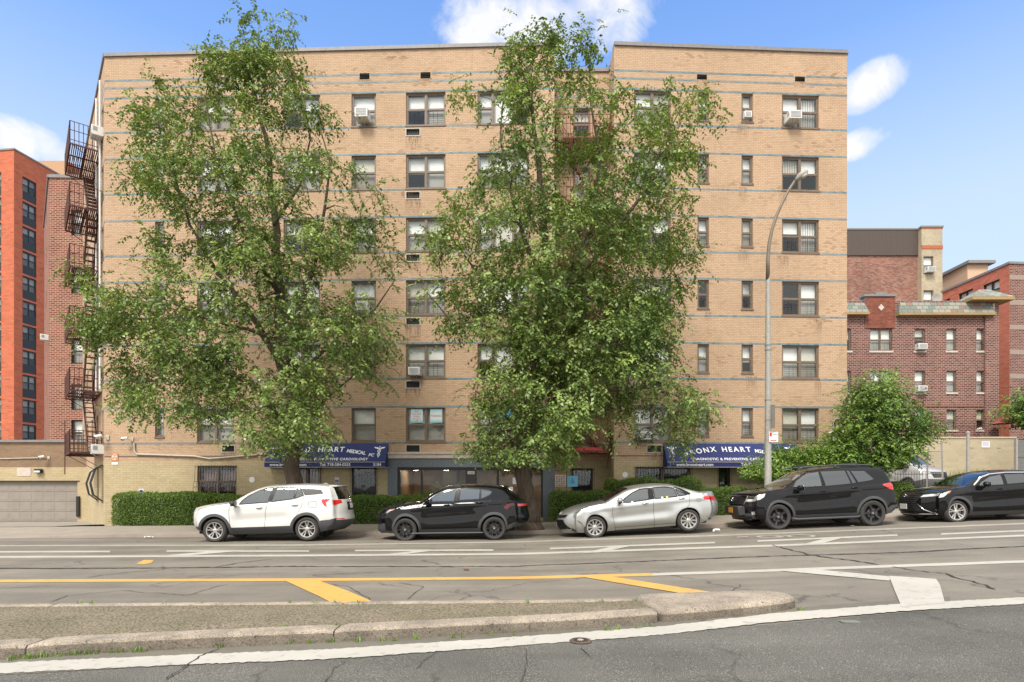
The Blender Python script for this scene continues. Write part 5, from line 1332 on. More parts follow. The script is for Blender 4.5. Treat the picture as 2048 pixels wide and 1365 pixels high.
# left face (camera left) runs back; keep the roof level
WSl = Wall(bS, cS); WSr = Wall(cS, dS)
wo = []
for (xa_, xb_, ya, yb_) in ((1966, 1999, 566, 606), (1917, 1946, 584, 612), (1886, 1900, 600, 620)):
    a, z_a = WSl.px(xa_, ya); b, z_b = WSl.px(xb_, ya+ (xb_-xa_)*-.25); wo.append((a, b, min(z_a, z_b)-1.5, min(z_a, z_b)))
eS = (bS[0]+16, bS[1]+2)
W_ = WSl; W_.mesh('wall', 2, zs_, wo, M['salmon'], ss_, org); WSr.mesh('wall', 2, zs_, [], M['maroon'], ss_, org)
Wall(dS, eS).mesh('wall', 2, zs_, [], M['salmon'], ss_, org); Wall(eS, bS).mesh('wall', 2, zs_, [], M['salmon'], ss_, org)
mb = MB(); mb.fi([mb.pt((p[0], p[1], zs_-.2)) for p in (bS, cS, dS, eS)]); mb.build('roof', M['roof'], ss_, origin=org)
for i, (a, b, c, d) in enumerate(wo): simple_win(ss_, WSl, (a+b)/2, c, b-a, d-c, (1, 1), M['darkframe'], i+44, org)
for W in (WSl, WSr): cap(ss_, W, zs_, M['coping'], org)
M['gstripe'] = plain('grey_brick_stripe', (.32, .25, .21), .85, scale=8)
for y in (555, 606, 655, 705, 753, 800): mb = MB(WSr.M); z = Z(y, Ys); mb.box((0.01, -.02, z-.18), (WSr.L, 0, z+.22)); mb.build('grey_stripe', M['gstripe'], ss_, origin=org)
Yt = 66.; xa, xb, xc = X(1880, Yt), X(1935, Yt), X(1978, Yt-4)
xa, xb, xc = X(1891, 65.3), X(1935, 62), X(1976, 62)
tp_ = [(xa, 65.3), (xb, 62), (xc, 62), (xc, 72), (xa, 72)]
for i in range(5): Wall(tp_[i], tp_[(i+1) % 5]).mesh('penthouse_wall', zs_-3, Z(529, 62), [], M['stucco'], ss_, org)
mb = MB(); zz = Z(529, 62)
pts_ = [(xa-.3, 65.0), (xb-.2, 61.6), (xc+.5, 61.6), (xc+.5, 72), (xa-.3, 72)]
a_ = [mb.pt((x, y, zz)) for x, y in pts_]; b_ = [mb.pt((x, y, zz+.3)) for x, y in pts_]; mb.fi(a_[::-1]); mb.fi(b_)
for i in range(5): mb.fi([a_[i], a_[(i+1) % 5], b_[(i+1) % 5], b_[i]])
mb.build('penthouse_roof', M['coping'], ss_, origin=org)
# --- retaining wall, terrace, iron fence on top
Yr = 40.0; xa, xb = X(1660, Yr), X(2032, Yr); zrt = Z(877, Yr)
rw = Wall((xa-8, Yr), (xb, Yr)); org = (xb, Yr, 0)
t = thing('retaining_wall', 'long cream painted block retaining wall below the maroon house', 'retaining wall', org)
rw.mesh('wall', .5, zrt, [], M['wallbeige'], t, org); Wall((xb, Yr), (xb, Yr+.35)).mesh('wall', .5, zrt, [], M['wallbeige'], t, org)
mb = MB(rw.M); mb.box((0, -.05, zrt), (rw.L, .35, zrt+.10)); mb.build('coping', plain('cream_coping', (.48, .40, .28), .8), t, origin=org)
grid_sheet('terrace', 0, 0, 0, 0, 0, 0, M['soil'], 0, lambda x, y: zrt-.05, xs=[xa-8+2.5*i for i in range(24)], ys=[40.3, 42, 44, 50, 60, 75])
t = thing('iron_fence', 'dark iron picket fence along the top of the cream retaining wall', 'fence', (xa, Yr+.2, zrt)); fo = (xa, Yr+.2, zrt)
mb = MB(); n = int((X(1992, Yr)-xa)/.14); zf = Z(852, Yr+.2)
for i in range(n): x = xa+i*.14; mb.bar((x, Yr+.2, zrt), (x, Yr+.2, zf+(.05 if i % 2 else 0)), .010)
for z in (zrt+.2, zf-.05): mb.bar((xa, Yr+.2, z), (xa+n*.14, Yr+.2, z), .018)
mb.build('pickets', M['rustiron'], t, origin=fo); mb = MB()
for i in range(0, n, 14): mb.bar((xa+i*.14, Yr+.19, zrt), (xa+i*.14, Yr+.19, zf+.1), .035)
mb.build('posts', M['rustiron'], t, origin=fo)
t = thing('grey_gate', 'tall plain grey metal gate at the far right end of the cream wall', 'gate', (X(2034, 38), 38, 1.5))
mb = MB(); mb.box((X(2033, 38), 38, 1.2), (X(2110, 38), 38.08, Z(880, 38)), 0)
for y in (915, 942): mb.box((X(2033, 38), 37.97, Z(y, 38)), (X(2110, 38), 37.998, Z(y, 38)+.04))
mb.build('panel', plain('grey_gate_paint', (.15, .15, .145), .6), t, origin=t.location); mb = MB(); mb.box((X(2030, 38), 37.9, 1.2), (X(2033, 38), 38.1, Z(878, 38))); mb.build('post', M['galv'], t, origin=t.location)
u, z = rw.px(1971, 889); mb = MB(rw.M); mb.box((u-.27, -.03, z-.22), (u+.27, 0, z+.18), 0)
for i in range(4): mb.box((u-.22, -.035, z+.10-i*.07), (u+.2, -.0305, z+.13-i*.07), 1)
tag(mb.build('sign', [M['signwhite'], plain('lilac_print', (.35, .33, .6), .6)], origin=tuple(rw.M @ Vector((u, 0, z)))), 'small white sign with lilac print on the cream retaining wall', 'sign')
for px_ in (1943, 1998):
    u, z = rw.px(px_, 896); mb = MB(rw.M); mb.box((u-.15, -.02, z-.03), (u+.13, 0, z+.04)); tag(mb.build('wall_stencil', M['acgrille'], origin=tuple(rw.M @ Vector((u, 0, z)))), {1943: 'dark smudged stencil beside the tall fence post', 1998: 'faint dark stencil near the right end of the cream wall'}[px_], 'marking')
t = thing('garden_parasol', 'faded red garden parasol and pale bundle at the right end of the terrace', 'parasol', (X(2005, 43), 43, zrt))
mb = MB(); c = (X(2006, 43), 43, Z(848, 43)); mb.lathe([(0, .4), (.4, .22), (.75, 0)], 8, c=c); mb.build('canopy', plain('faded_red', (.40, .12, .09), .8), t, origin=t.location); mb = MB(); mb.bar((c[0], 43, zrt), (c[0], 43, c[2]+.5), .025); mb.build('pole', M['conduit'], t, origin=t.location)
# --- chain link fence and pipe posts in front of the lot
def pipe(px, y0, y1, Y, label, r=.045):
    x = X(px, Y); zb_ = terrain(x, Y)-.1; mb = MB(); mb.lathe([(r, 0), (r, Z(y0, Y)-zb_), (r*1.25, Z(y0, Y)-zb_), (r*.8, Z(y0, Y)-zb_+.06), (0, Z(y0, Y)-zb_+.08)], 12); o = mb.build('fence_post', M['galv'], smooth='auto'); o.location = (x, Y, zb_); tag(o, label, 'post')
pipe(1936, 866, 945, 30, 'tall galvanised pipe post in front of the cream wall', .075)
cf = thing('chain_link_fence', 'leaning chain link gate hung between two pipe posts before the van', 'fence', (X(1870, 26.5), 26.5, .8)); fo = cf.location
Yc = 26.5; xa, xb = X(1853, Yc), X(1884, Yc); za_, zc1 = 1.15, Z(903, Yc); zc2 = Z(884, Yc)
mb = MB(); mb.bar((xa, Yc, .8), (xa+.06, Yc, zc1), .06); mb.bar((xb+.06, Yc, .8), (xb-.02, Yc, zc2), .06)
for z in (Z(903, Yc), Z(947, Yc)): mb.bar((xa, Yc, z), (xb, Yc, z), .025)
mb.build('posts', M['galv'], cf, origin=fo)
mb = MB(); x2 = X(1795, Yc); st = .09
k = -30
while k < 60:
    for sg in (1, -1):
        pts = []; 
        a = x2+k*st; 
        for s in (0, 1):
            xx = a+(zc1-za_)*s*sg; pts.append((xx, Yc+.02, za_+(zc1-za_)*s))
        lo, hi = x2, xb
        (xA, yA, zA), (xB, yB, zB) = pts
        if min(xA, xB) < hi and max(xA, xB) > lo:
            tA = 0.0; tB = 1.0
            def cl(x): return (x-xA)/(xB-xA)
            t0, t1 = sorted((cl(lo), cl(hi))); tA = max(0, t0); tB = min(1, t1)
            if tB > tA: mb.bar((xA+(xB-xA)*tA, yA, zA+(zB-zA)*tA), (xA+(xB-xA)*tB, yA, zA+(zB-zA)*tB), .0035)
    k += 1
mb.build('chain_mesh', M['galv'], cf, origin=fo)
t = thing('iron_fence', 'low black iron picket fence between the young tree and the parked suvs', 'fence', (X(1795, 24.4), 24.4, .9)); fo = t.location
mb = MB(); Yf = 24.4; xa = X(1790, Yf); xb = X(1856, Yf); n = int((xb-xa)/.11); z0, z1 = .75, Z(943, Yf)
for i in range(n+1): x = xa+(xb-xa)*i/n; mb.bar((x, Yf, z0), (x, Yf, z1), .010)
for z in (z1-.12, z0+.3): mb.bar((xa, Yf, z), (xb, Yf, z), .015)
mb.build('pickets', M['black'], t, origin=fo)

# ---------------------------------------------------------------- vegetation
def leaves_mesh(name, P, Nn, D, S, tint, mat, parent=None, origin=(0, 0, 0), aspect=.6):
    """P points (n,3), D leaf direction, Nn leaf normal, S lengths"""
    P = np.asarray(P)-np.asarray(origin); n = len(P)
    D = D/np.linalg.norm(D, axis=1, keepdims=True); B = np.cross(D, Nn); B /= (np.linalg.norm(B, axis=1, keepdims=True)+1e-9); Nn = np.cross(B, D)
    S = S[:, None]; w = S*aspect*.5
    V = np.empty((n, 4, 3)); V[:, 0] = P; V[:, 1] = P+D*S*.45+B*w+Nn*S*.06; V[:, 2] = P+D*S-Nn*S*.08; V[:, 3] = P+D*S*.45-B*w+Nn*S*.06
    me = bpy.data.meshes.new(name); me.vertices.add(4*n); me.vertices.foreach_set('co', V.reshape(-1))
    me.loops.add(4*n); me.loops.foreach_set('vertex_index', np.arange(4*n, dtype=np.int32))
    me.polygons.add(n); me.polygons.foreach_set('loop_start', np.arange(0, 4*n, 4, dtype=np.int32)); me.polygons.foreach_set('loop_total', np.full(n, 4, dtype=np.int32))
    me.materials.append(mat); me.update(calc_edges=True)
    at = me.attributes.new('tint', 'FLOAT', 'FACE'); at.data.foreach_set('value', np.clip(tint, 0, 1).astype(np.float32))
    o = bpy.data.objects.new(name, me); COL.objects.link(o)
    if parent is not None: o.parent = parent
    elif origin is not None: o.location = origin
    return o
def street_tree(name, label, Y0, base_px, lobes, trunk, limbs, seed, twigs=5200, leaf=.132, lpt=9, depth=3.2, ylim=25.55, ymin=15.6, mat='leaf', droop=.5, axis_px=None, rx=340., trunk_r=.30, gaps=()):
    g = np.random.default_rng(seed); rr = random.Random(seed)
    bx = X(base_px[0], Y0); bz = Z(base_px[1], Y0); org = (bx, Y0, bz); t = thing(name, label, 'tree', org, group='tall street trees at the kerb' if name == 'street_tree' else 'shrubs by the lamp pole' if name == 'shrub' else None)
    ax = axis_px or base_px[0]
    # limbs as 3D polylines: (px, py, dY, r)
    polys = []
    wood = MB()
    def pl(pts):
        out = []
        for (px, py, dy, r) in pts: out.append((Vector((X(px, Y0+dy), Y0+dy, Z(py, Y0+dy))), r))
        q = []
        for i in range(len(out)-1):
            (a, ra), (b, rb) = out[i], out[i+1]; k = max(2, int((b-a).length/.45))
            for j in range(k):
                s = j/k; p = a.lerp(b, s); jit = .05*(ra if j or i else 0)/.12
                q.append((p+Vector((rr.uniform(-jit, jit), rr.uniform(-jit, jit), 0)), ra+(rb-ra)*s))
        q.append(out[-1]); return q
    T = pl(trunk); polys.append(T)
    for L in limbs: polys.append(pl(L))
    tr = MB(); tr.tube([p for p, r in T], [r for p, r in T], 14)
    # root flare
    b0 = T[0][0]
    tr.lathe([(trunk_r*1.75, -.06), (trunk_r*1.35, .10), (trunk_r*1.1, .32), (trunk_r*.95, .7)], 14, c=(b0.x, b0.y, b0.z))
    to = tr.build('trunk', M['bark'], t, True, origin=org)
    for Q in polys[1:]: wood.tube([p for p, r in Q], [r for p, r in Q], 8)
    nodes = [(p, r) for Q in polys for p, r in Q[2:]]
    NP = np.array([p for p, r in nodes]); NR = np.array([r for p, r in nodes])
    # cluster centres
    ws = np.array([l[2]**2*(1.3 if l[1] < 140 else .66 if l[1] < 450 else 1.35 if l[1] > 600 else .95) for l in lobes], float); ws *= np.array([l[3] if len(l) > 3 else 1 for l in lobes]); ws /= ws.sum()
    P = []; Dv = []; 
    ncl = int(twigs/22); cl_pts = []
    idx = g.choice(len(lobes), ncl, p=ws)
    for li in idx:
        l = lobes[li]; px, py, rp = l[:3]
        hw = math.sqrt(max(.06, 1-((px-ax)/rx)**2)); top = min(1., max(.25, (py-10)/260.)); low = 1.0
        dd = g.uniform(-1, 1)*depth*hw*top
        Yc_ = min(ylim-.5, max(ymin, Y0+dd))
        a = g.uniform(0, 6.283); r_ = rp*math.sqrt(g.random())*.88
        if any(math.hypot(px+r_*math.cos(a)-h[0], py+r_*math.sin(a)-h[1]) < h[2] for h in gaps): continue
        cl_pts.append(Vector((X(px+r_*math.cos(a), Yc_), Yc_, Z(py+r_*math.sin(a), Yc_))))
    # connect each cluster to the nearest wood with a bent branch
    order = sorted(cl_pts, key=lambda c: float(np.min(np.linalg.norm(NP-np.array(c), axis=1))))
    nodesP = list(map(Vector, NP.tolist())); nodesR = NR.tolist(); arr = NP.copy()
    twv = MB(); ctr = Vector((X(ax, Y0), Y0, 0))
    LP = []; LD = []; LN = []; LS = []; LT = []
    for c in order:
        pen = np.linalg.norm(arr-np.array(c), axis=1)+.55*np.maximum(0, arr[:, 2]-c.z)
        j = int(np.argmin(pen)); s0 = nodesP[j]; r0 = min(.035, nodesR[j]*.6); d = (c-s0)
        k = max(2, int(d.length/.4)); pts = []
        for i in range(k+1):
            s = i/k; pts.append(s0+d*s+Vector((0, 0, .16*d.length*math.sin(s*math.pi)))+Vector((rr.gauss(0, .03), rr.gauss(0, .03), rr.gauss(0, .03)))*(1 if 0 < i < k else 0))
        if d.length > .15:
            wood.tube(pts, [max(.006, r0*(1-.75*i/k)) for i in range(k+1)], 5, cap=False)
            arr = np.vstack([arr, np.array([list(p) for p in pts[1:]])]); nodesP += pts[1:]; nodesR += [max(.008, r0*(1-.6*i/k)) for i in range(1, k+1)]
        outw = (c-ctr); outw.z = 0
        if outw.length > 0: outw.normalize()
        base_t = g.normal(.45, .2)
        for _ in range(22):
            dirv = Vector((g.normal(0, .75), g.normal(0, .75), g.normal(-.05, .55)))+outw*.45; dirv.normalize()
            L = g.uniform(.28, .72)*(leaf/.125); q = c+Vector((g.normal(0, .29), g.normal(0, .29), g.normal(0, .22))); pp = [q]
            dcur = dirv.copy(); nseg = 5
            for i in range(nseg):
                dcur = (dcur+Vector((0, 0, -droop*.42))).normalized(); pp.append(pp[-1]+dcur*L/nseg)
            if pp[-1].y > ylim or pp[-1].z < org[2]+(1.95 if trunk_r > .2 else .5): continue
            twv.tube([pp[0], pp[2], pp[-1]], [.006, .004, .002], 3, cap=False)
            m = lpt
            for i in range(m):
                s = (i+.5)/m*nseg; k_ = min(nseg-1, int(s)); p = pp[k_].lerp(pp[k_+1], s-k_); td = (pp[k_+1]-pp[k_]).normalized()
                sd = td.cross(Vector((0, 0, 1))); sd = sd.normalized() if sd.length > .01 else Vector((1, 0, 0))
                sg = 1 if i % 2 else -1
                ld = (sd*sg*.9+td*.6+Vector((g.normal(0, .28), g.normal(0, .28), -.3+g.normal(0, .28))))
                LP.append(p); LD.append(ld); nn = Vector((g.normal(0, .4)+outw.x*.4, g.normal(-.1, .4)+outw.y*.4, 1)); LN.append(nn); LS.append(leaf*g.uniform(.65, 1.15)); LT.append(base_t+g.normal(0, .2)+.12*(s/nseg))
    wood.build('limbs', M['bark'], t, True, origin=org, recalc=False)
    twv.build('twigs', M['twig'], t, True, origin=org, recalc=False)
    leaves_mesh('leaves', np.array([list(v) for v in LP]), np.array([list(v) for v in LN]), np.array([list(v) for v in LD]), np.array(LS), np.array(LT), M[mat], t, org)
    return t
lobesA = [(490, 55, 26, .7), (440, 45, 26, .7), (550, 75, 26, .7), (415, 60, 15, .7), (510, 110, 45), (445, 125, 36), (560, 150, 36), (500, 175, 50), (320, 195, 34), (288, 232, 28), (340, 240, 40), (390, 225, 38), (450, 210, 40), (510, 240, 60), (590, 215, 48), (632, 240, 34), (680, 215, 12, .6), (330, 320, 62), (420, 320, 62), (520, 320, 66), (615, 310, 55), (680, 330, 40), (725, 320, 18, .7), (290, 385, 36), (360, 420, 66), (460, 420, 70), (570, 420, 72), (670, 400, 52), (735, 400, 26), (720, 470, 48), (775, 470, 30), (790, 520, 24), (340, 500, 44), (430, 520, 66), (530, 520, 70), (640, 510, 62), (720, 550, 20, .6), (330, 580, 44), (240, 620, 42), (165, 552, 20), (195, 590, 30), (195, 650, 40), (262, 660, 55), (350, 660, 62), (440, 620, 60), (460, 690, 60), (560, 620, 56), (590, 690, 60), (670, 610, 52), (700, 680, 56), (765, 640, 24), (745, 700, 38), (780, 725, 24), (255, 740, 36), (250, 790, 22), (330, 740, 45), (350, 790, 30), (430, 760, 60), (510, 760, 56), (590, 770, 58), (660, 740, 40), (295, 800, 30), (310, 835, 14, .7), (395, 810, 28), (455, 820, 30), (510, 850, 42), (590, 850, 44), (630, 800, 34), (500, 885, 28), (560, 915, 34), (600, 940, 36), (640, 945, 22), (660, 950, 14, .6), (640, 870, 26), (760, 770, 22, .5)]
trunkA = [(592, 1030, 0, .31), (588, 960, 0, .27), (583, 880, 0, .25), (578, 800, 0, .23), (572, 700, 0, .20), (560, 600, 0, .17), (552, 500, .1, .14), (545, 400, .1, .11), (535, 300, .1, .08), (515, 210, 0, .05), (490, 120, 0, .02), (484, 75, 0, .006)]
limbsA = [[(583, 880, 0, .13), (550, 820, -.2, .11), (505, 770, -.4, .08), (440, 740, -.6, .06), (360, 720, -.8, .04), (290, 700, -.8, .02)], [(576, 760, 0, .14), (540, 690, .3, .12), (490, 610, .7, .10), (430, 540, .9, .07), (380, 450, 1, .05), (340, 330, .9, .03), (310, 230, .7, .015)], [(575, 720, 0, .12), (600, 620, -.4, .10), (630, 520, -.7, .07), (650, 420, -.9, .05), (660, 330, -.9, .03), (640, 250, -.8, .015)], [(560, 590, 0, .09), (510, 520, -.5, .07), (470, 420, -.8, .05), (430, 310, -1, .035), (410, 200, -.8, .02), (430, 100, -.4, .01)], [(577, 790, 0, .09), (630, 720, .4, .07), (690, 660, .7, .05), (750, 620, .8, .03), (790, 560, .8, .015)], [(572, 690, 0, .09), (500, 660, -1, .06), (420, 640, -1.3, .045), (330, 600, -1.5, .03), (220, 590, -1.5, .02), (170, 560, -1.5, .01)], [(548, 450, 0, .06), (600, 370, .6, .045), (620, 280, .8, .03), (610, 210, .7, .015)], [(585, 900, 0, .08), (610, 860, -.5, .05), (650, 800, -.8, .035), (720, 740, -1, .02), (775, 720, -1, .01)]]
street_tree('street_tree', 'large drooping street tree rising behind the white suv', 20.5, (592, 1040), lobesA, trunkA, limbsA, 11, twigs=10000, axis_px=520, rx=380, gaps=((508, 655, 46), (520, 705, 34), (665, 560, 40), (235, 700, 26), (400, 690, 24), (300, 560, 30), (330, 440, 20), (620, 600, 20), (380, 560, 22), (460, 470, 18), (420, 800, 20), (545, 820, 22), (560, 430, 22), (380, 370, 20), (640, 365, 22), (690, 780, 24), (420, 270, 18)))
lobesB = [(1030, 50, 22, .7), (1010, 90, 24, .7), (1045, 110, 36), (955, 130, 14, .5), (940, 190, 10, .4), (1100, 95, 34), (1160, 85, 30, .8), (1205, 60, 14, .6), (1075, 150, 44), (1150, 150, 44), (1200, 110, 26, .7), (1050, 210, 44), (1120, 220, 50), (1210, 215, 50), (1290, 215, 34), (1340, 200, 40), (1385, 195, 30), (1410, 240, 20), (990, 280, 24), (1060, 290, 50), (1150, 290, 60), (1240, 290, 60), (1320, 290, 56), (1380, 310, 36), (960, 370, 20), (1000, 360, 36), (1090, 370, 60), (1190, 370, 64), (1290, 370, 56), (1345, 380, 36), (900, 400, 22), (900, 440, 30), (960, 430, 42), (1040, 450, 60), (1140, 450, 66), (1240, 450, 66), (1320, 450, 46), (1380, 420, 14, .5), (880, 480, 26), (920, 510, 40), (1000, 520, 56), (1100, 530, 66), (1200, 530, 70), (1290, 530, 62), (1370, 510, 26), (900, 570, 32), (960, 590, 50), (1060, 600, 66), (1160, 600, 66), (1260, 610, 66), (1330, 600, 34), (905, 640, 24), (970, 650, 34, .8), (1040, 670, 56), (1130, 680, 66), (1220, 690, 66), (1300, 680, 44), (1350, 570, 18), (1000, 740, 30), (1070, 740, 52), (1150, 750, 56), (1240, 750, 50), (1310, 740, 40), (1360, 770, 28), (960, 800, 22), (1010, 800, 40), (1080, 810, 52), (1160, 810, 44), (1250, 800, 34), (1330, 800, 40), (1390, 810, 30), (1425, 840, 14), (980, 860, 36), (1050, 870, 50), (1110, 870, 40), (1160, 860, 26), (1240, 840, 20, .6), (1300, 850, 18, .6), (1360, 850, 28), (1405, 870, 16, .7), (1350, 900, 14, .5), (960, 900, 18), (1010, 910, 34), (1070, 915, 36), (985, 935, 20), (1120, 915, 20), (1240, 880, 9, .5), (1360, 460, 22)]
trunkB = [(1060, 1056, 0, .33), (1053, 1000, 0, .28), (1048, 950, 0, .26), (1052, 880, 0, .25), (1065, 800, 0, .23), (1078, 700, 0, .2), (1085, 600, 0, .17), (1090, 500, 0, .14), (1085, 400, .1, .11), (1075, 300, .1, .08), (1060, 200, 0, .05), (1038, 120, 0, .02), (1032, 75, 0, .006)]
limbsB = [[(1062, 860, 0, .16), (1100, 830, -.2, .13), (1150, 800, -.4, .11), (1220, 780, -.6, .09), (1290, 775, -.7, .06), (1350, 790, -.8, .04), (1405, 830, -.8, .02)], [(1078, 700, 0, .15), (1120, 600, .4, .13), (1160, 500, .7, .11), (1190, 420, .9, .08), (1200, 310, 1, .055), (1180, 200, .8, .03), (1180, 130, .5, .010)], [(1085, 620, 0, .11), (1150, 560, -.5, .09), (1220, 480, -.8, .07), (1290, 380, -1, .05), (1330, 280, -1, .03), (1370, 200, -.9, .015)], [(1088, 560, 0, .09), (1050, 480, -.5, .07), (1020, 380, -.8, .05), (1000, 280, -.8, .03), (1010, 160, -.5, .015)], [(1075, 730, 0, .09), (1020, 670, -.8, .06), (960, 648, -1.1, .05), (905, 646, -1.3, .035), (875, 610, -1.3, .02), (840, 570, -1.3, .01)], [(1080, 680, 0, .08), (1010, 600, .5, .06), (950, 540, .8, .04), (900, 470, .8, .02)], [(1068, 790, 0, .10), (1160, 720, .6, .08), (1240, 650, .9, .06), (1300, 600, 1, .03), (1370, 510, 1, .015)], [(1060, 870, 0, .09), (1020, 860, -.7, .06), (980, 870, -1, .03), (960, 900, -1, .012)]]
street_tree('street_tree', 'tall forked street tree growing by the kerb between the black crossover and the silver sedan', 20.15, (1060, 1058), lobesB, trunkB, limbsB, 23, twigs=11800, axis_px=1140, rx=380, trunk_r=.30, gaps=((1120, 260, 22), (1165, 260, 24), (1165, 480, 20), (1245, 345, 18), (1075, 235, 18), (1010, 470, 20), (1290, 470, 18), (1120, 640, 18), (940, 470, 14), (1195, 850, 40), (1275, 770, 20), (1160, 900, 26), (1110, 560, 22), (1180, 620, 18), (1010, 690, 22), (1240, 160, 20)))
# dead twiggy branch reaching left from the right tree
# young maple, light shrub, far right foliage
def blob_tree(name, label, Y0, base, lobes, mat, seed, twigs, leaf, depth, cat='tree', rx=110, droop=.3, trunk_r=.07, lpt=8):
    bx, by = base; topy = min(l[1] for l in lobes)
    tk = [(bx, by, 0, trunk_r), (bx+2, by-(by-topy)*.35, 0, trunk_r*.8), (bx, by-(by-topy)*.7, 0, trunk_r*.5), (bx-2, topy+8, 0, .01)]
    lm = []
    for i in range(6):
        l = lobes[(i*5) % len(lobes)]; s = .25+.5*i/6; lm.append([(bx, by-(by-topy)*s*.8, 0, trunk_r*.5), ((bx+l[0])/2, (by-(by-topy)*s+l[1])/2, (-1)**i*.4, trunk_r*.35), (l[0], l[1], (-1)**i*.8, .01)])
    t = street_tree(name, label, Y0, base, lobes, tk, lm, seed, twigs=twigs, leaf=leaf, depth=depth, ylim=Y0+depth+1, ymin=Y0-depth-1, mat=mat, droop=droop, axis_px=bx, rx=rx, trunk_r=trunk_r, lpt=lpt)
    t['category'] = cat; return t
blob_tree('young_tree', 'young bushy green maple at the right corner of the building', 25.0, (1755, 965), [(1757, 762, 14), (1740, 790, 30), (1780, 790, 26), (1710, 800, 22), (1700, 850, 32), (1750, 840, 44), (1800, 830, 34), (1832, 850, 24), (1690, 880, 24), (1720, 900, 40), (1775, 885, 40), (1822, 872, 24), (1760, 935, 34), (1778, 918, 24), (1745, 815, 40), (1838, 862, 14), (1735, 948, 34), (1700, 940, 30), (1690, 905, 28)], 'mapleleaf', 5, 4200, .13, 1.7, lpt=9)
blob_tree('shrub', 'bright lime green shrub in front of the right awning behind the lamp pole', 24.2, (1540, 985), [(1512, 938, 10), (1530, 948, 20), (1558, 922, 20), (1590, 908, 14), (1592, 936, 28), (1545, 962, 20), (1622, 912, 14), (1630, 940, 24), (1518, 952, 10)], 'shrubleaf', 6, 3200, .10, .8, cat='shrub', trunk_r=.04, rx=90)
blob_tree('shrub', 'yellow green shrub between the lamp pole shrub and the young maple', 24.4, (1660, 985), [(1655, 912, 20), (1690, 912, 22), (1670, 935, 36), (1710, 945, 26), (1640, 950, 22), (1735, 950, 20)], 'shrubleaf', 8, 2800, .10, .8, cat='shrub', trunk_r=.04, rx=80)
blob_tree('corner_tree', 'dark green tree cut off by the right edge above the gate', 42.0, (2052, 870), [(2052, 790, 22), (2020, 815, 20), (2045, 835, 26), (2075, 810, 34), (2012, 828, 12), (2070, 850, 30)], 'mapleleaf', 9, 700, .22, 1.6, rx=70)
# hedges
def hedge(label, x0, x1, y0, y1, z0, z1, seed, n, mat='hedgeleaf', wav=.05, leaf=.062):
    g = np.random.default_rng(seed); org = ((x0+x1)/2, (y0+y1)/2, z0); t = thing('hedge', label, 'hedge', org, group='clipped hedges along the building front')
    mb = MB(); r_ = .18
    nx = max(6, int((x1-x0)/.25)); core = []
    for i in range(nx+1):
        x = x0+(x1-x0)*i/nx; e = min(1, min(i, nx-i)/2+.35); cy = (y0+y1)/2; hy = (y1-y0)/2*e-.06; hz = (z1-z0)*(.75+.25*min(1, e))-.07
        core.append([mb.pt((x, cy-hy, z0)), mb.pt((x, cy-hy, z0+hz-r_)), mb.pt((x, cy-hy+r_, z0+hz)), mb.pt((x, cy+hy-r_, z0+hz)), mb.pt((x, cy+hy, z0+hz-r_)), mb.pt((x, cy+hy, z0))])
    for a, b in zip(core, core[1:]):
        for j in range(5): mb.fi([a[j], b[j], b[j+1], a[j+1]])
    mb.fi(core[0]); mb.fi(core[-1][::-1])
    mb.build('inner_branches', plain('hedge_core', (.025, .045, .012), .95), t, origin=org)
    # shell of leaves: sample a rounded box surface
    P = []; Nn = []
    L = x1-x0; H = z1-z0; W = y1-y0
    areas = np.array([L*H, L*W, W*H, W*H, L*H*.35]); areas /= areas.sum(); ch = g.choice(5, n, p=areas)
    cx, cy = (x0+x1)/2, (y0+y1)/2
    for c in ch:
        a, b = g.random(), g.random()
        if c == 0: p = [x0+a*L, y0, z0+b*H]
        elif c == 4: p = [x0+a*L, y1, z0+b*H]
        elif c == 1: p = [x0+a*L, y0+b*W, z1]
        else: p = [x0 if c == 2 else x1, y0+a*W, z0+b*H]
        # round the ends and top edges
        q = np.array(p); k = np.array([max(-1, min(1, (q[0]-cx)/(L/2))), (q[1]-cy)/(W/2), (q[2]-z0-H/2)/(H/2)])
        R_ = .24; lo = np.array([x0+R_, y0+R_, z0+.02]); hi = np.array([x1-R_, y1-R_, z1-R_]); c_ = np.minimum(np.maximum(q, lo), hi); d = q-c_; dn = np.linalg.norm(d)
        nrm = d/dn if dn > 1e-6 else np.array([0, 0, 1.]); q = c_+nrm*R_ if dn > R_ else q
        w_ = wav*(math.sin(q[0]*3.1+seed)+math.sin(q[0]*7.7+1.3*seed)*.6+math.sin(q[2]*9+q[0]*4)*.5)*.5
        q = q+nrm*(w_+g.normal(0, .03)); P.append(q); Nn.append(nrm)
    P = np.array(P); Nn = np.array(Nn)+g.normal(0, .5, (n, 3)); D = np.array(Nn)*.4+g.normal(0, .8, (n, 3))+np.array([0, 0, .5])
    leaves_mesh('foliage', P, Nn, D, leaf*g.uniform(.6, 1.3, n), g.normal(.5, .22, n), M[mat], t, org, aspect=.5)
def hz(px0, px1, ytop, Yf, w, z0, label, seed, dens=900, **k):
    x0, x1 = X(px0, Yf), X(px1, Yf); z1 = Z(ytop, Yf)
    hedge(label, x0, x1, Yf, Yf+w, z0, z1, seed, int(1.25*dens*((x1-x0)*(z1-z0+w)+1)), **k)
hz(220, 420, 989, 24.0, 1.2, .0, 'clipped green hedge at the left end below the side corner', 31, 1500)
hz(420, 690, 994, 24.1, 1.1, .05, 'clipped green hedge running behind the white suv', 32, 1300)
hz(692, 842, 995, 24.1, 1.1, .05, 'clipped hedge between the white suv and the black crossover', 33, 1500)
hz(1104, 1235, 986, 24.0, 1.2, .2, 'reddish tipped hedge between the lobby pier and the silver sedan', 34, 1400, mat='hedgeleaf')
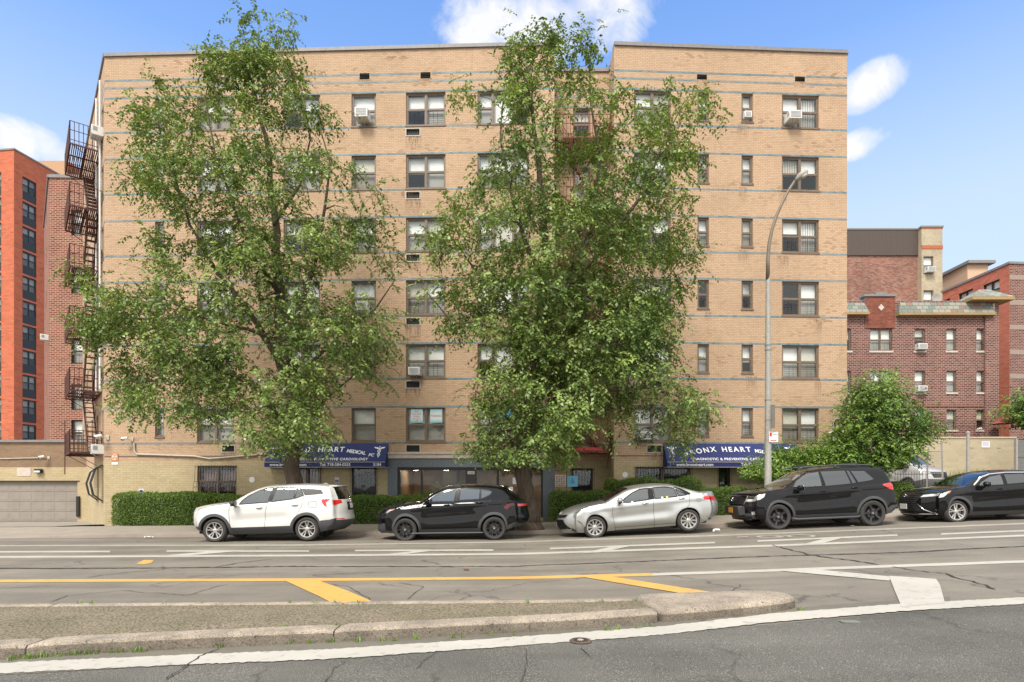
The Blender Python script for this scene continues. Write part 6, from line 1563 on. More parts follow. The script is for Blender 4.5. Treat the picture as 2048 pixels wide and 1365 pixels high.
hz(1215, 1405, 960, 24.6, .9, .3, 'taller ragged green hedge rising behind the silver sedan roof', 35, 1300, mat='hedgeleaf', wav=.12)
hz(1400, 1500, 978, 24.2, 1.1, .35, 'green hedge between the silver sedan and the tall black suv', 36, 1500)
hz(1490, 1700, 980, 24.3, 1.0, .4, 'low hedge hidden behind the tall black suv', 37, 700)
hz(1786, 1830, 966, 23.9, .8, .5, 'small round bush behind the tail of the tall black suv', 38, 1700)
# weeds along the cream wall
sp = []
for px_ in range(1910, 2030, 7): x = X(px_, 39.6); sp.append((x, 39.5, terrain(x, 39.5), .5, int(abs(rnd.gauss(0, 22)))))
tag(grass_patch('wall_weeds', sp, M['grass'], .1, .5), 'yellow green weeds at the foot of the cream retaining wall', 'weeds')
# ---------------------------------------------------------------- cars
def paint(name, col, metal=0.0, rough=.25, coat=1.0):
    m, nt, b = newmat(name); b.inputs['Base Color'].default_value = (*col, 1); b.inputs['Metallic'].default_value = metal
    b.inputs['Roughness'].default_value = rough; b.inputs['Coat Weight'].default_value = coat; b.inputs['Coat Roughness'].default_value = .03
    if max(col) < .05: b.inputs['Specular IOR Level'].default_value = 0; b.inputs['Coat IOR'].default_value = 1.42
    n = noise(nt, 2.2, 3, coords(nt)); bp = N(nt, 'ShaderNodeBump'); bp.inputs['Strength'].default_value = .02; bp.inputs['Distance'].default_value = .05
    nt.links.new(n.outputs[0], bp.inputs['Height']); nt.links.new(bp.outputs[0], b.inputs['Coat Normal'])
    return m
M['pwhitecar'] = paint('white_car_paint', (.58, .575, .55), 0, .35)
M['pblackcar'] = paint('black_car_paint', (.006, .006, .007), 0, .25)
M['psilvercar'] = paint('silver_car_paint', (.50, .51, .50), .75, .38, .8)
M['pvan'] = paint('silver_van_paint', (.50, .51, .52), .3, .4)
M['clad'] = plain('grey_plastic_cladding', (.055, .058, .062), .55, var=.05)
M['darkclad'] = plain('black_plastic_cladding', (.035, .036, .038), .5, var=.05)
M['trim'] = plain('black_trim', (.012, .012, .013), .35, var=0, spec=.25)
M['tyre'] = plain('tyre_rubber', (.045, .042, .040), .85, var=.15, scale=20)
M['alloy'] = plain('silver_alloy', (.62, .60, .58), .3, metal=.85, var=0)
M['blackalloy'] = plain('black_alloy', (.03, .03, .032), .25, metal=.3, var=0, coat=.5)
M['disc'] = plain('brake_disc', (.10, .10, .10), .5, metal=.6, var=0)
M['well'] = plain('wheel_well', (.012, .012, .012), .9, var=0)
M['tail'] = plain('red_tail_lamp', (.62, .02, .02), .12, var=0, coat=1)
M['taildark'] = plain('smoked_tail_lamp', (.09, .012, .014), .25, var=0)
M['head'] = plain('clear_head_lamp', (.60, .60, .58), .15, metal=.5, var=.3, scale=14, coat=1)
M['amber'] = plain('amber_lamp', (.55, .18, .07), .2, var=0, coat=1)
M['chrome'] = plain('chrome', (.75, .75, .75), .12, metal=1, var=0)
M['seat'] = plain('dark_seat', (.04, .038, .036), .8)
M['plateo'] = plain('orange_number_plate', (.62, .26, .02), .5, var=0)
M['platew'] = plain('white_number_plate', (.62, .63, .62), .5, var=0)

def inpoly(x, y, P):
    c = False; n = len(P); j = n-1
    for i in range(n):
        if (P[i][1] > y) != (P[j][1] > y) and x < (P[j][0]-P[i][0])*(y-P[i][1])/(P[j][1]-P[i][1])+P[i][0]: c = not c
        j = i
    return c
def catmull(P, step=.06, sharp=()):
    out = []; n = len(P)
    for i in range(n-1):
        p0 = P[i-1] if i > 0 and i not in sharp else P[i]; p1, p2 = P[i], P[i+1]; p3 = P[i+2] if i+2 < n and (i+1) not in sharp else P[i+1]
        L = math.dist(p1[:2], p2[:2]); k = max(1, int(L/step))
        for j in range(k):
            t = j/k; q = []
            for a in range(2):
                q.append(.5*((2*p1[a])+(-p0[a]+p2[a])*t+(2*p0[a]-5*p1[a]+4*p2[a]-p3[a])*t*t+(-p0[a]+3*p1[a]-3*p2[a]+p3[a])*t**3))
            out.append((q[0], q[1], i))
    out.append((P[-1][0], P[-1][1], n-2)); return out

def car(S):
    """S: dict. side profile in metres, x from nose to tail, z up. Near side is local -y."""
    if 'rearfrom' in S:                           # shorter tail: squeeze everything behind this station
        rf_, rs_ = S['rearfrom']
        def q_(p): return (p[0] if p[0] < rf_ else rf_+(p[0]-rf_)*rs_, *p[1:])
        for k in ('top', 'bottom', 'belt'): S[k] = [q_(p) for p in S[k]]
        S['regions'] = [(r[0], [q_(p) for p in r[1]]) for r in S['regions']]; S['seams'] = [[q_(p) for p in r] for r in S['seams']]; S['L'] = rf_+(S['L']-rf_)*rs_
    L, Wm, H = S['L'], S['W']/2, S['H']
    top = [p[:2] for p in S['top']]; tags = [p[2] if len(p) > 2 else None for p in S['top']]
    cur = None; full = []
    for t_ in tags:
        if t_: cur = t_
        full.append(cur)
    dense = catmull(top, .06, S.get('sharp', ()))
    TP = np.array([(p[0], p[1]) for p in dense]); segtag = [full[p[2]] for p in dense]
    xf, xr = S['axles']; ra = S['arch']; rw = S['rw']; sill = S['sill']
    bot = S['bottom']                             # polyline from tail bottom to nose bottom
    belt = S['belt']                              # polyline (x, z) of the belt line
    bx = np.array([b[0] for b in belt]); bz_ = np.array([b[1] for b in belt])
    def zb_(x): return np.interp(x, bx, bz_)
    RR = S.get('R', .10)
    A0, A1 = TP[:-1], TP[1:]
    def dist_top(P):
        P = np.asarray(P, float)[:, None, :]; d = A1-A0; l2 = (d**2).sum(1)+1e-12
        t = np.clip(((P-A0)*d).sum(2)/l2, 0, 1); q = A0+d*t[..., None]; return np.sqrt(((P-q)**2).sum(2)).min(1)
    nf, nr = S.get('nosef', .28), S.get('noser', .22)
    tum = S.get('tumble', .30); fb = S.get('frontbulge', 0)
    def half(P):
        P = np.asarray(P, float); x, z = P[:, 0], P[:, 1]; zb2 = zb_(x); up = np.maximum(0, z-zb2)
        y = np.full(len(P), Wm); y = y-tum*up-.25*up**2-.07*((np.minimum(z, zb2)-.66)/.5)**2-.03*np.clip(z-.85, 0, .4)
        y = y-.10*np.clip((.50-z)/.30, 0, 1)**2
        y = y+S.get('shoulder', .018)*np.exp(-((z-(zb2-.13))/.055)**2)*np.clip((x-.5)/.5, 0, 1)
        mid = np.clip((x-(xf+ra))/.3, 0, 1)*np.clip(((xr-ra)-x)/.3, 0, 1)
        y = y-S.get('scallop', .035)*np.exp(-((z-S.get('scz', .62)-.05*(x-xf))/.13)**2)*mid
        y = y+.012*np.exp(-((z-.42)/.06)**2)*mid
        for xa in (xf, xr):
            r_ = np.sqrt((x-xa)**2+(z-rw)**2); y = y+.022*np.exp(-((r_-ra-.02)/.10)**2)
        y = y-.05*np.clip((.55-x)/.55, 0, 1)**2-.04*np.clip((x-L+.5)/.5, 0, 1)**2
        d = dist_top(P); Rl = np.where(z > zb2-.02, S.get('Rg', .07), RR)
        k = np.clip(1-d/Rl, 0, 1); y = y-Rl*(1-np.sqrt(np.maximum(0, 1-k*k)))
        return np.maximum(y, .05)
    def deform(x, y, z, h=None):
        t = 1.0 if h is None else min(1.0, abs(y)/max(h, .05))
        f = np.clip(1-x/1.0, 0, 1); r = np.clip(1-(L-x)/.9, 0, 1)
        return x+nf*f**1.4*(t**3-fb)-nr*r**1.4*t**3
    name, lab, cat, ox, yaw = S['name'], S['label'], S['cat'], S['x'], S.get('yaw', 0)
    root = thing(name, lab, cat, group='vehicles parked along the kerb' if cat == 'car' else None)
    near = S.get('Y', 17.6); g0, g1 = S['ground']
    pitch = math.atan2(g1-g0, xr-xf)
    def tomesh(P3, tris, nm, mat, parent=None, smooth=True, mats=None, mi=None):
        mb = MB(); mb.v = [Vector(p) for p in P3]; mb.f = [list(t) for t in tris]; mb.m = mi or [0]*len(tris)
        return mb.build(nm, mats or mat, parent or root, smooth)
    # ---- side region by constrained triangulation
    outline = [(p[0], p[1]) for p in dense]+[b for b in bot]
    edges = []; V = []
    def addloop(P, closed=True):
        b0 = len(V); V.extend([Vector((p[0], p[1])) for p in P]); n = len(P)
        for i in range(n-1+(1 if closed else 0)): edges.append((b0+i, b0+(i+1) % n))
    def dens(P, s=.06, closed=True):
        out = []
        n = len(P)
        for i in range(n if closed else n-1):
            a, b = P[i], P[(i+1) % n]; k = max(1, int(math.dist(a, b)/s)); out += [(a[0]+(b[0]-a[0])*j/k, a[1]+(b[1]-a[1])*j/k) for j in range(k)]
        if not closed: out.append(P[-1])
        return out
    addloop(dens(outline, .08))
    circ = lambda xa, r, z0=None: [(xa+r*math.cos(2*math.pi*k/44), (rw if z0 is None else z0)+r*math.sin(2*math.pi*k/44)) for k in range(44)]
    for xa in (xf, xr): addloop(circ(xa, ra)); addloop(circ(xa, ra+S.get('flare', .07)))
    regs = []
    for r in S['regions']:
        addloop(dens(r[1])); regs.append(r)
    for off in (.12, .35, .65, 1.0):
        for Rl in (RR,):
            for i in range(0, len(TP)-1):
                a, b = TP[i], TP[i+1]; d = b-a; n_ = np.array([d[1], -d[0]]); n_ /= (np.linalg.norm(n_)+1e-9); q = (a+b)/2+n_*Rl*off; V.append(Vector((float(q[0]), float(q[1]))))
    gx_ = np.arange(.03, L, .07); gz_ = np.arange(.2, H, .05)
    for x in gx_:
        for z in gz_: V.append(Vector((float(x)+.0007*(z*10 % 3), float(z)+.0006)))
    rv, re, rf, _, _, _ = delaunay_2d_cdt(V, edges, [], 0, 1e-5)
    P2 = np.array([(v.x, v.y) for v in rv]); Hh = half(P2)
    # exact edge value on the top outline so both halves and the centre strip meet
    groups = {}
    for f in rf:
        c = P2[list(f)].mean(0)
        if not inpoly(c[0], c[1], outline): continue
        if any(math.dist(c, (xa, rw)) < ra for xa in (xf, xr)): continue
        key = 'body'
        fl = any(math.dist(c, (xa, rw)) < ra+S.get('flare', .07) for xa in (xf, xr)) and S.get('flaremat')
        for r in regs:
            if inpoly(c[0], c[1], r[1]): key = r[0]; break
        if key == 'body' and fl: key = 'cladding'
        if key == 'cladding' and not S.get('flaremat'): key = 'body'
        groups.setdefault(key, []).append(f)
    matmap = {'body': S['paint'], 'cladding': S.get('flaremat') or M['clad'], 'front_side_window': M['carglass'], 'rear_side_window': S.get('rearglass', M['carglass']), 'quarter_window': S.get('rearglass', M['carglass']),
              'pillar_trim': M['trim'], 'tail_lamp': S.get('tailmat', M['tail']), 'head_lamp': M['head'], 'turn_lamp': M['amber'], 'dark_panel': M['darkclad'], 'bumper_trim': S.get('flaremat') or M['trim'], 'fog_panel': M['trim']}
    bodyV = []; bodyF = []; bodyM = []; bmats = [S['paint'], matmap['cladding'], M['trim'], M['darkclad']]
    for key, fs in groups.items():
        used = sorted({i for f in fs for i in f}); ix = {k: i for i, k in enumerate(used)}
        for sg in (-1, 1):
            P3 = [(float(deform(P2[i][0], Hh[i], P2[i][1])), sg*float(Hh[i]), P2[i][1]) for i in used]
            F3 = [tuple(ix[i] for i in (f if sg > 0 else f[::-1])) for f in fs]
            if key in ('body', 'pillar_trim', 'dark_panel'):
                b0 = len(bodyV); bodyV += P3; bodyF += [tuple(i+b0 for i in f) for f in F3]; bodyM += [{'body': 0, 'pillar_trim': 2, 'dark_panel': 3}[key]]*len(F3)
            else: tomesh(P3, F3, key, matmap[key])
    # ---- centre strip over the top outline
    NT = 24; yE = half(TP); nrm = []
    for i in range(len(TP)):
        d = TP[min(i+1, len(TP)-1)]-TP[max(0, i-1)]; n_ = np.array([-d[1], d[0]]); n_ /= (np.linalg.norm(n_)+1e-9); nrm.append(n_)
    stripV = []; 
    for i in range(len(TP)):
        tg = segtag[i]; c = {'front': .05, 'hood': .045, 'windshield': .06, 'roof': .05, 'rearglass': .05, 'trunk': .03, 'rear': .04}.get(tg, .03)
        for j in range(NT+1):
            t = -1+2*j/NT; t = math.copysign(abs(t)**.85, t); y = t*yE[i]; k = c*(1-t*t)
            x = TP[i][0]+nrm[i][0]*k; z = TP[i][1]+nrm[i][1]*k; stripV.append((float(deform(x, y, z, yE[i])), float(y), float(z)))
    gl = {'windshield': [], 'rear_window': []}
    for i in range(len(TP)-1):
        tg = segtag[i]
        for j in range(NT):
            f = (i*(NT+1)+j, i*(NT+1)+j+1, (i+1)*(NT+1)+j+1, (i+1)*(NT+1)+j)
            if tg == 'windshield' and 1 <= j < NT-1: gl['windshield'].append(f)
            elif tg == 'rearglass' and 2 <= j < NT-2: gl['rear_window'].append(f)
            else:
                zc = TP[i][1]; m = 0
                if tg in ('front', 'rear') and zc < S.get('bumperz' if tg == 'rear' else 'bumperf', S.get('bumperz', .5)): m = 1
                b0 = len(bodyV)
                bodyV += [stripV[k] for k in f]; bodyF.append((b0, b0+1, b0+2, b0+3)); bodyM.append(m)
    # merge body
    import bmesh
    me = bpy.data.meshes.new('body'); me.from_pydata(bodyV, [], bodyF)
    for mm in bmats: me.materials.append(mm)
    me.polygons.foreach_set('material_index', bodyM); bm = bmesh.new(); bm.from_mesh(me)
    bmesh.ops.remove_doubles(bm, verts=bm.verts, dist=.004); bmesh.ops.recalc_face_normals(bm, faces=bm.faces); bm.to_mesh(me); bm.free()
    me.polygons.foreach_set('use_smooth', [True]*len(me.polygons)); me.set_sharp_from_angle(angle=R(50))
    bo = bpy.data.objects.new('body', me); COL.objects.link(bo); bo.parent = root
    for nm, mat in (('windshield', M['carglass']), ('rear_window', S.get('rearglass', M['carglass']))):
        fs = gl[nm]
        if fs:
            used = sorted({i for f in fs for i in f}); ix = {k: i for i, k in enumerate(used)}; tomesh([stripV[i] for i in used], [tuple(ix[i] for i in f) for f in fs], nm, mat)
    # ---- surface ribbons: window surrounds, shut lines, creases
    def surf(x, z, off=0.0, sg=-1):
        h = float(half([(x, z)])[0]); return (float(deform(x, h, z)), sg*(h+off), z)
    def ribbon(P, w, off, mb, m=0, closed=False, sides=(-1, 1)):
        Q = dens(P, .04, closed)
        if closed: Q.append(Q[0])
        for sg in sides:
            rows = []
            for i, p in enumerate(Q):
                a, b = Q[max(0, i-1)], Q[min(len(Q)-1, i+1)]
                if closed and i in (0, len(Q)-1): a, b = Q[-2], Q[1]
                d = Vector((b[0]-a[0], b[1]-a[1])); d = d.normalized() if d.length > 0 else Vector((1, 0)); n_ = Vector((-d.y, d.x))*w/2
                rows.append((mb.pt(surf(p[0]+n_.x, p[1]+n_.y, off, sg)), mb.pt(surf(p[0]-n_.x, p[1]-n_.y, off, sg))))
            for a, b in zip(rows, rows[1:]): mb.fi([a[0], a[1], b[1], b[0]], m)
    for r in regs:
        if 'window' in r[0]:
            for sg in (-1, 1): mb = MB(); ribbon(r[1], .028, .004, mb, 0, True, sides=(sg,)); mb.build('window_trim', M['trim'], root, recalc=False)
    for sg in (-1, 1):
        mb = MB()
        for P in S.get('seams', []): ribbon(P, .009, .0025, mb, sides=(sg,))
        mb.build('shut_lines', M['trim'], root, recalc=False)
    for nm, P, w, mt in S.get('strips', []):
        for sg in (-1, 1): mb = MB(); ribbon(P, w, .006, mb, sides=(sg,)); mb.build(nm, mt, root, recalc=False)
    # wheel wells
    for xa in (xf, xr):
        for sg in (-1, 1):
            mb = MB(); ring0 = []; ring1 = []
            for k in range(29):
                a = math.pi*(-.12+1.24*k/28); x, z = xa+ra*math.cos(a), rw+ra*math.sin(a); h = float(half([(x, max(z, .2))])[0])
                ring0.append(mb.pt((float(deform(x, h, z)), sg*(h-.004), z))); ring1.append(mb.pt((x, sg*(Wm-.34), z)))
            for k in range(28): mb.fi([ring0[k], ring0[k+1], ring1[k+1], ring1[k]])
            mb.fi(ring1); mb.build('wheel_well', M['well'], root, recalc=False)
    # underbody and cabin
    mb = MB(); iw = Wm-.36
    mb.box((xf-.62, -iw, sill+.0), (xr+.62, iw, sill+.16)); mb.box((xf+ra+.05, -Wm+.16, sill-.02), (xr-ra-.05, Wm-.16, sill+.45))
    mb.box((.35, -iw-.1, sill+.06), (xf-ra+.02, iw+.1, .62)); mb.box((xr+ra-.05, -iw-.1, sill+.1), (L-.35, iw+.1, .6)); mb.box((xf-.1, -iw, .35), (xr+.4, iw, .60))
    mb.build('underbody', M['well'], root)
    cx0, cx1 = S['cabin']; zf = float(zb_((cx0+cx1)/2))-.35
    mb = MB(); mb.box((cx0-.35, -Wm+.2, zf-.1), (cx1+.1, Wm-.2, zf))
    hz_ = H-.28
    for sx in S['seatx']:
        for sg in (-1, 1):
            mb.box((sx, sg*.16, zf), (sx+.5, sg*.62, zf+.18), bev=.05); mb.prism([(sx+.42, zf+.1), (sx+.58, zf+.1), (sx+.72, hz_-.08), (sx+.60, hz_-.08)], sg*.17, sg*.61)
            mb.box((sx+.62, sg*.28, hz_-.06), (sx+.72, sg*.50, hz_+.12), bev=.03)
    mb.box((cx0-.25, -Wm+.25, zf), (cx0+.12, Wm-.25, float(zb_(cx0))-.02), bev=.05); mb.build('seats', M['seat'], root)
    mb = MB(); mb.lathe([(.175, -.012), (.19, 0), (.175, .012), (.16, 0), (.175, -.012)], 24, axis='x', c=(cx0+.22, -.38, float(zb_(cx0))-.02)); mb.build('steering_wheel', M['trim'], root, True)
    # wheels
    spec = S['wheel']; rr_ = spec['rim']; n = spec['n']
    proto = None
    for xa in (xf, xr):
        for sg in (-1, 1):
            yc = sg*(Wm-.02)
            if proto is None or True:
                # outer face toward sg
                tw_ = S.get('tw', .225)
                tb = MB(); pr = [(rr_-.01, -.012), (rr_+.01, .0), (rw-.045, .012), (rw-.012, -.012), (rw, -.045), (rw, -tw_+.045), (rw-.012, -tw_+.012), (rw-.05, -tw_), (rr_, -tw_), (rr_-.01, -.012)]
                tb.lathe([(a, b*sg) for a, b in pr], 48, axis='y')
                for k in range(3): tb.lathe([(rw+.0008, sg*(-.06-k*.05)), (rw+.0008, sg*(-.068-k*.05))], 48, axis='y')
                w_ = tb.build('wheel', M['tyre'], root, 'auto'); w_.location = (xa, yc, rw)
                rb = MB()
                rb.lathe([(rr_+.004, 0), (rr_+.002, .006), (rr_-.018, .004), (rr_-.028, -.02), (rr_-.03, -.15)] if sg > 0 else [(rr_+.004, 0), (rr_+.002, -.006), (rr_-.018, -.004), (rr_-.028, .02), (rr_-.03, .15)], 48, 1 if spec.get('two') else 0, axis='y')
                rb.lathe([(0, sg*-.012), (.03, sg*-.012), (.062, sg*-.03), (.07, sg*-.06)], 24, 0, axis='y')
                for k in range(n):
                    a0 = 2*math.pi*k/n+math.pi/2+S.get('spin', .0)
                    arms = spec['arms']
                    for (o1, o2, w1, w2) in arms:   # angular offset at hub / rim, widths
                        r1, r2 = .045, rr_-.012
                        c1 = Vector((math.cos(a0+o1), math.sin(a0+o1))); c2 = Vector((math.cos(a0+o2), math.sin(a0+o2)))
                        pa, pb = c1*r1, c2*r2; d = (pb-pa).normalized(); nn = Vector((-d.y, d.x))
                        ids = []
                        for (p, w, yy) in ((pa, w1, -.022), (pa.lerp(pb, .55), (w1+w2)/2*.9, -.026), (pb, w2, -.006)):
                            for s_, dy in ((-1, -.018), (-.6, 0), (.6, 0), (1, -.018)):
                                q = p+nn*(w/2*s_); ids.append(rb.pt((q.x, sg*(yy+dy), q.y)))
                        for r0_ in (0, 4):
                            for c_ in range(3): rb.fi([ids[r0_+c_], ids[r0_+c_+1], ids[r0_+c_+5], ids[r0_+c_+4]], 0)
                rm = rb.build('rim', [spec['mat'], spec.get('mat2', spec['mat'])], w_, 'auto')
                cb = MB(); cb.lathe([(0, sg*-.008), (.026, sg*-.008), (.03, sg*-.014)], 16, axis='y'); cb.build('centre_cap', spec.get('cap', M['trim']), w_, 'auto')
                db = MB(); db.lathe([(.05, sg*-.075), (.15, sg*-.075), (.15, sg*-.10)], 28, axis='y'); db.box((.06, sg*-.09, -.06), (.15, sg*-.05, .06)); db.lathe([(0, sg*-.11), (rr_-.02, sg*-.11)], 28, 1, axis='y')
                db.build('brake_disc', [M['disc'], M['well']], w_)
    # mirrors
    mx, mz = S['mirror']
    for sg in (-1, 1):
        q = surf(mx+.06, mz-.03, 0, sg); mb = MB()
        mb.box((mx+.0, sg*(abs(q[1])+.07), mz-.02), (mx+.17, sg*(abs(q[1])+.25), mz+.125), bev=.05)
        o = mb.build('wing_mirror', S.get('mirrormat', S['paint']), root, 'auto')
        mb = MB(); mb.tube([(mx+.10, sg*(abs(q[1])-.03), mz-.06), (mx+.10, sg*(abs(q[1])+.12), mz-.005)], [.035, .028], 8); mb.box((mx+.02, sg*(abs(q[1])+.09), mz-.035), (mx+.15, sg*(abs(q[1])+.23), mz-.015), bev=.008); mb.build('mirror_foot', M['trim'], o, 'auto')
        mb = MB(); mb.box((mx+.168, sg*(abs(q[1])+.09), mz+.0), (mx+.173, sg*(abs(q[1])+.23), mz+.105), bev=.001); mb.build('mirror_glass', M['chrome'], o)
    # door handles
    for (hx, hz2) in S['handles']:
        for sg in (-1, 1):
            mb = MB(); Q = [surf(hx+.19*i/6, hz2+.006*i/6, .016+.022*math.sin(math.pi*i/6), sg) for i in range(7)]
            mb.tube(Q, [.010, .016, .018, .018, .018, .016, .010], 8); mb.build('door_handle', S.get('handlemat', S['paint']), root, True)
            mb = MB(); ribbon([(hx+.03, hz2-.005), (hx+.15, hz2-.003)], .05, .003, mb, sides=(sg,)); mb.build('handle_recess', M['trim'], root, recalc=False)
    # front/rear patches
    def end_x(z, front=True):
        xs = []
        for a, b in zip(TP, TP[1:]):
            if (a[1]-z)*(b[1]-z) <= 0 and a[1] != b[1]: xs.append(a[0]+(b[0]-a[0])*(z-a[1])/(b[1]-a[1]))
        if not xs: return TP[0][0] if front else TP[-1][0]
        return min(xs) if front else max(xs)
    def end_pt(y, z, off, front=True):
        x = end_x(z, front); xx = x+(.03*(-1 if front else 1))*0; h = float(half([(x, z)])[0]); t = min(1, abs(y)/max(h, .1)); c = .05 if front else .04
        xx = x+(-1 if front else 1)*(c*(1-t*t)+off); return (float(deform(xx, y, z, h)), y, z)
    def patch(nm, P, mat, off=.006, front=True, both=False, parent=None, mi=None):
        for sg in ((1, -1) if both else (1,)):
            PP = dens([(p[0]*sg, p[1]) for p in P], .06); vv = [Vector(p) for p in PP]; ed = [(i, (i+1) % len(PP)) for i in range(len(PP))]
            x0_, x1_ = min(p[0] for p in PP), max(p[0] for p in PP); z0_, z1_ = min(p[1] for p in PP), max(p[1] for p in PP)
            for a in np.arange(x0_+.03, x1_, .06):
                for b in np.arange(z0_+.02, z1_, .05): 
                    if inpoly(a, b, PP): vv.append(Vector((float(a), float(b))))
            r1 = delaunay_2d_cdt(vv, ed, [], 0, 1e-5); F_2 = [f for f in r1[2] if inpoly(sum(r1[0][i].x for i in f)/3, sum(r1[0][i].y for i in f)/3, PP)]
            mb = MB(); ids = [mb.pt(end_pt(v.x, v.y, off, front)) for v in r1[0]]
            for f in F_2: mb.fi([ids[i] for i in f])
            o = mb.build(nm, mat, parent or root, True, recalc=False)
        return o
    S['post'](root, patch, surf, end_pt, ribbon, half) if S.get('post') else None
    # ---- placement: near flank on the lane line
    if 'matrix' in S: root.matrix_world = S['matrix']
    else:
        xw = X(S['wheelpx'][0], near+.02)          # world x of the front wheel centre
        xw2 = X(S['wheelpx'][1], near+.02)
        root.rotation_euler = (0, -pitch, yaw); root.location = ((xw+xw2)/2-(xf+xr)/2, near+Wm, (g0+g1)/2-math.sin(pitch)*(xf+xr)/2+.0)
    return root
def plate(nm, x, y0, y1, z0, z1, mat, root, txt=None):
    mb = MB(); mb.box((x-.008, y0, z0), (x+.008, y1, z1), bev=.003); o = mb.build(nm, mat, root)
    return o
def cv(pts, x0, S_, yg, s=0.0, xg=0):
    """photo crop pixels -> metres on the car's flank; s is the ground tilt"""
    return [((px-x0)/S_, (yg-s*(px-xg)-py)/S_) for px, py in pts]

# ---------- white suv
def post1(root, patch, surf, end_pt, ribbon, half):
    patch('grille', [(-.62, .62), (.62, .62), (.58, .86), (-.58, .86)], M['trim'], .008)
    patch('lower_intake', [(-.7, .30), (.7, .30), (.66, .46), (-.66, .46)], M['trim'], .006)
    patch('number_plate', [(-.16, .93), (.16, .93), (.16, 1.09), (-.16, 1.09)], M['platew'], .012, False)
    patch('plate_recess', [(-.34, .88), (.34, .88), (.30, 1.13), (-.30, 1.13)], M['trim'], .005, False)
    patch('tail_lamp', [(.52, 1.10), (.86, 1.02), (.88, 1.20), (.52, 1.19)], M['tail'], .006, False, True)
    patch('reflector', [(.55, .62), (.80, .62), (.80, .65), (.55, .65)], M['tail'], .006, False, True)
    mb = MB(); mb.prism([(3.50, 1.655), (3.72, 1.655), (3.68, 1.71), (3.62, 1.715)], -.03, .03); mb.build('antenna_fin', M['pwhitecar'], root, 'auto')
    mb = MB(); mb.box((3.92, -.58, 1.585), (4.16, .58, 1.63), bev=.015); mb.build('spoiler', M['pwhitecar'], root, 'auto')
    mb = MB(); mb.box((4.05, -.56, 1.565), (4.15, .56, 1.584)); mb.build('spoiler_underside', M['trim'], root)
c = lambda P: cv(P, 68, 336, 1298, -.0087, 272)
arc = lambda xa, r, z, a0=0, a1=180, n=14: [(xa+r*math.cos(R(a0+(a1-a0)*i/n)), z+r*math.sin(R(a0+(a1-a0)*i/n))) for i in range(n+1)]
S1 = dict(name='parked_suv', label='white compact suv with grey lower cladding parked before the left tree', cat='car', L=4.63, W=1.84, H=1.66, Y=17.6, x=0, wheelpx=(430, 613), ground=(-.075, -.03), paint=M['pwhitecar'], flaremat=M['clad'], flare=.085,
  top=[(.26, .27, 'front'), (.10, .40), (.02, .62), (.03, .86), (.09, 1.0, 'hood'), (.30, 1.07), (.62, 1.125), (1.02, 1.17), (1.14, 1.20, 'windshield'), (1.55, 1.44), (1.90, 1.592, 'roof'), (2.25, 1.645), (2.8, 1.66), (3.4, 1.652), (3.95, 1.61), (4.22, 1.565, 'rearglass'), (4.40, 1.36), (4.50, 1.20, 'rear'), (4.58, 1.0), (4.60, .76), (4.64, .66), (4.63, .54), (4.45, .40), (4.25, .31)],
  sharp=(4, 8), bottom=[(3.85, .27), (3.4, .24), (1.3, .22), (.6, .23)], belt=[(0, .98), (1.1, 1.15), (2.3, 1.18), (3.1, 1.25), (3.9, 1.33), (4.63, 1.36)],
  axles=(.607, 3.332), rw=.352, arch=.415, sill=.24, R=.11, Rg=.07, nosef=.30, noser=.26, bumperz=.64, bumperf=.42, frontbulge=1, rearfrom=(3.80, .74), tw=.225,
  regions=[('tail_lamp', c([(1352, 905), (1395, 888), (1505, 882), (1508, 905), (1440, 930), (1462, 975), (1410, 962), (1366, 930)])),
    ('head_lamp', [(.02, .80), (.03, .97), (.10, 1.0), (.24, .985), (.20, .90), (.08, .82)]),
    ('front_side_window', c([(515, 926), (545, 885), (600, 842), (700, 793), (765, 775), (832, 770), (800, 912)])),
    ('rear_side_window', c([(868, 770), (1065, 776), (1050, 885), (832, 908)])), ('quarter_window', c([(1078, 778), (1112, 784), (1148, 852), (1060, 884)])),
    ('dark_panel', c([(1116, 783), (1330, 800), (1378, 842), (1160, 855)])),
    ('pillar_trim', c([(836, 770), (864, 770), (826, 909), (806, 911)])),
    ('cladding', [(.95, .20), (3.0, .20), (3.0, .50), (2.85, .46), (1.1, .43), (.95, .44)]), ('cladding', [(3.66, .2), (4.70, .2), (4.70, .665), (4.3, .62), (3.80, .60), (3.70, .45)]), ('cladding', [(-.05, .2), (.40, .2), (.2, .44), (-.05, .47)])],
  seams=[c([(425, 925), (418, 1000), (430, 1120), (440, 1155)]), c([(800, 912), (780, 1000), (770, 1200)]), c([(1148, 855), (1140, 950), (1100, 1030), (1060, 1110)]), c([(440, 905), (500, 880)]), [(1.05, 1.165), (.55, 1.09), (.13, .99)], c([(1205, 915), (1285, 915), (1290, 975), (1210, 970), (1205, 915)]), [(1.08, .45), (1.3, .24)]],
  mirror=(1.14, 1.10), mirrormat=M['darkclad'], handles=[(1.84, 1.01), (2.89, 1.07)], cabin=(1.3, 4.0), seatx=(1.75, 2.65), wheel=dict(rim=.245, n=5, arms=[(-.10, -.22, .035, .045), (.10, .22, .035, .045)], mat=M['alloy'], cap=M['alloy']), post=post1)
car(S1)
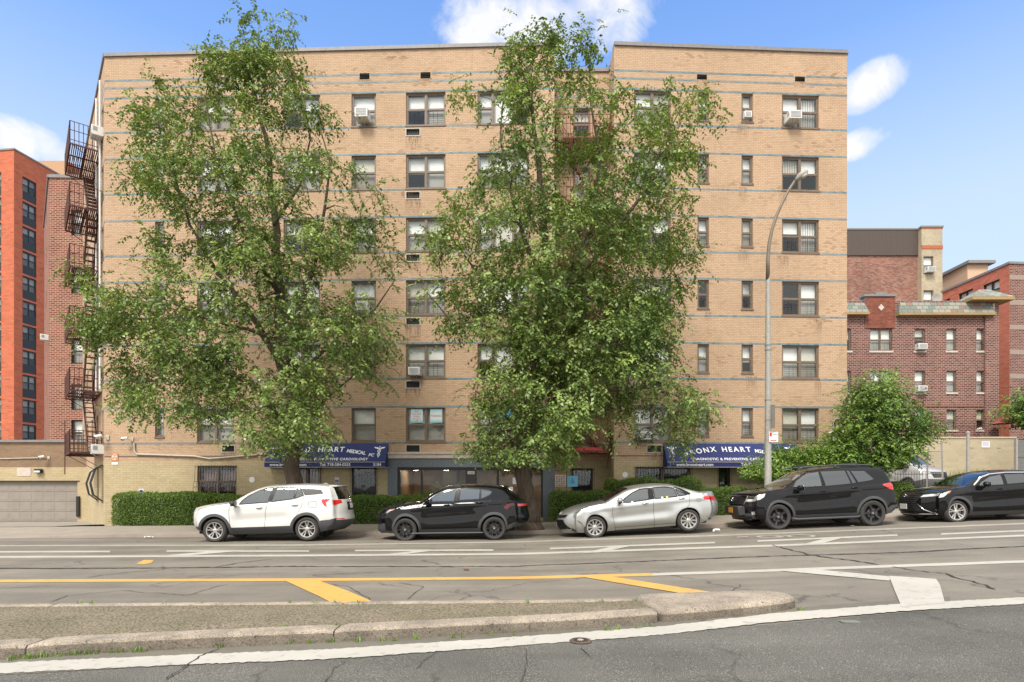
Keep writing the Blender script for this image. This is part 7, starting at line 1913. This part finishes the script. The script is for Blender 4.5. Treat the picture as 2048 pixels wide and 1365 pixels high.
# ---------- black crossover
def post2(root, patch, surf, end_pt, ribbon, half):
    patch('grille', [(-.66, .52), (.66, .52), (.60, .80), (-.60, .80)], M['trim'], .008)
    patch('tail_lamp', [(-.7, .98), (.7, .98), (.7, 1.05), (-.7, 1.05)], M['tail'], .006, False)
    mb = MB(); mb.box((3.55, -.60, 1.535), (3.90, .60, 1.575), bev=.015); mb.build('spoiler', M['pblackcar'], root, 'auto')
    mb = MB(); mb.prism([(3.05, 1.62), (3.22, 1.60), (3.20, 1.655), (3.15, 1.665)], -.03, .03); mb.build('antenna_fin', M['pblackcar'], root, 'auto')
    for sg in (-1, 1): mb = MB(); mb.tube([(1.0, sg*.90, .235), (3.1, sg*.90, .225)], .022, 6); mb.build('side_step', M['clad'], root)
c = lambda P: cv(P, 68, 341, 1288, .0144, 330)
S2 = dict(name='parked_crossover', label='glossy black compact crossover parked in front of the lobby and the right tree', cat='car', L=4.50, W=1.84, H=1.62, Y=17.6, x=0, wheelpx=(808, 991), ground=(-.045, .0), paint=M['pblackcar'], flaremat=M['clad'], flare=.08, rearglass=M['carglass'], tailmat=M['taildark'],
  top=[(.10, .25, 'front'), (.02, .32), (.04, .48), (.0, .66), (.04, .82), (.14, .93, 'hood'), (.5, 1.04), (1.0, 1.11), (1.26, 1.145, 'windshield'), (1.62, 1.40), (2.0, 1.565, 'roof'), (2.4, 1.618), (2.9, 1.62), (3.4, 1.585), (3.75, 1.52, 'rearglass'), (4.05, 1.32), (4.30, 1.16, 'rear'), (4.40, 1.05), (4.42, .86), (4.47, .66), (4.45, .52), (4.2, .36)],
  sharp=(5, 8), bottom=[(3.8, .28), (3.3, .24), (1.2, .22), (.6, .23)], belt=[(0, .93), (1.2, 1.10), (2.3, 1.15), (3.2, 1.21), (3.9, 1.27), (4.5, 1.28)],
  axles=(.80, 3.436), rw=.345, arch=.405, sill=.24, R=.12, Rg=.08, nosef=.30, noser=.36, bumperz=.5, frontbulge=.45, tw=.235, shoulder=.03, scallop=.035, scz=.66,
  regions=[('tail_lamp', c([(1345, 945), (1400, 912), (1490, 902), (1530, 906), (1530, 926), (1450, 936), (1400, 968), (1370, 962)])),
    ('head_lamp', [(.05, .84), (.10, .91), (.32, .97), (.30, .92), (.14, .84)]), ('turn_lamp', [(.26, .915), (.30, .96), (.40, .965), (.37, .92)]),
    ('front_side_window', c([(622, 888), (612, 850), (690, 800), (765, 768), (862, 760), (838, 886)])), ('rear_side_window', c([(904, 757), (1100, 765), (1094, 864), (888, 876)])), ('quarter_window', c([(1112, 766), (1190, 776), (1222, 792), (1200, 822), (1150, 848), (1105, 860)])),
    ('pillar_trim', c([(868, 758), (898, 757), (880, 878), (846, 884)])),
    ('cladding', [(1.15, .2), (3.05, .2), (3.05, .36), (1.15, .34)]), ('cladding', [(3.85, .2), (4.6, .2), (4.6, .56), (4.2, .50), (3.9, .42)]), ('cladding', [(-.05, .2), (.45, .2), (.4, .30), (-.05, .34)])],
  seams=[c([(488, 905), (470, 960), (480, 1060), (500, 1180)]), c([(845, 884), (838, 960), (838, 1170)]), c([(1205, 855), (1190, 930), (1165, 985), (1110, 1060)]), [(1.2, 1.12), (.6, 1.03), (.16, .93)], c([(640, 905), (1100, 885), (1330, 885)])],
  mirror=(1.40, 1.12), handles=[(1.96, 1.05), (2.92, 1.10)], cabin=(1.4, 3.7), seatx=(1.85, 2.7), wheel=dict(rim=.245, n=5, arms=[(0, -.33, .05, .030), (0, .33, .05, .030), (0, 0, .03, .014)], mat=M['blackalloy'], cap=M['chrome']), post=post2)
car(S2)
# ---------- silver sedan
def post3(root, patch, surf, end_pt, ribbon, half):
    patch('grille', [(-.55, .66), (.55, .66), (.62, .80), (-.62, .80)], M['trim'], .008)
    patch('lower_intake', [(-.66, .22), (.66, .22), (.50, .60), (-.50, .60)], M['trim'], .008)
    patch('number_plate', [(-.16, .38), (.16, .38), (.16, .53), (-.16, .53)], M['platew'], .03)
    patch('tail_lamp', [(.45, .86), (.84, .86), (.84, 1.0), (.45, .98)], M['tail'], .006, False, True)
    mb = MB(); ribbon([(2.12, .995), (2.18, .995)], .05, .006, mb, sides=(-1,)); ribbon([(3.02, 1.07), (3.08, 1.07)], .04, .006, mb, sides=(-1,)); mb.build('window_sticker', M['signwhite'], root, recalc=False)
    mb = MB(); ribbon([(3.16, 1.06), (3.22, 1.06)], .07, .006, mb, sides=(-1,)); mb.build('window_sticker', plain('yellow_sticker', (.6, .6, .1), .6), root, recalc=False)
c = lambda P: cv(P, 115, 334, 1250, .0432, 492)
S3 = dict(name='parked_sedan', label='silver sedan with a dusty hood parked between the two black vehicles', cat='car', L=4.85, W=1.82, H=1.45, Y=17.6, x=0, wheelpx=(1191, 1381), ground=(.04, .245), paint=M['psilvercar'], flaremat=None, flare=.03,
  top=[(.12, .20, 'front'), (.03, .36), (.0, .52), (.04, .66), (.10, .76), (.16, .80, 'hood'), (.5, .93), (1.0, 1.01), (1.38, 1.05, 'windshield'), (1.75, 1.24), (2.10, 1.385, 'roof'), (2.5, 1.44), (2.95, 1.45), (3.3, 1.42), (3.56, 1.36, 'rearglass'), (4.0, 1.20), (4.32, 1.12, 'trunk'), (4.62, 1.11), (4.72, 1.09, 'rear'), (4.77, .95), (4.84, .78), (4.85, .60), (4.80, .45), (4.62, .32)],
  sharp=(5, 8, 18), bottom=[(4.3, .24), (3.6, .20), (1.5, .19), (.7, .19)], belt=[(0, .84), (1.3, 1.0), (2.4, 1.045), (3.4, 1.08), (4.85, 1.12)],
  axles=(1.0, 3.775), rw=.335, arch=.385, sill=.20, R=.12, Rg=.08, nosef=.42, noser=.34, bumperz=.05, tw=.215, shoulder=.03, scallop=.04, scz=.55,
  regions=[('tail_lamp', [(4.34, 1.0), (4.40, .93), (4.62, .905), (4.80, .90), (4.80, .98), (4.62, 1.035)]),
    ('head_lamp', [(.10, .70), (.20, .77), (.42, .86), (.78, .93), (.68, .85), (.40, .745)]), ('fog_panel', [(.12, .575), (.26, .56), (.42, .48), (.52, .36), (.50, .36), (.40, .465), (.24, .535)]),
    ('front_side_window', c([(745, 905), (760, 868), (845, 812), (920, 780), (1008, 770), (1002, 882), (800, 905)])), ('rear_side_window', c([(1055, 768), (1180, 762), (1262, 778), (1282, 860), (1060, 876)])), ('quarter_window', c([(1276, 785), (1330, 818), (1380, 846), (1295, 856)])),
    ('pillar_trim', c([(1012, 768), (1050, 768), (1054, 880), (1006, 884)])), ('pillar_trim', c([(1385, 846), (1300, 790), (1260, 770), (1270, 762), (1340, 785), (1418, 832), (1405, 848)]))],
  seams=[c([(640, 925), (630, 1000), (640, 1100), (660, 1185)]), c([(1040, 888), (1036, 1000), (1040, 1165)]), c([(1400, 850), (1392, 940), (1330, 1010), (1305, 1060)]), [(1.3, 1.03), (.8, .97), (.35, .86), (.17, .79)], c([(1475, 890), (1525, 890), (1528, 915), (1478, 915), (1475, 890)]), c([(650, 1150), (1290, 1120)]), [(4.40, 1.10), (4.45, .98)]],
  mirror=(1.68, 1.03), handles=[(2.43, .935), (3.52, 1.0)], handlemat=M['chrome'], cabin=(1.75, 3.6), seatx=(2.0, 2.8), spin=.2,
  wheel=dict(rim=.235, n=10, arms=[(0, 0.03, .028, .040), (.24, .20, .014, .018)], mat=M['alloy'], cap=M['alloy']), post=post3)
car(S3)
# ---------- large black suv
def post4(root, patch, surf, end_pt, ribbon, half):
    patch('grille', [(-.60, .78), (.60, .78), (.66, 1.04), (-.66, 1.04)], M['trim'], .010)
    mb = MB()
    for sg in (-1, 1):
        a, b = end_pt(sg*.60, .79, .02), end_pt(sg*.66, 1.03, .02); mb.tube([a, b], .012, 6)
    mb.tube([end_pt(y/10, 1.045, .02) for y in range(-7, 8)], .012, 6)
    mb.build('grille_surround', M['chrome'], root)
    mb = MB()
    for k in range(5): mb.tube([end_pt(y/10, .81+.045*k, .014) for y in range(-6, 7)], .006, 4)
    mb.build('grille_bars', M['darkclad'], root)
    mb = MB(); mb.lathe([(.062, -.008), (.075, 0), (.062, .008), (.055, 0), (.062, -.008)], 20, axis='x', c=end_pt(0, .93, .028)); mb.build('round_badge', M['chrome'], root, True)
    patch('head_lamp', [(.60, .86), (.92, .88), (.95, 1.0), (.66, 1.02)], M['head'], .010, True, True)
    # protruding lower bumper with plate
    mb = MB(); mb.box((-.10, -.60, .44), (.14, .60, .74), bev=.03); mb.build('front_bumper_guard', M['darkclad'], root, 'auto')
    plate('number_plate', -.112, -.16, .16, .52, .68, M['plateo'], root)
    patch('lower_intake', [(-.72, .30), (.72, .30), (.72, .42), (-.72, .42)], M['trim'], .008)
    patch('fog_lamp', [(.76, .46), (.88, .48), (.88, .57), (.76, .56)], M['head'], .012, True, True)
    for sg in (-1, 1):
        mb = MB(); mb.tube([(1.75, sg*.60, 1.765), (1.9, sg*.60, 1.835), (2.9, sg*.595, 1.87), (3.9, sg*.59, 1.835), (4.05, sg*.59, 1.78)], [.022]*5, 8); mb.tube([(2.9, sg*.595, 1.78), (2.9, sg*.595, 1.86)], .03, 6); mb.build('roof_rail', M['clad'], root, True)
    mb = MB()
    for xx in (2.15, 3.55): mb.tube([(xx, -.62, 1.885), (xx, 0, 1.90), (xx, .62, 1.885)], [.02, .028, .02], 6)
    mb.build('cross_bar', M['clad'], root, True)
    mb = MB(); mb.box((4.15, -.60, 1.70), (4.55, .60, 1.745), bev=.02); mb.build('spoiler', M['pblackcar'], root, 'auto')
    for sg in (-1, 1): mb = MB(); mb.tube([(1.35, sg*.95, .33), (1.5, sg*1.0, .30), (3.3, sg*1.0, .30), (3.4, sg*.95, .33)], .035, 8); mb.build('side_step', M['clad'], root, True)
    plate('windshield_paper', 1.62, -.55, -.30, 1.19, 1.23, M['signwhite'], root)
c = lambda P: cv(P, 337, 322, 1172, .033, 637)
S4 = dict(name='parked_suv', label='tall glossy black suv with roof rails and an orange front plate beside the lamp pole', cat='car', L=4.84, W=1.99, H=1.80, Y=17.75, x=0, wheelpx=(1560.5, 1746), ground=(.285, .40), paint=M['pblackcar'], flaremat=M['clad'], flare=.075, rearglass=M['carglassdark'],
  top=[(.10, .34, 'front'), (.02, .46), (.0, .70), (.03, .92), (.10, 1.08, 'hood'), (.4, 1.14), (.9, 1.19), (1.24, 1.225, 'windshield'), (1.7, 1.52), (2.05, 1.70, 'roof'), (2.5, 1.775), (3.0, 1.80), (3.6, 1.79), (4.1, 1.755), (4.38, 1.70, 'rearglass'), (4.55, 1.48), (4.66, 1.28, 'rear'), (4.74, 1.1), (4.78, .80), (4.84, .66), (4.80, .50), (4.6, .40)],
  sharp=(4, 7), bottom=[(4.2, .34), (3.6, .30), (1.4, .30), (.6, .32)], belt=[(0, 1.02), (1.3, 1.17), (2.4, 1.20), (3.4, 1.26), (4.84, 1.34)],
  axles=(.955, 3.775), rw=.385, arch=.435, sill=.31, R=.13, Rg=.08, nosef=.30, noser=.30, bumperz=.48, tw=.245, shoulder=.035, scallop=.045, scz=.74,
  regions=[('tail_lamp', [(4.16, 1.21), (4.20, 1.24), (4.50, 1.27), (4.66, 1.27), (4.72, 1.08), (4.60, 1.06), (4.40, 1.10)]),
    ('head_lamp', [(-.02, .90), (.0, .98), (.10, 1.04), (.30, 1.075), (.50, 1.10), (.42, 1.0), (.22, .92)]), ('fog_panel', [(.02, .46), (.02, .62), (.30, .66), (.42, .56), (.30, .46)]),
    ('front_side_window', c([(800, 762), (850, 700), (960, 625), (1090, 610), (1090, 757), (900, 766)])), ('rear_side_window', c([(1102, 607), (1345, 600), (1372, 735), (1120, 757)])), ('quarter_window', c([(1392, 604), (1530, 606), (1605, 690), (1560, 706), (1437, 724)])),
    ('rear_side_window', c([(1352, 601), (1384, 603), (1425, 725), (1379, 733)])), ('pillar_trim', c([(1092, 609), (1100, 607), (1116, 757), (1092, 757)])),
    ('cladding', [(1.3, .25), (3.4, .25), (3.4, .42), (1.3, .42)]), ('cladding', [(4.2, .2), (4.9, .2), (4.9, .62), (4.45, .60), (4.22, .50)])],
  seams=[c([(790, 800), (775, 880), (790, 960), (815, 1060)]), c([(1130, 760), (1138, 900), (1142, 1060)]), c([(1440, 725), (1478, 800), (1420, 860), (1400, 960)]), [(1.2, 1.21), (.6, 1.13), (.12, 1.07)], c([(860, 820), (1130, 800), (1480, 770)]), c([(820, 1030), (1400, 1005)])],
  mirror=(1.50, 1.18), handles=[(2.22, 1.10), (3.18, 1.17)], cabin=(1.5, 4.3), seatx=(2.0, 2.95), spin=.3,
  wheel=dict(rim=.272, n=5, arms=[(0, 0, .05, .085), (-.08, -.14, .02, .02)], mat=M['blackalloy'], mat2=M['blackalloy'], cap=M['chrome']), post=post4)
car(S4)
# ---------- black crossover cut by the right edge
def post5(root, patch, surf, end_pt, ribbon, half):
    patch('grille', [(-.60, .34), (.60, .34), (.42, .60), (.55, .93), (-.55, .93), (-.42, .60)], M['trim'], .010)
    mb = MB()
    for k in range(9):
        z = .40+.058*k; w = .42+.14*abs(z-.62)/.3
        mb.tube([end_pt(w*(-1+i/4), z+.012*math.sin(i*1.57), .018) for i in range(9)], .005, 4)
    mb.build('grille_mesh', M['disc'], root)
    mb = MB()
    for sg in (-1, 1): mb.tube([end_pt(sg*.46, .60, .024), end_pt(sg*.58, .42, .03), end_pt(sg*.72, .30, .02)], [.008, .02, .012], 6)
    mb.tube([end_pt(y/10, .28, .02) for y in range(-8, 9)], .014, 6); mb.build('chrome_blades', M['chrome'], root, True)
    mb = MB(); x, y, z = end_pt(0, .50, .035); mb.box((x-.008, -.16, .43), (x+.008, .16, .59), bev=.003); mb.build('number_plate', M['platew'], root)
    patch('head_lamp', [(.50, .80), (.86, .84), (.88, .93), (.55, .87)], M['head'], .010, True, True)
    mb = MB(); mb.lathe([(.05, -.008), (.062, 0), (.05, .008)], 18, axis='x', c=end_pt(0, .84, .03)); mb.build('round_badge', M['chrome'], root, True)
    plate('windshield_paper', 1.68, -.62, -.42, 1.12, 1.16, M['signwhite'], root)
S5 = dict(name='parked_crossover', label='glossy black crossover with a wide mesh grille cut off by the right edge', cat='car', L=4.50, W=1.86, H=1.52, Y=17.95, x=0, wheelpx=(1915.5, 2090), ground=(.475, .56), paint=M['pblackcar'], flaremat=M['clad'], flare=.075, rearglass=M['carglassdark'],
  top=[(.10, .24, 'front'), (.02, .34), (.0, .60), (.04, .82), (.14, .93, 'hood'), (.5, 1.0), (1.0, 1.05), (1.34, 1.09, 'windshield'), (1.72, 1.32), (2.08, 1.465, 'roof'), (2.5, 1.515), (3.0, 1.52), (3.5, 1.48), (3.85, 1.41, 'rearglass'), (4.1, 1.25), (4.30, 1.10, 'rear'), (4.40, .95), (4.46, .70), (4.48, .50), (4.3, .36)],
  sharp=(4, 7), bottom=[(3.9, .26), (3.4, .22), (1.3, .21), (.6, .22)], belt=[(0, .92), (1.3, 1.06), (2.4, 1.09), (3.4, 1.15), (4.5, 1.20)],
  axles=(.93, 3.57), rw=.345, arch=.40, sill=.23, R=.12, Rg=.08, nosef=.40, noser=.34, bumperz=.05, tw=.225, shoulder=.035, scallop=.05, scz=.6,
  regions=[('tail_lamp', [(4.0, 1.0), (4.5, .98), (4.5, 1.05), (4.1, 1.06)]), ('head_lamp', [(.06, .78), (.12, .86), (.36, .93), (.62, .98), (.50, .89), (.30, .80)]), ('turn_lamp', [(.50, .90), (.60, .975), (.74, .985), (.62, .91)]),
    ('fog_panel', [(.02, .40), (.12, .62), (.34, .50), (.48, .36), (.20, .32)]),
    ('front_side_window', [(1.62, 1.10), (1.72, 1.21), (2.05, 1.38), (2.42, 1.44), (2.42, 1.11)]), ('rear_side_window', [(2.50, 1.44), (3.1, 1.44), (3.25, 1.16), (2.50, 1.12)]), ('quarter_window', [(3.16, 1.43), (3.45, 1.38), (3.70, 1.26), (3.31, 1.18)]),
    ('pillar_trim', [(2.425, 1.44), (2.495, 1.44), (2.495, 1.12), (2.425, 1.11)]), ('cladding', [(1.3, .2), (3.2, .2), (3.2, .33), (1.3, .33)])],
  seams=[[(1.45, 1.06), (1.40, .80), (1.48, .40)], [(2.46, 1.10), (2.48, .30)], [(1.3, 1.08), (.6, 1.0), (.16, .93)]],
  strips=[('roof_moulding', [(1.50, 1.13), (1.80, 1.355), (2.10, 1.45), (2.6, 1.485), (3.2, 1.47)], .03, M['alloy'])],
  mirror=(1.66, 1.10), handles=[(2.15, 1.0), (3.0, 1.05)], cabin=(1.7, 3.7), seatx=(2.05, 2.85), spin=.1,
  wheel=dict(rim=.25, n=5, arms=[(-.12, -.2, .03, .055), (.12, .2, .03, .055)], mat=M['alloy'], mat2=M['blackalloy'], cap=M['alloy']), post=post5)
car(S5)
# ---------- silver work van in the lot
def post6(root, patch, surf, end_pt, ribbon, half):
    patch('grille', [(-.52, .78), (.52, .78), (.62, 1.08), (-.62, 1.08)], M['trim'], .012)
    mb = MB()
    for k in range(5): mb.tube([end_pt(y/10, .82+.055*k, .02) for y in range(-5, 6)], .008, 4)
    mb.build('grille_bars', M['disc'], root)
    mb = MB(); mb.lathe([(0, -.01), (.07, -.01), (.075, 0)], 18, axis='x', c=end_pt(0, .95, .035)); mb.build('oval_badge', M['signnavy'], root)
    patch('bumper', [(-.92, .28), (.92, .28), (.94, .72), (-.94, .72)], M['clad'], .014)
    patch('head_lamp', [(.62, .84), (.92, .90), (.94, 1.16), (.68, 1.06)], M['head'], .012, True, True)
    mb = MB()
    for sg in (-1, 1): mb.box((1.9, sg*.6-.03, 2.12), (1.96, sg*.6+.03, 2.25)); mb.bar((1.93, -.8, 2.25), (1.93, .8, 2.25), .03)
    mb.build('roof_rack', M['white'], root)
S6 = dict(name='work_van', label='silver work van parked nose out in the lot behind the chain link gate', cat='van', L=5.6, W=2.06, H=2.1, Y=0, x=0, wheelpx=(0, 1), ground=(0, 0), paint=M['pvan'], flaremat=M['clad'], flare=.07, rearglass=M['carglassdark'],
  top=[(.08, .30, 'front'), (.0, .55), (.02, .85), (.08, 1.12, 'hood'), (.35, 1.24), (.8, 1.36), (.95, 1.42, 'windshield'), (1.35, 1.78), (1.65, 2.02, 'roof'), (2.0, 2.10), (3.5, 2.11), (5.3, 2.08), (5.5, 2.0, 'rear'), (5.58, 1.2), (5.6, .5), (5.5, .35)],
  sharp=(3, 6), bottom=[(5.0, .32), (1.5, .30), (.6, .32)], belt=[(0, 1.1), (1.0, 1.35), (2.0, 1.30), (5.6, 1.3)],
  axles=(1.02, 4.3), rw=.36, arch=.42, sill=.3, R=.14, Rg=.10, nosef=.35, noser=.1, bumperz=.6, tw=.235, tumble=.16,
  regions=[('head_lamp', [(.0, .88), (.05, 1.12), (.30, 1.22), (.52, 1.26), (.40, 1.1), (.2, .92)]), ('front_side_window', [(1.15, 1.32), (1.45, 1.68), (1.70, 1.86), (2.2, 1.88), (2.2, 1.30), (1.6, 1.22)]),
    ('cladding', [(1.5, .28), (3.8, .28), (3.8, .62), (1.5, .62)]), ('cladding', [(-.1, .2), (.58, .2), (.58, .62), (-.1, .70)])],
  seams=[[(1.1, 1.3), (1.2, .9), (1.5, .4)], [(2.3, 1.9), (2.3, .4)]], mirror=(1.05, 1.32), mirrormat=M['darkclad'], handles=[(2.0, 1.15)], cabin=(1.5, 2.6), seatx=(1.7,),
  wheel=dict(rim=.22, n=6, arms=[(0, 0, .05, .05)], mat=M['disc'], cap=M['disc']), post=post6,
  matrix=Matrix.Translation((X(1884, 30.0), 30.0, 1.22)) @ Matrix.Rotation(R(112), 4, 'Z'))
car(S6)
# ---------------------------------------------------------------- sky, sun, camera
SUN_EL, SUN_AZ = 52, 205       # degrees; azimuth measured from +Y clockwise (sun behind the camera, to its left)
w = bpy.data.worlds.new('World'); SC.world = w; w.use_nodes = True; nt = w.node_tree; L = nt.links
bg = nt.nodes['Background']; sky = N(nt, 'ShaderNodeTexSky', sky_type='NISHITA'); sky.sun_disc = False
sky.sun_elevation = R(SUN_EL); sky.sun_rotation = R(SUN_AZ); sky.air_density = 1.15; sky.dust_density = .7; sky.ozone_density = 3.0; sky.altitude = 0
geo = N(nt, 'ShaderNodeTexCoord'); sep = N(nt, 'ShaderNodeSeparateXYZ'); L.new(geo.outputs['Generated'], sep.inputs[0])
# clouds live on a plane high above: direction / height
den = mth(nt, 'ADD', mth(nt, 'MAXIMUM', sep.outputs[2], 0.0), .12)
cx_ = mth(nt, 'DIVIDE', sep.outputs[0], den); cy_ = mth(nt, 'DIVIDE', sep.outputs[1], den)
cmb = N(nt, 'ShaderNodeCombineXYZ'); L.new(cx_, cmb.inputs[0]); L.new(cy_, cmb.inputs[1])
n1 = noise(nt, 1.1, 8, cmb.outputs[0], .58); 
def puff(px, py, rx, ry):
    """soft mask around one cumulus, given as the direction it is seen in"""
    d = Vector(((px-CX)/F, 1, (HZ-py)/F)).normalized()
    sx, sy = rx/F, ry/F
    a = mth(nt, 'DIVIDE', mth(nt, 'SUBTRACT', sep.outputs[0], d.x), sx); b = mth(nt, 'DIVIDE', mth(nt, 'SUBTRACT', sep.outputs[2], d.z), sy)
    r2 = mth(nt, 'ADD', mth(nt, 'MULTIPLY', a, a), mth(nt, 'MULTIPLY', b, b))
    fr = mth(nt, 'GREATER_THAN', sep.outputs[1], 0)
    return mth(nt, 'MULTIPLY', mth(nt, 'MAXIMUM', mth(nt, 'SUBTRACT', 1.0, r2), 0.0), fr)
nd = noise(nt, 15, 9, geo.outputs['Generated'], .62, .4)
tot = None
for p in ((965, 68, 86, 50), (1060, 44, 130, 66), (1190, 30, 130, 46), (1742, 172, 44, 32), (1722, 288, 38, 22), (34, 276, 62, 28)):
    q = puff(*p); tot = q if tot is None else mth(nt, 'MAXIMUM', tot, q)
m_ = mth(nt, 'ADD', tot, mth(nt, 'MULTIPLY', mth(nt, 'SUBTRACT', nd.outputs[0], .52), 2.6))
rc = ramp(nt, [(.12, 0.0), (1.35, .95)]); L.new(m_, rc.inputs[0])
fac = mth(nt, 'MULTIPLY', rc.outputs[0], mth(nt, 'MINIMUM', mth(nt, 'MULTIPLY', tot, 4.0), 1.0))
# bright unseen cloud added behind and overhead, to soften the light and grey reflections
rb = ramp(nt, [(.25, .5), (.55, 1.0)]); L.new(n1.outputs[0], rb.inputs[0])
back = ramp(nt, [(.42, 1.0), (.56, 0.0)]); L.new(mth(nt, 'ADD', mth(nt, 'MULTIPLY', sep.outputs[1], .5), .5), back.inputs[0])
fac2 = mth(nt, 'MAXIMUM', fac, mth(nt, 'MULTIPLY', rb.outputs[0], back.outputs[0]))
azure = mixc(nt, 1.0, sky.outputs[0], (.52, 1.03, 1.55), 'MULTIPLY')
col = azure
# pale veil towards the horizon
hz_ = ramp(nt, [(0, 1.0), (.36, .78), (.56, .24), (.8, .0)]); L.new(sep.outputs[2], hz_.inputs[0])
col = mixc(nt, hz_.outputs[0], col, (3.7, 4.3, 5.0))
col = mixc(nt, fac, col, (5.0, 5.0, 5.0)); tp_r = ramp(nt, [(.70, 0.0), (.86, 1.0)]); L.new(sep.outputs[2], tp_r.inputs[0]); bk = mth(nt, 'MULTIPLY', rb.outputs[0], mth(nt, 'MAXIMUM', back.outputs[0], tp_r.outputs[0])); col = mixc(nt, bk, col, (8.0, 7.85, 7.5))
L.new(col, bg.inputs['Color']); bg.inputs['Strength'].default_value = .145
sd = bpy.data.lights.new('sun', 'SUN'); sd.energy = 2.9; sd.angle = R(18); sd.color = (1, .935, .84)
so = bpy.data.objects.new('sun', sd); COL.objects.link(so)
az = R(SUN_AZ); v = Vector((math.sin(az)*math.cos(R(SUN_EL)), math.cos(az)*math.cos(R(SUN_EL)), math.sin(R(SUN_EL))))
so.rotation_euler = (-v).to_track_quat('-Z', 'Y').to_euler(); so.location = (0, -30, 60)
cd = bpy.data.cameras.new('camera'); cam_ = bpy.data.objects.new('camera', cd); COL.objects.link(cam_)
cd.sensor_width = 36; cd.lens = F/2048*36; cd.shift_y = (HZ-682.5)/2048; cd.clip_end = 3000; cd.clip_start = .1
cam_.location = (0, 0, CH); cam_.rotation_euler = (R(90), 0, 0); SC.camera = cam_
SC.view_settings.view_transform = 'Standard'; SC.view_settings.look = 'None'; SC.view_settings.exposure = EXPO if 'EXPO' in globals() else 0.5; SC.view_settings.gamma = 1
SC.render.engine = 'CYCLES'; SC.cycles.max_bounces = 8; SC.cycles.transparent_max_bounces = 16
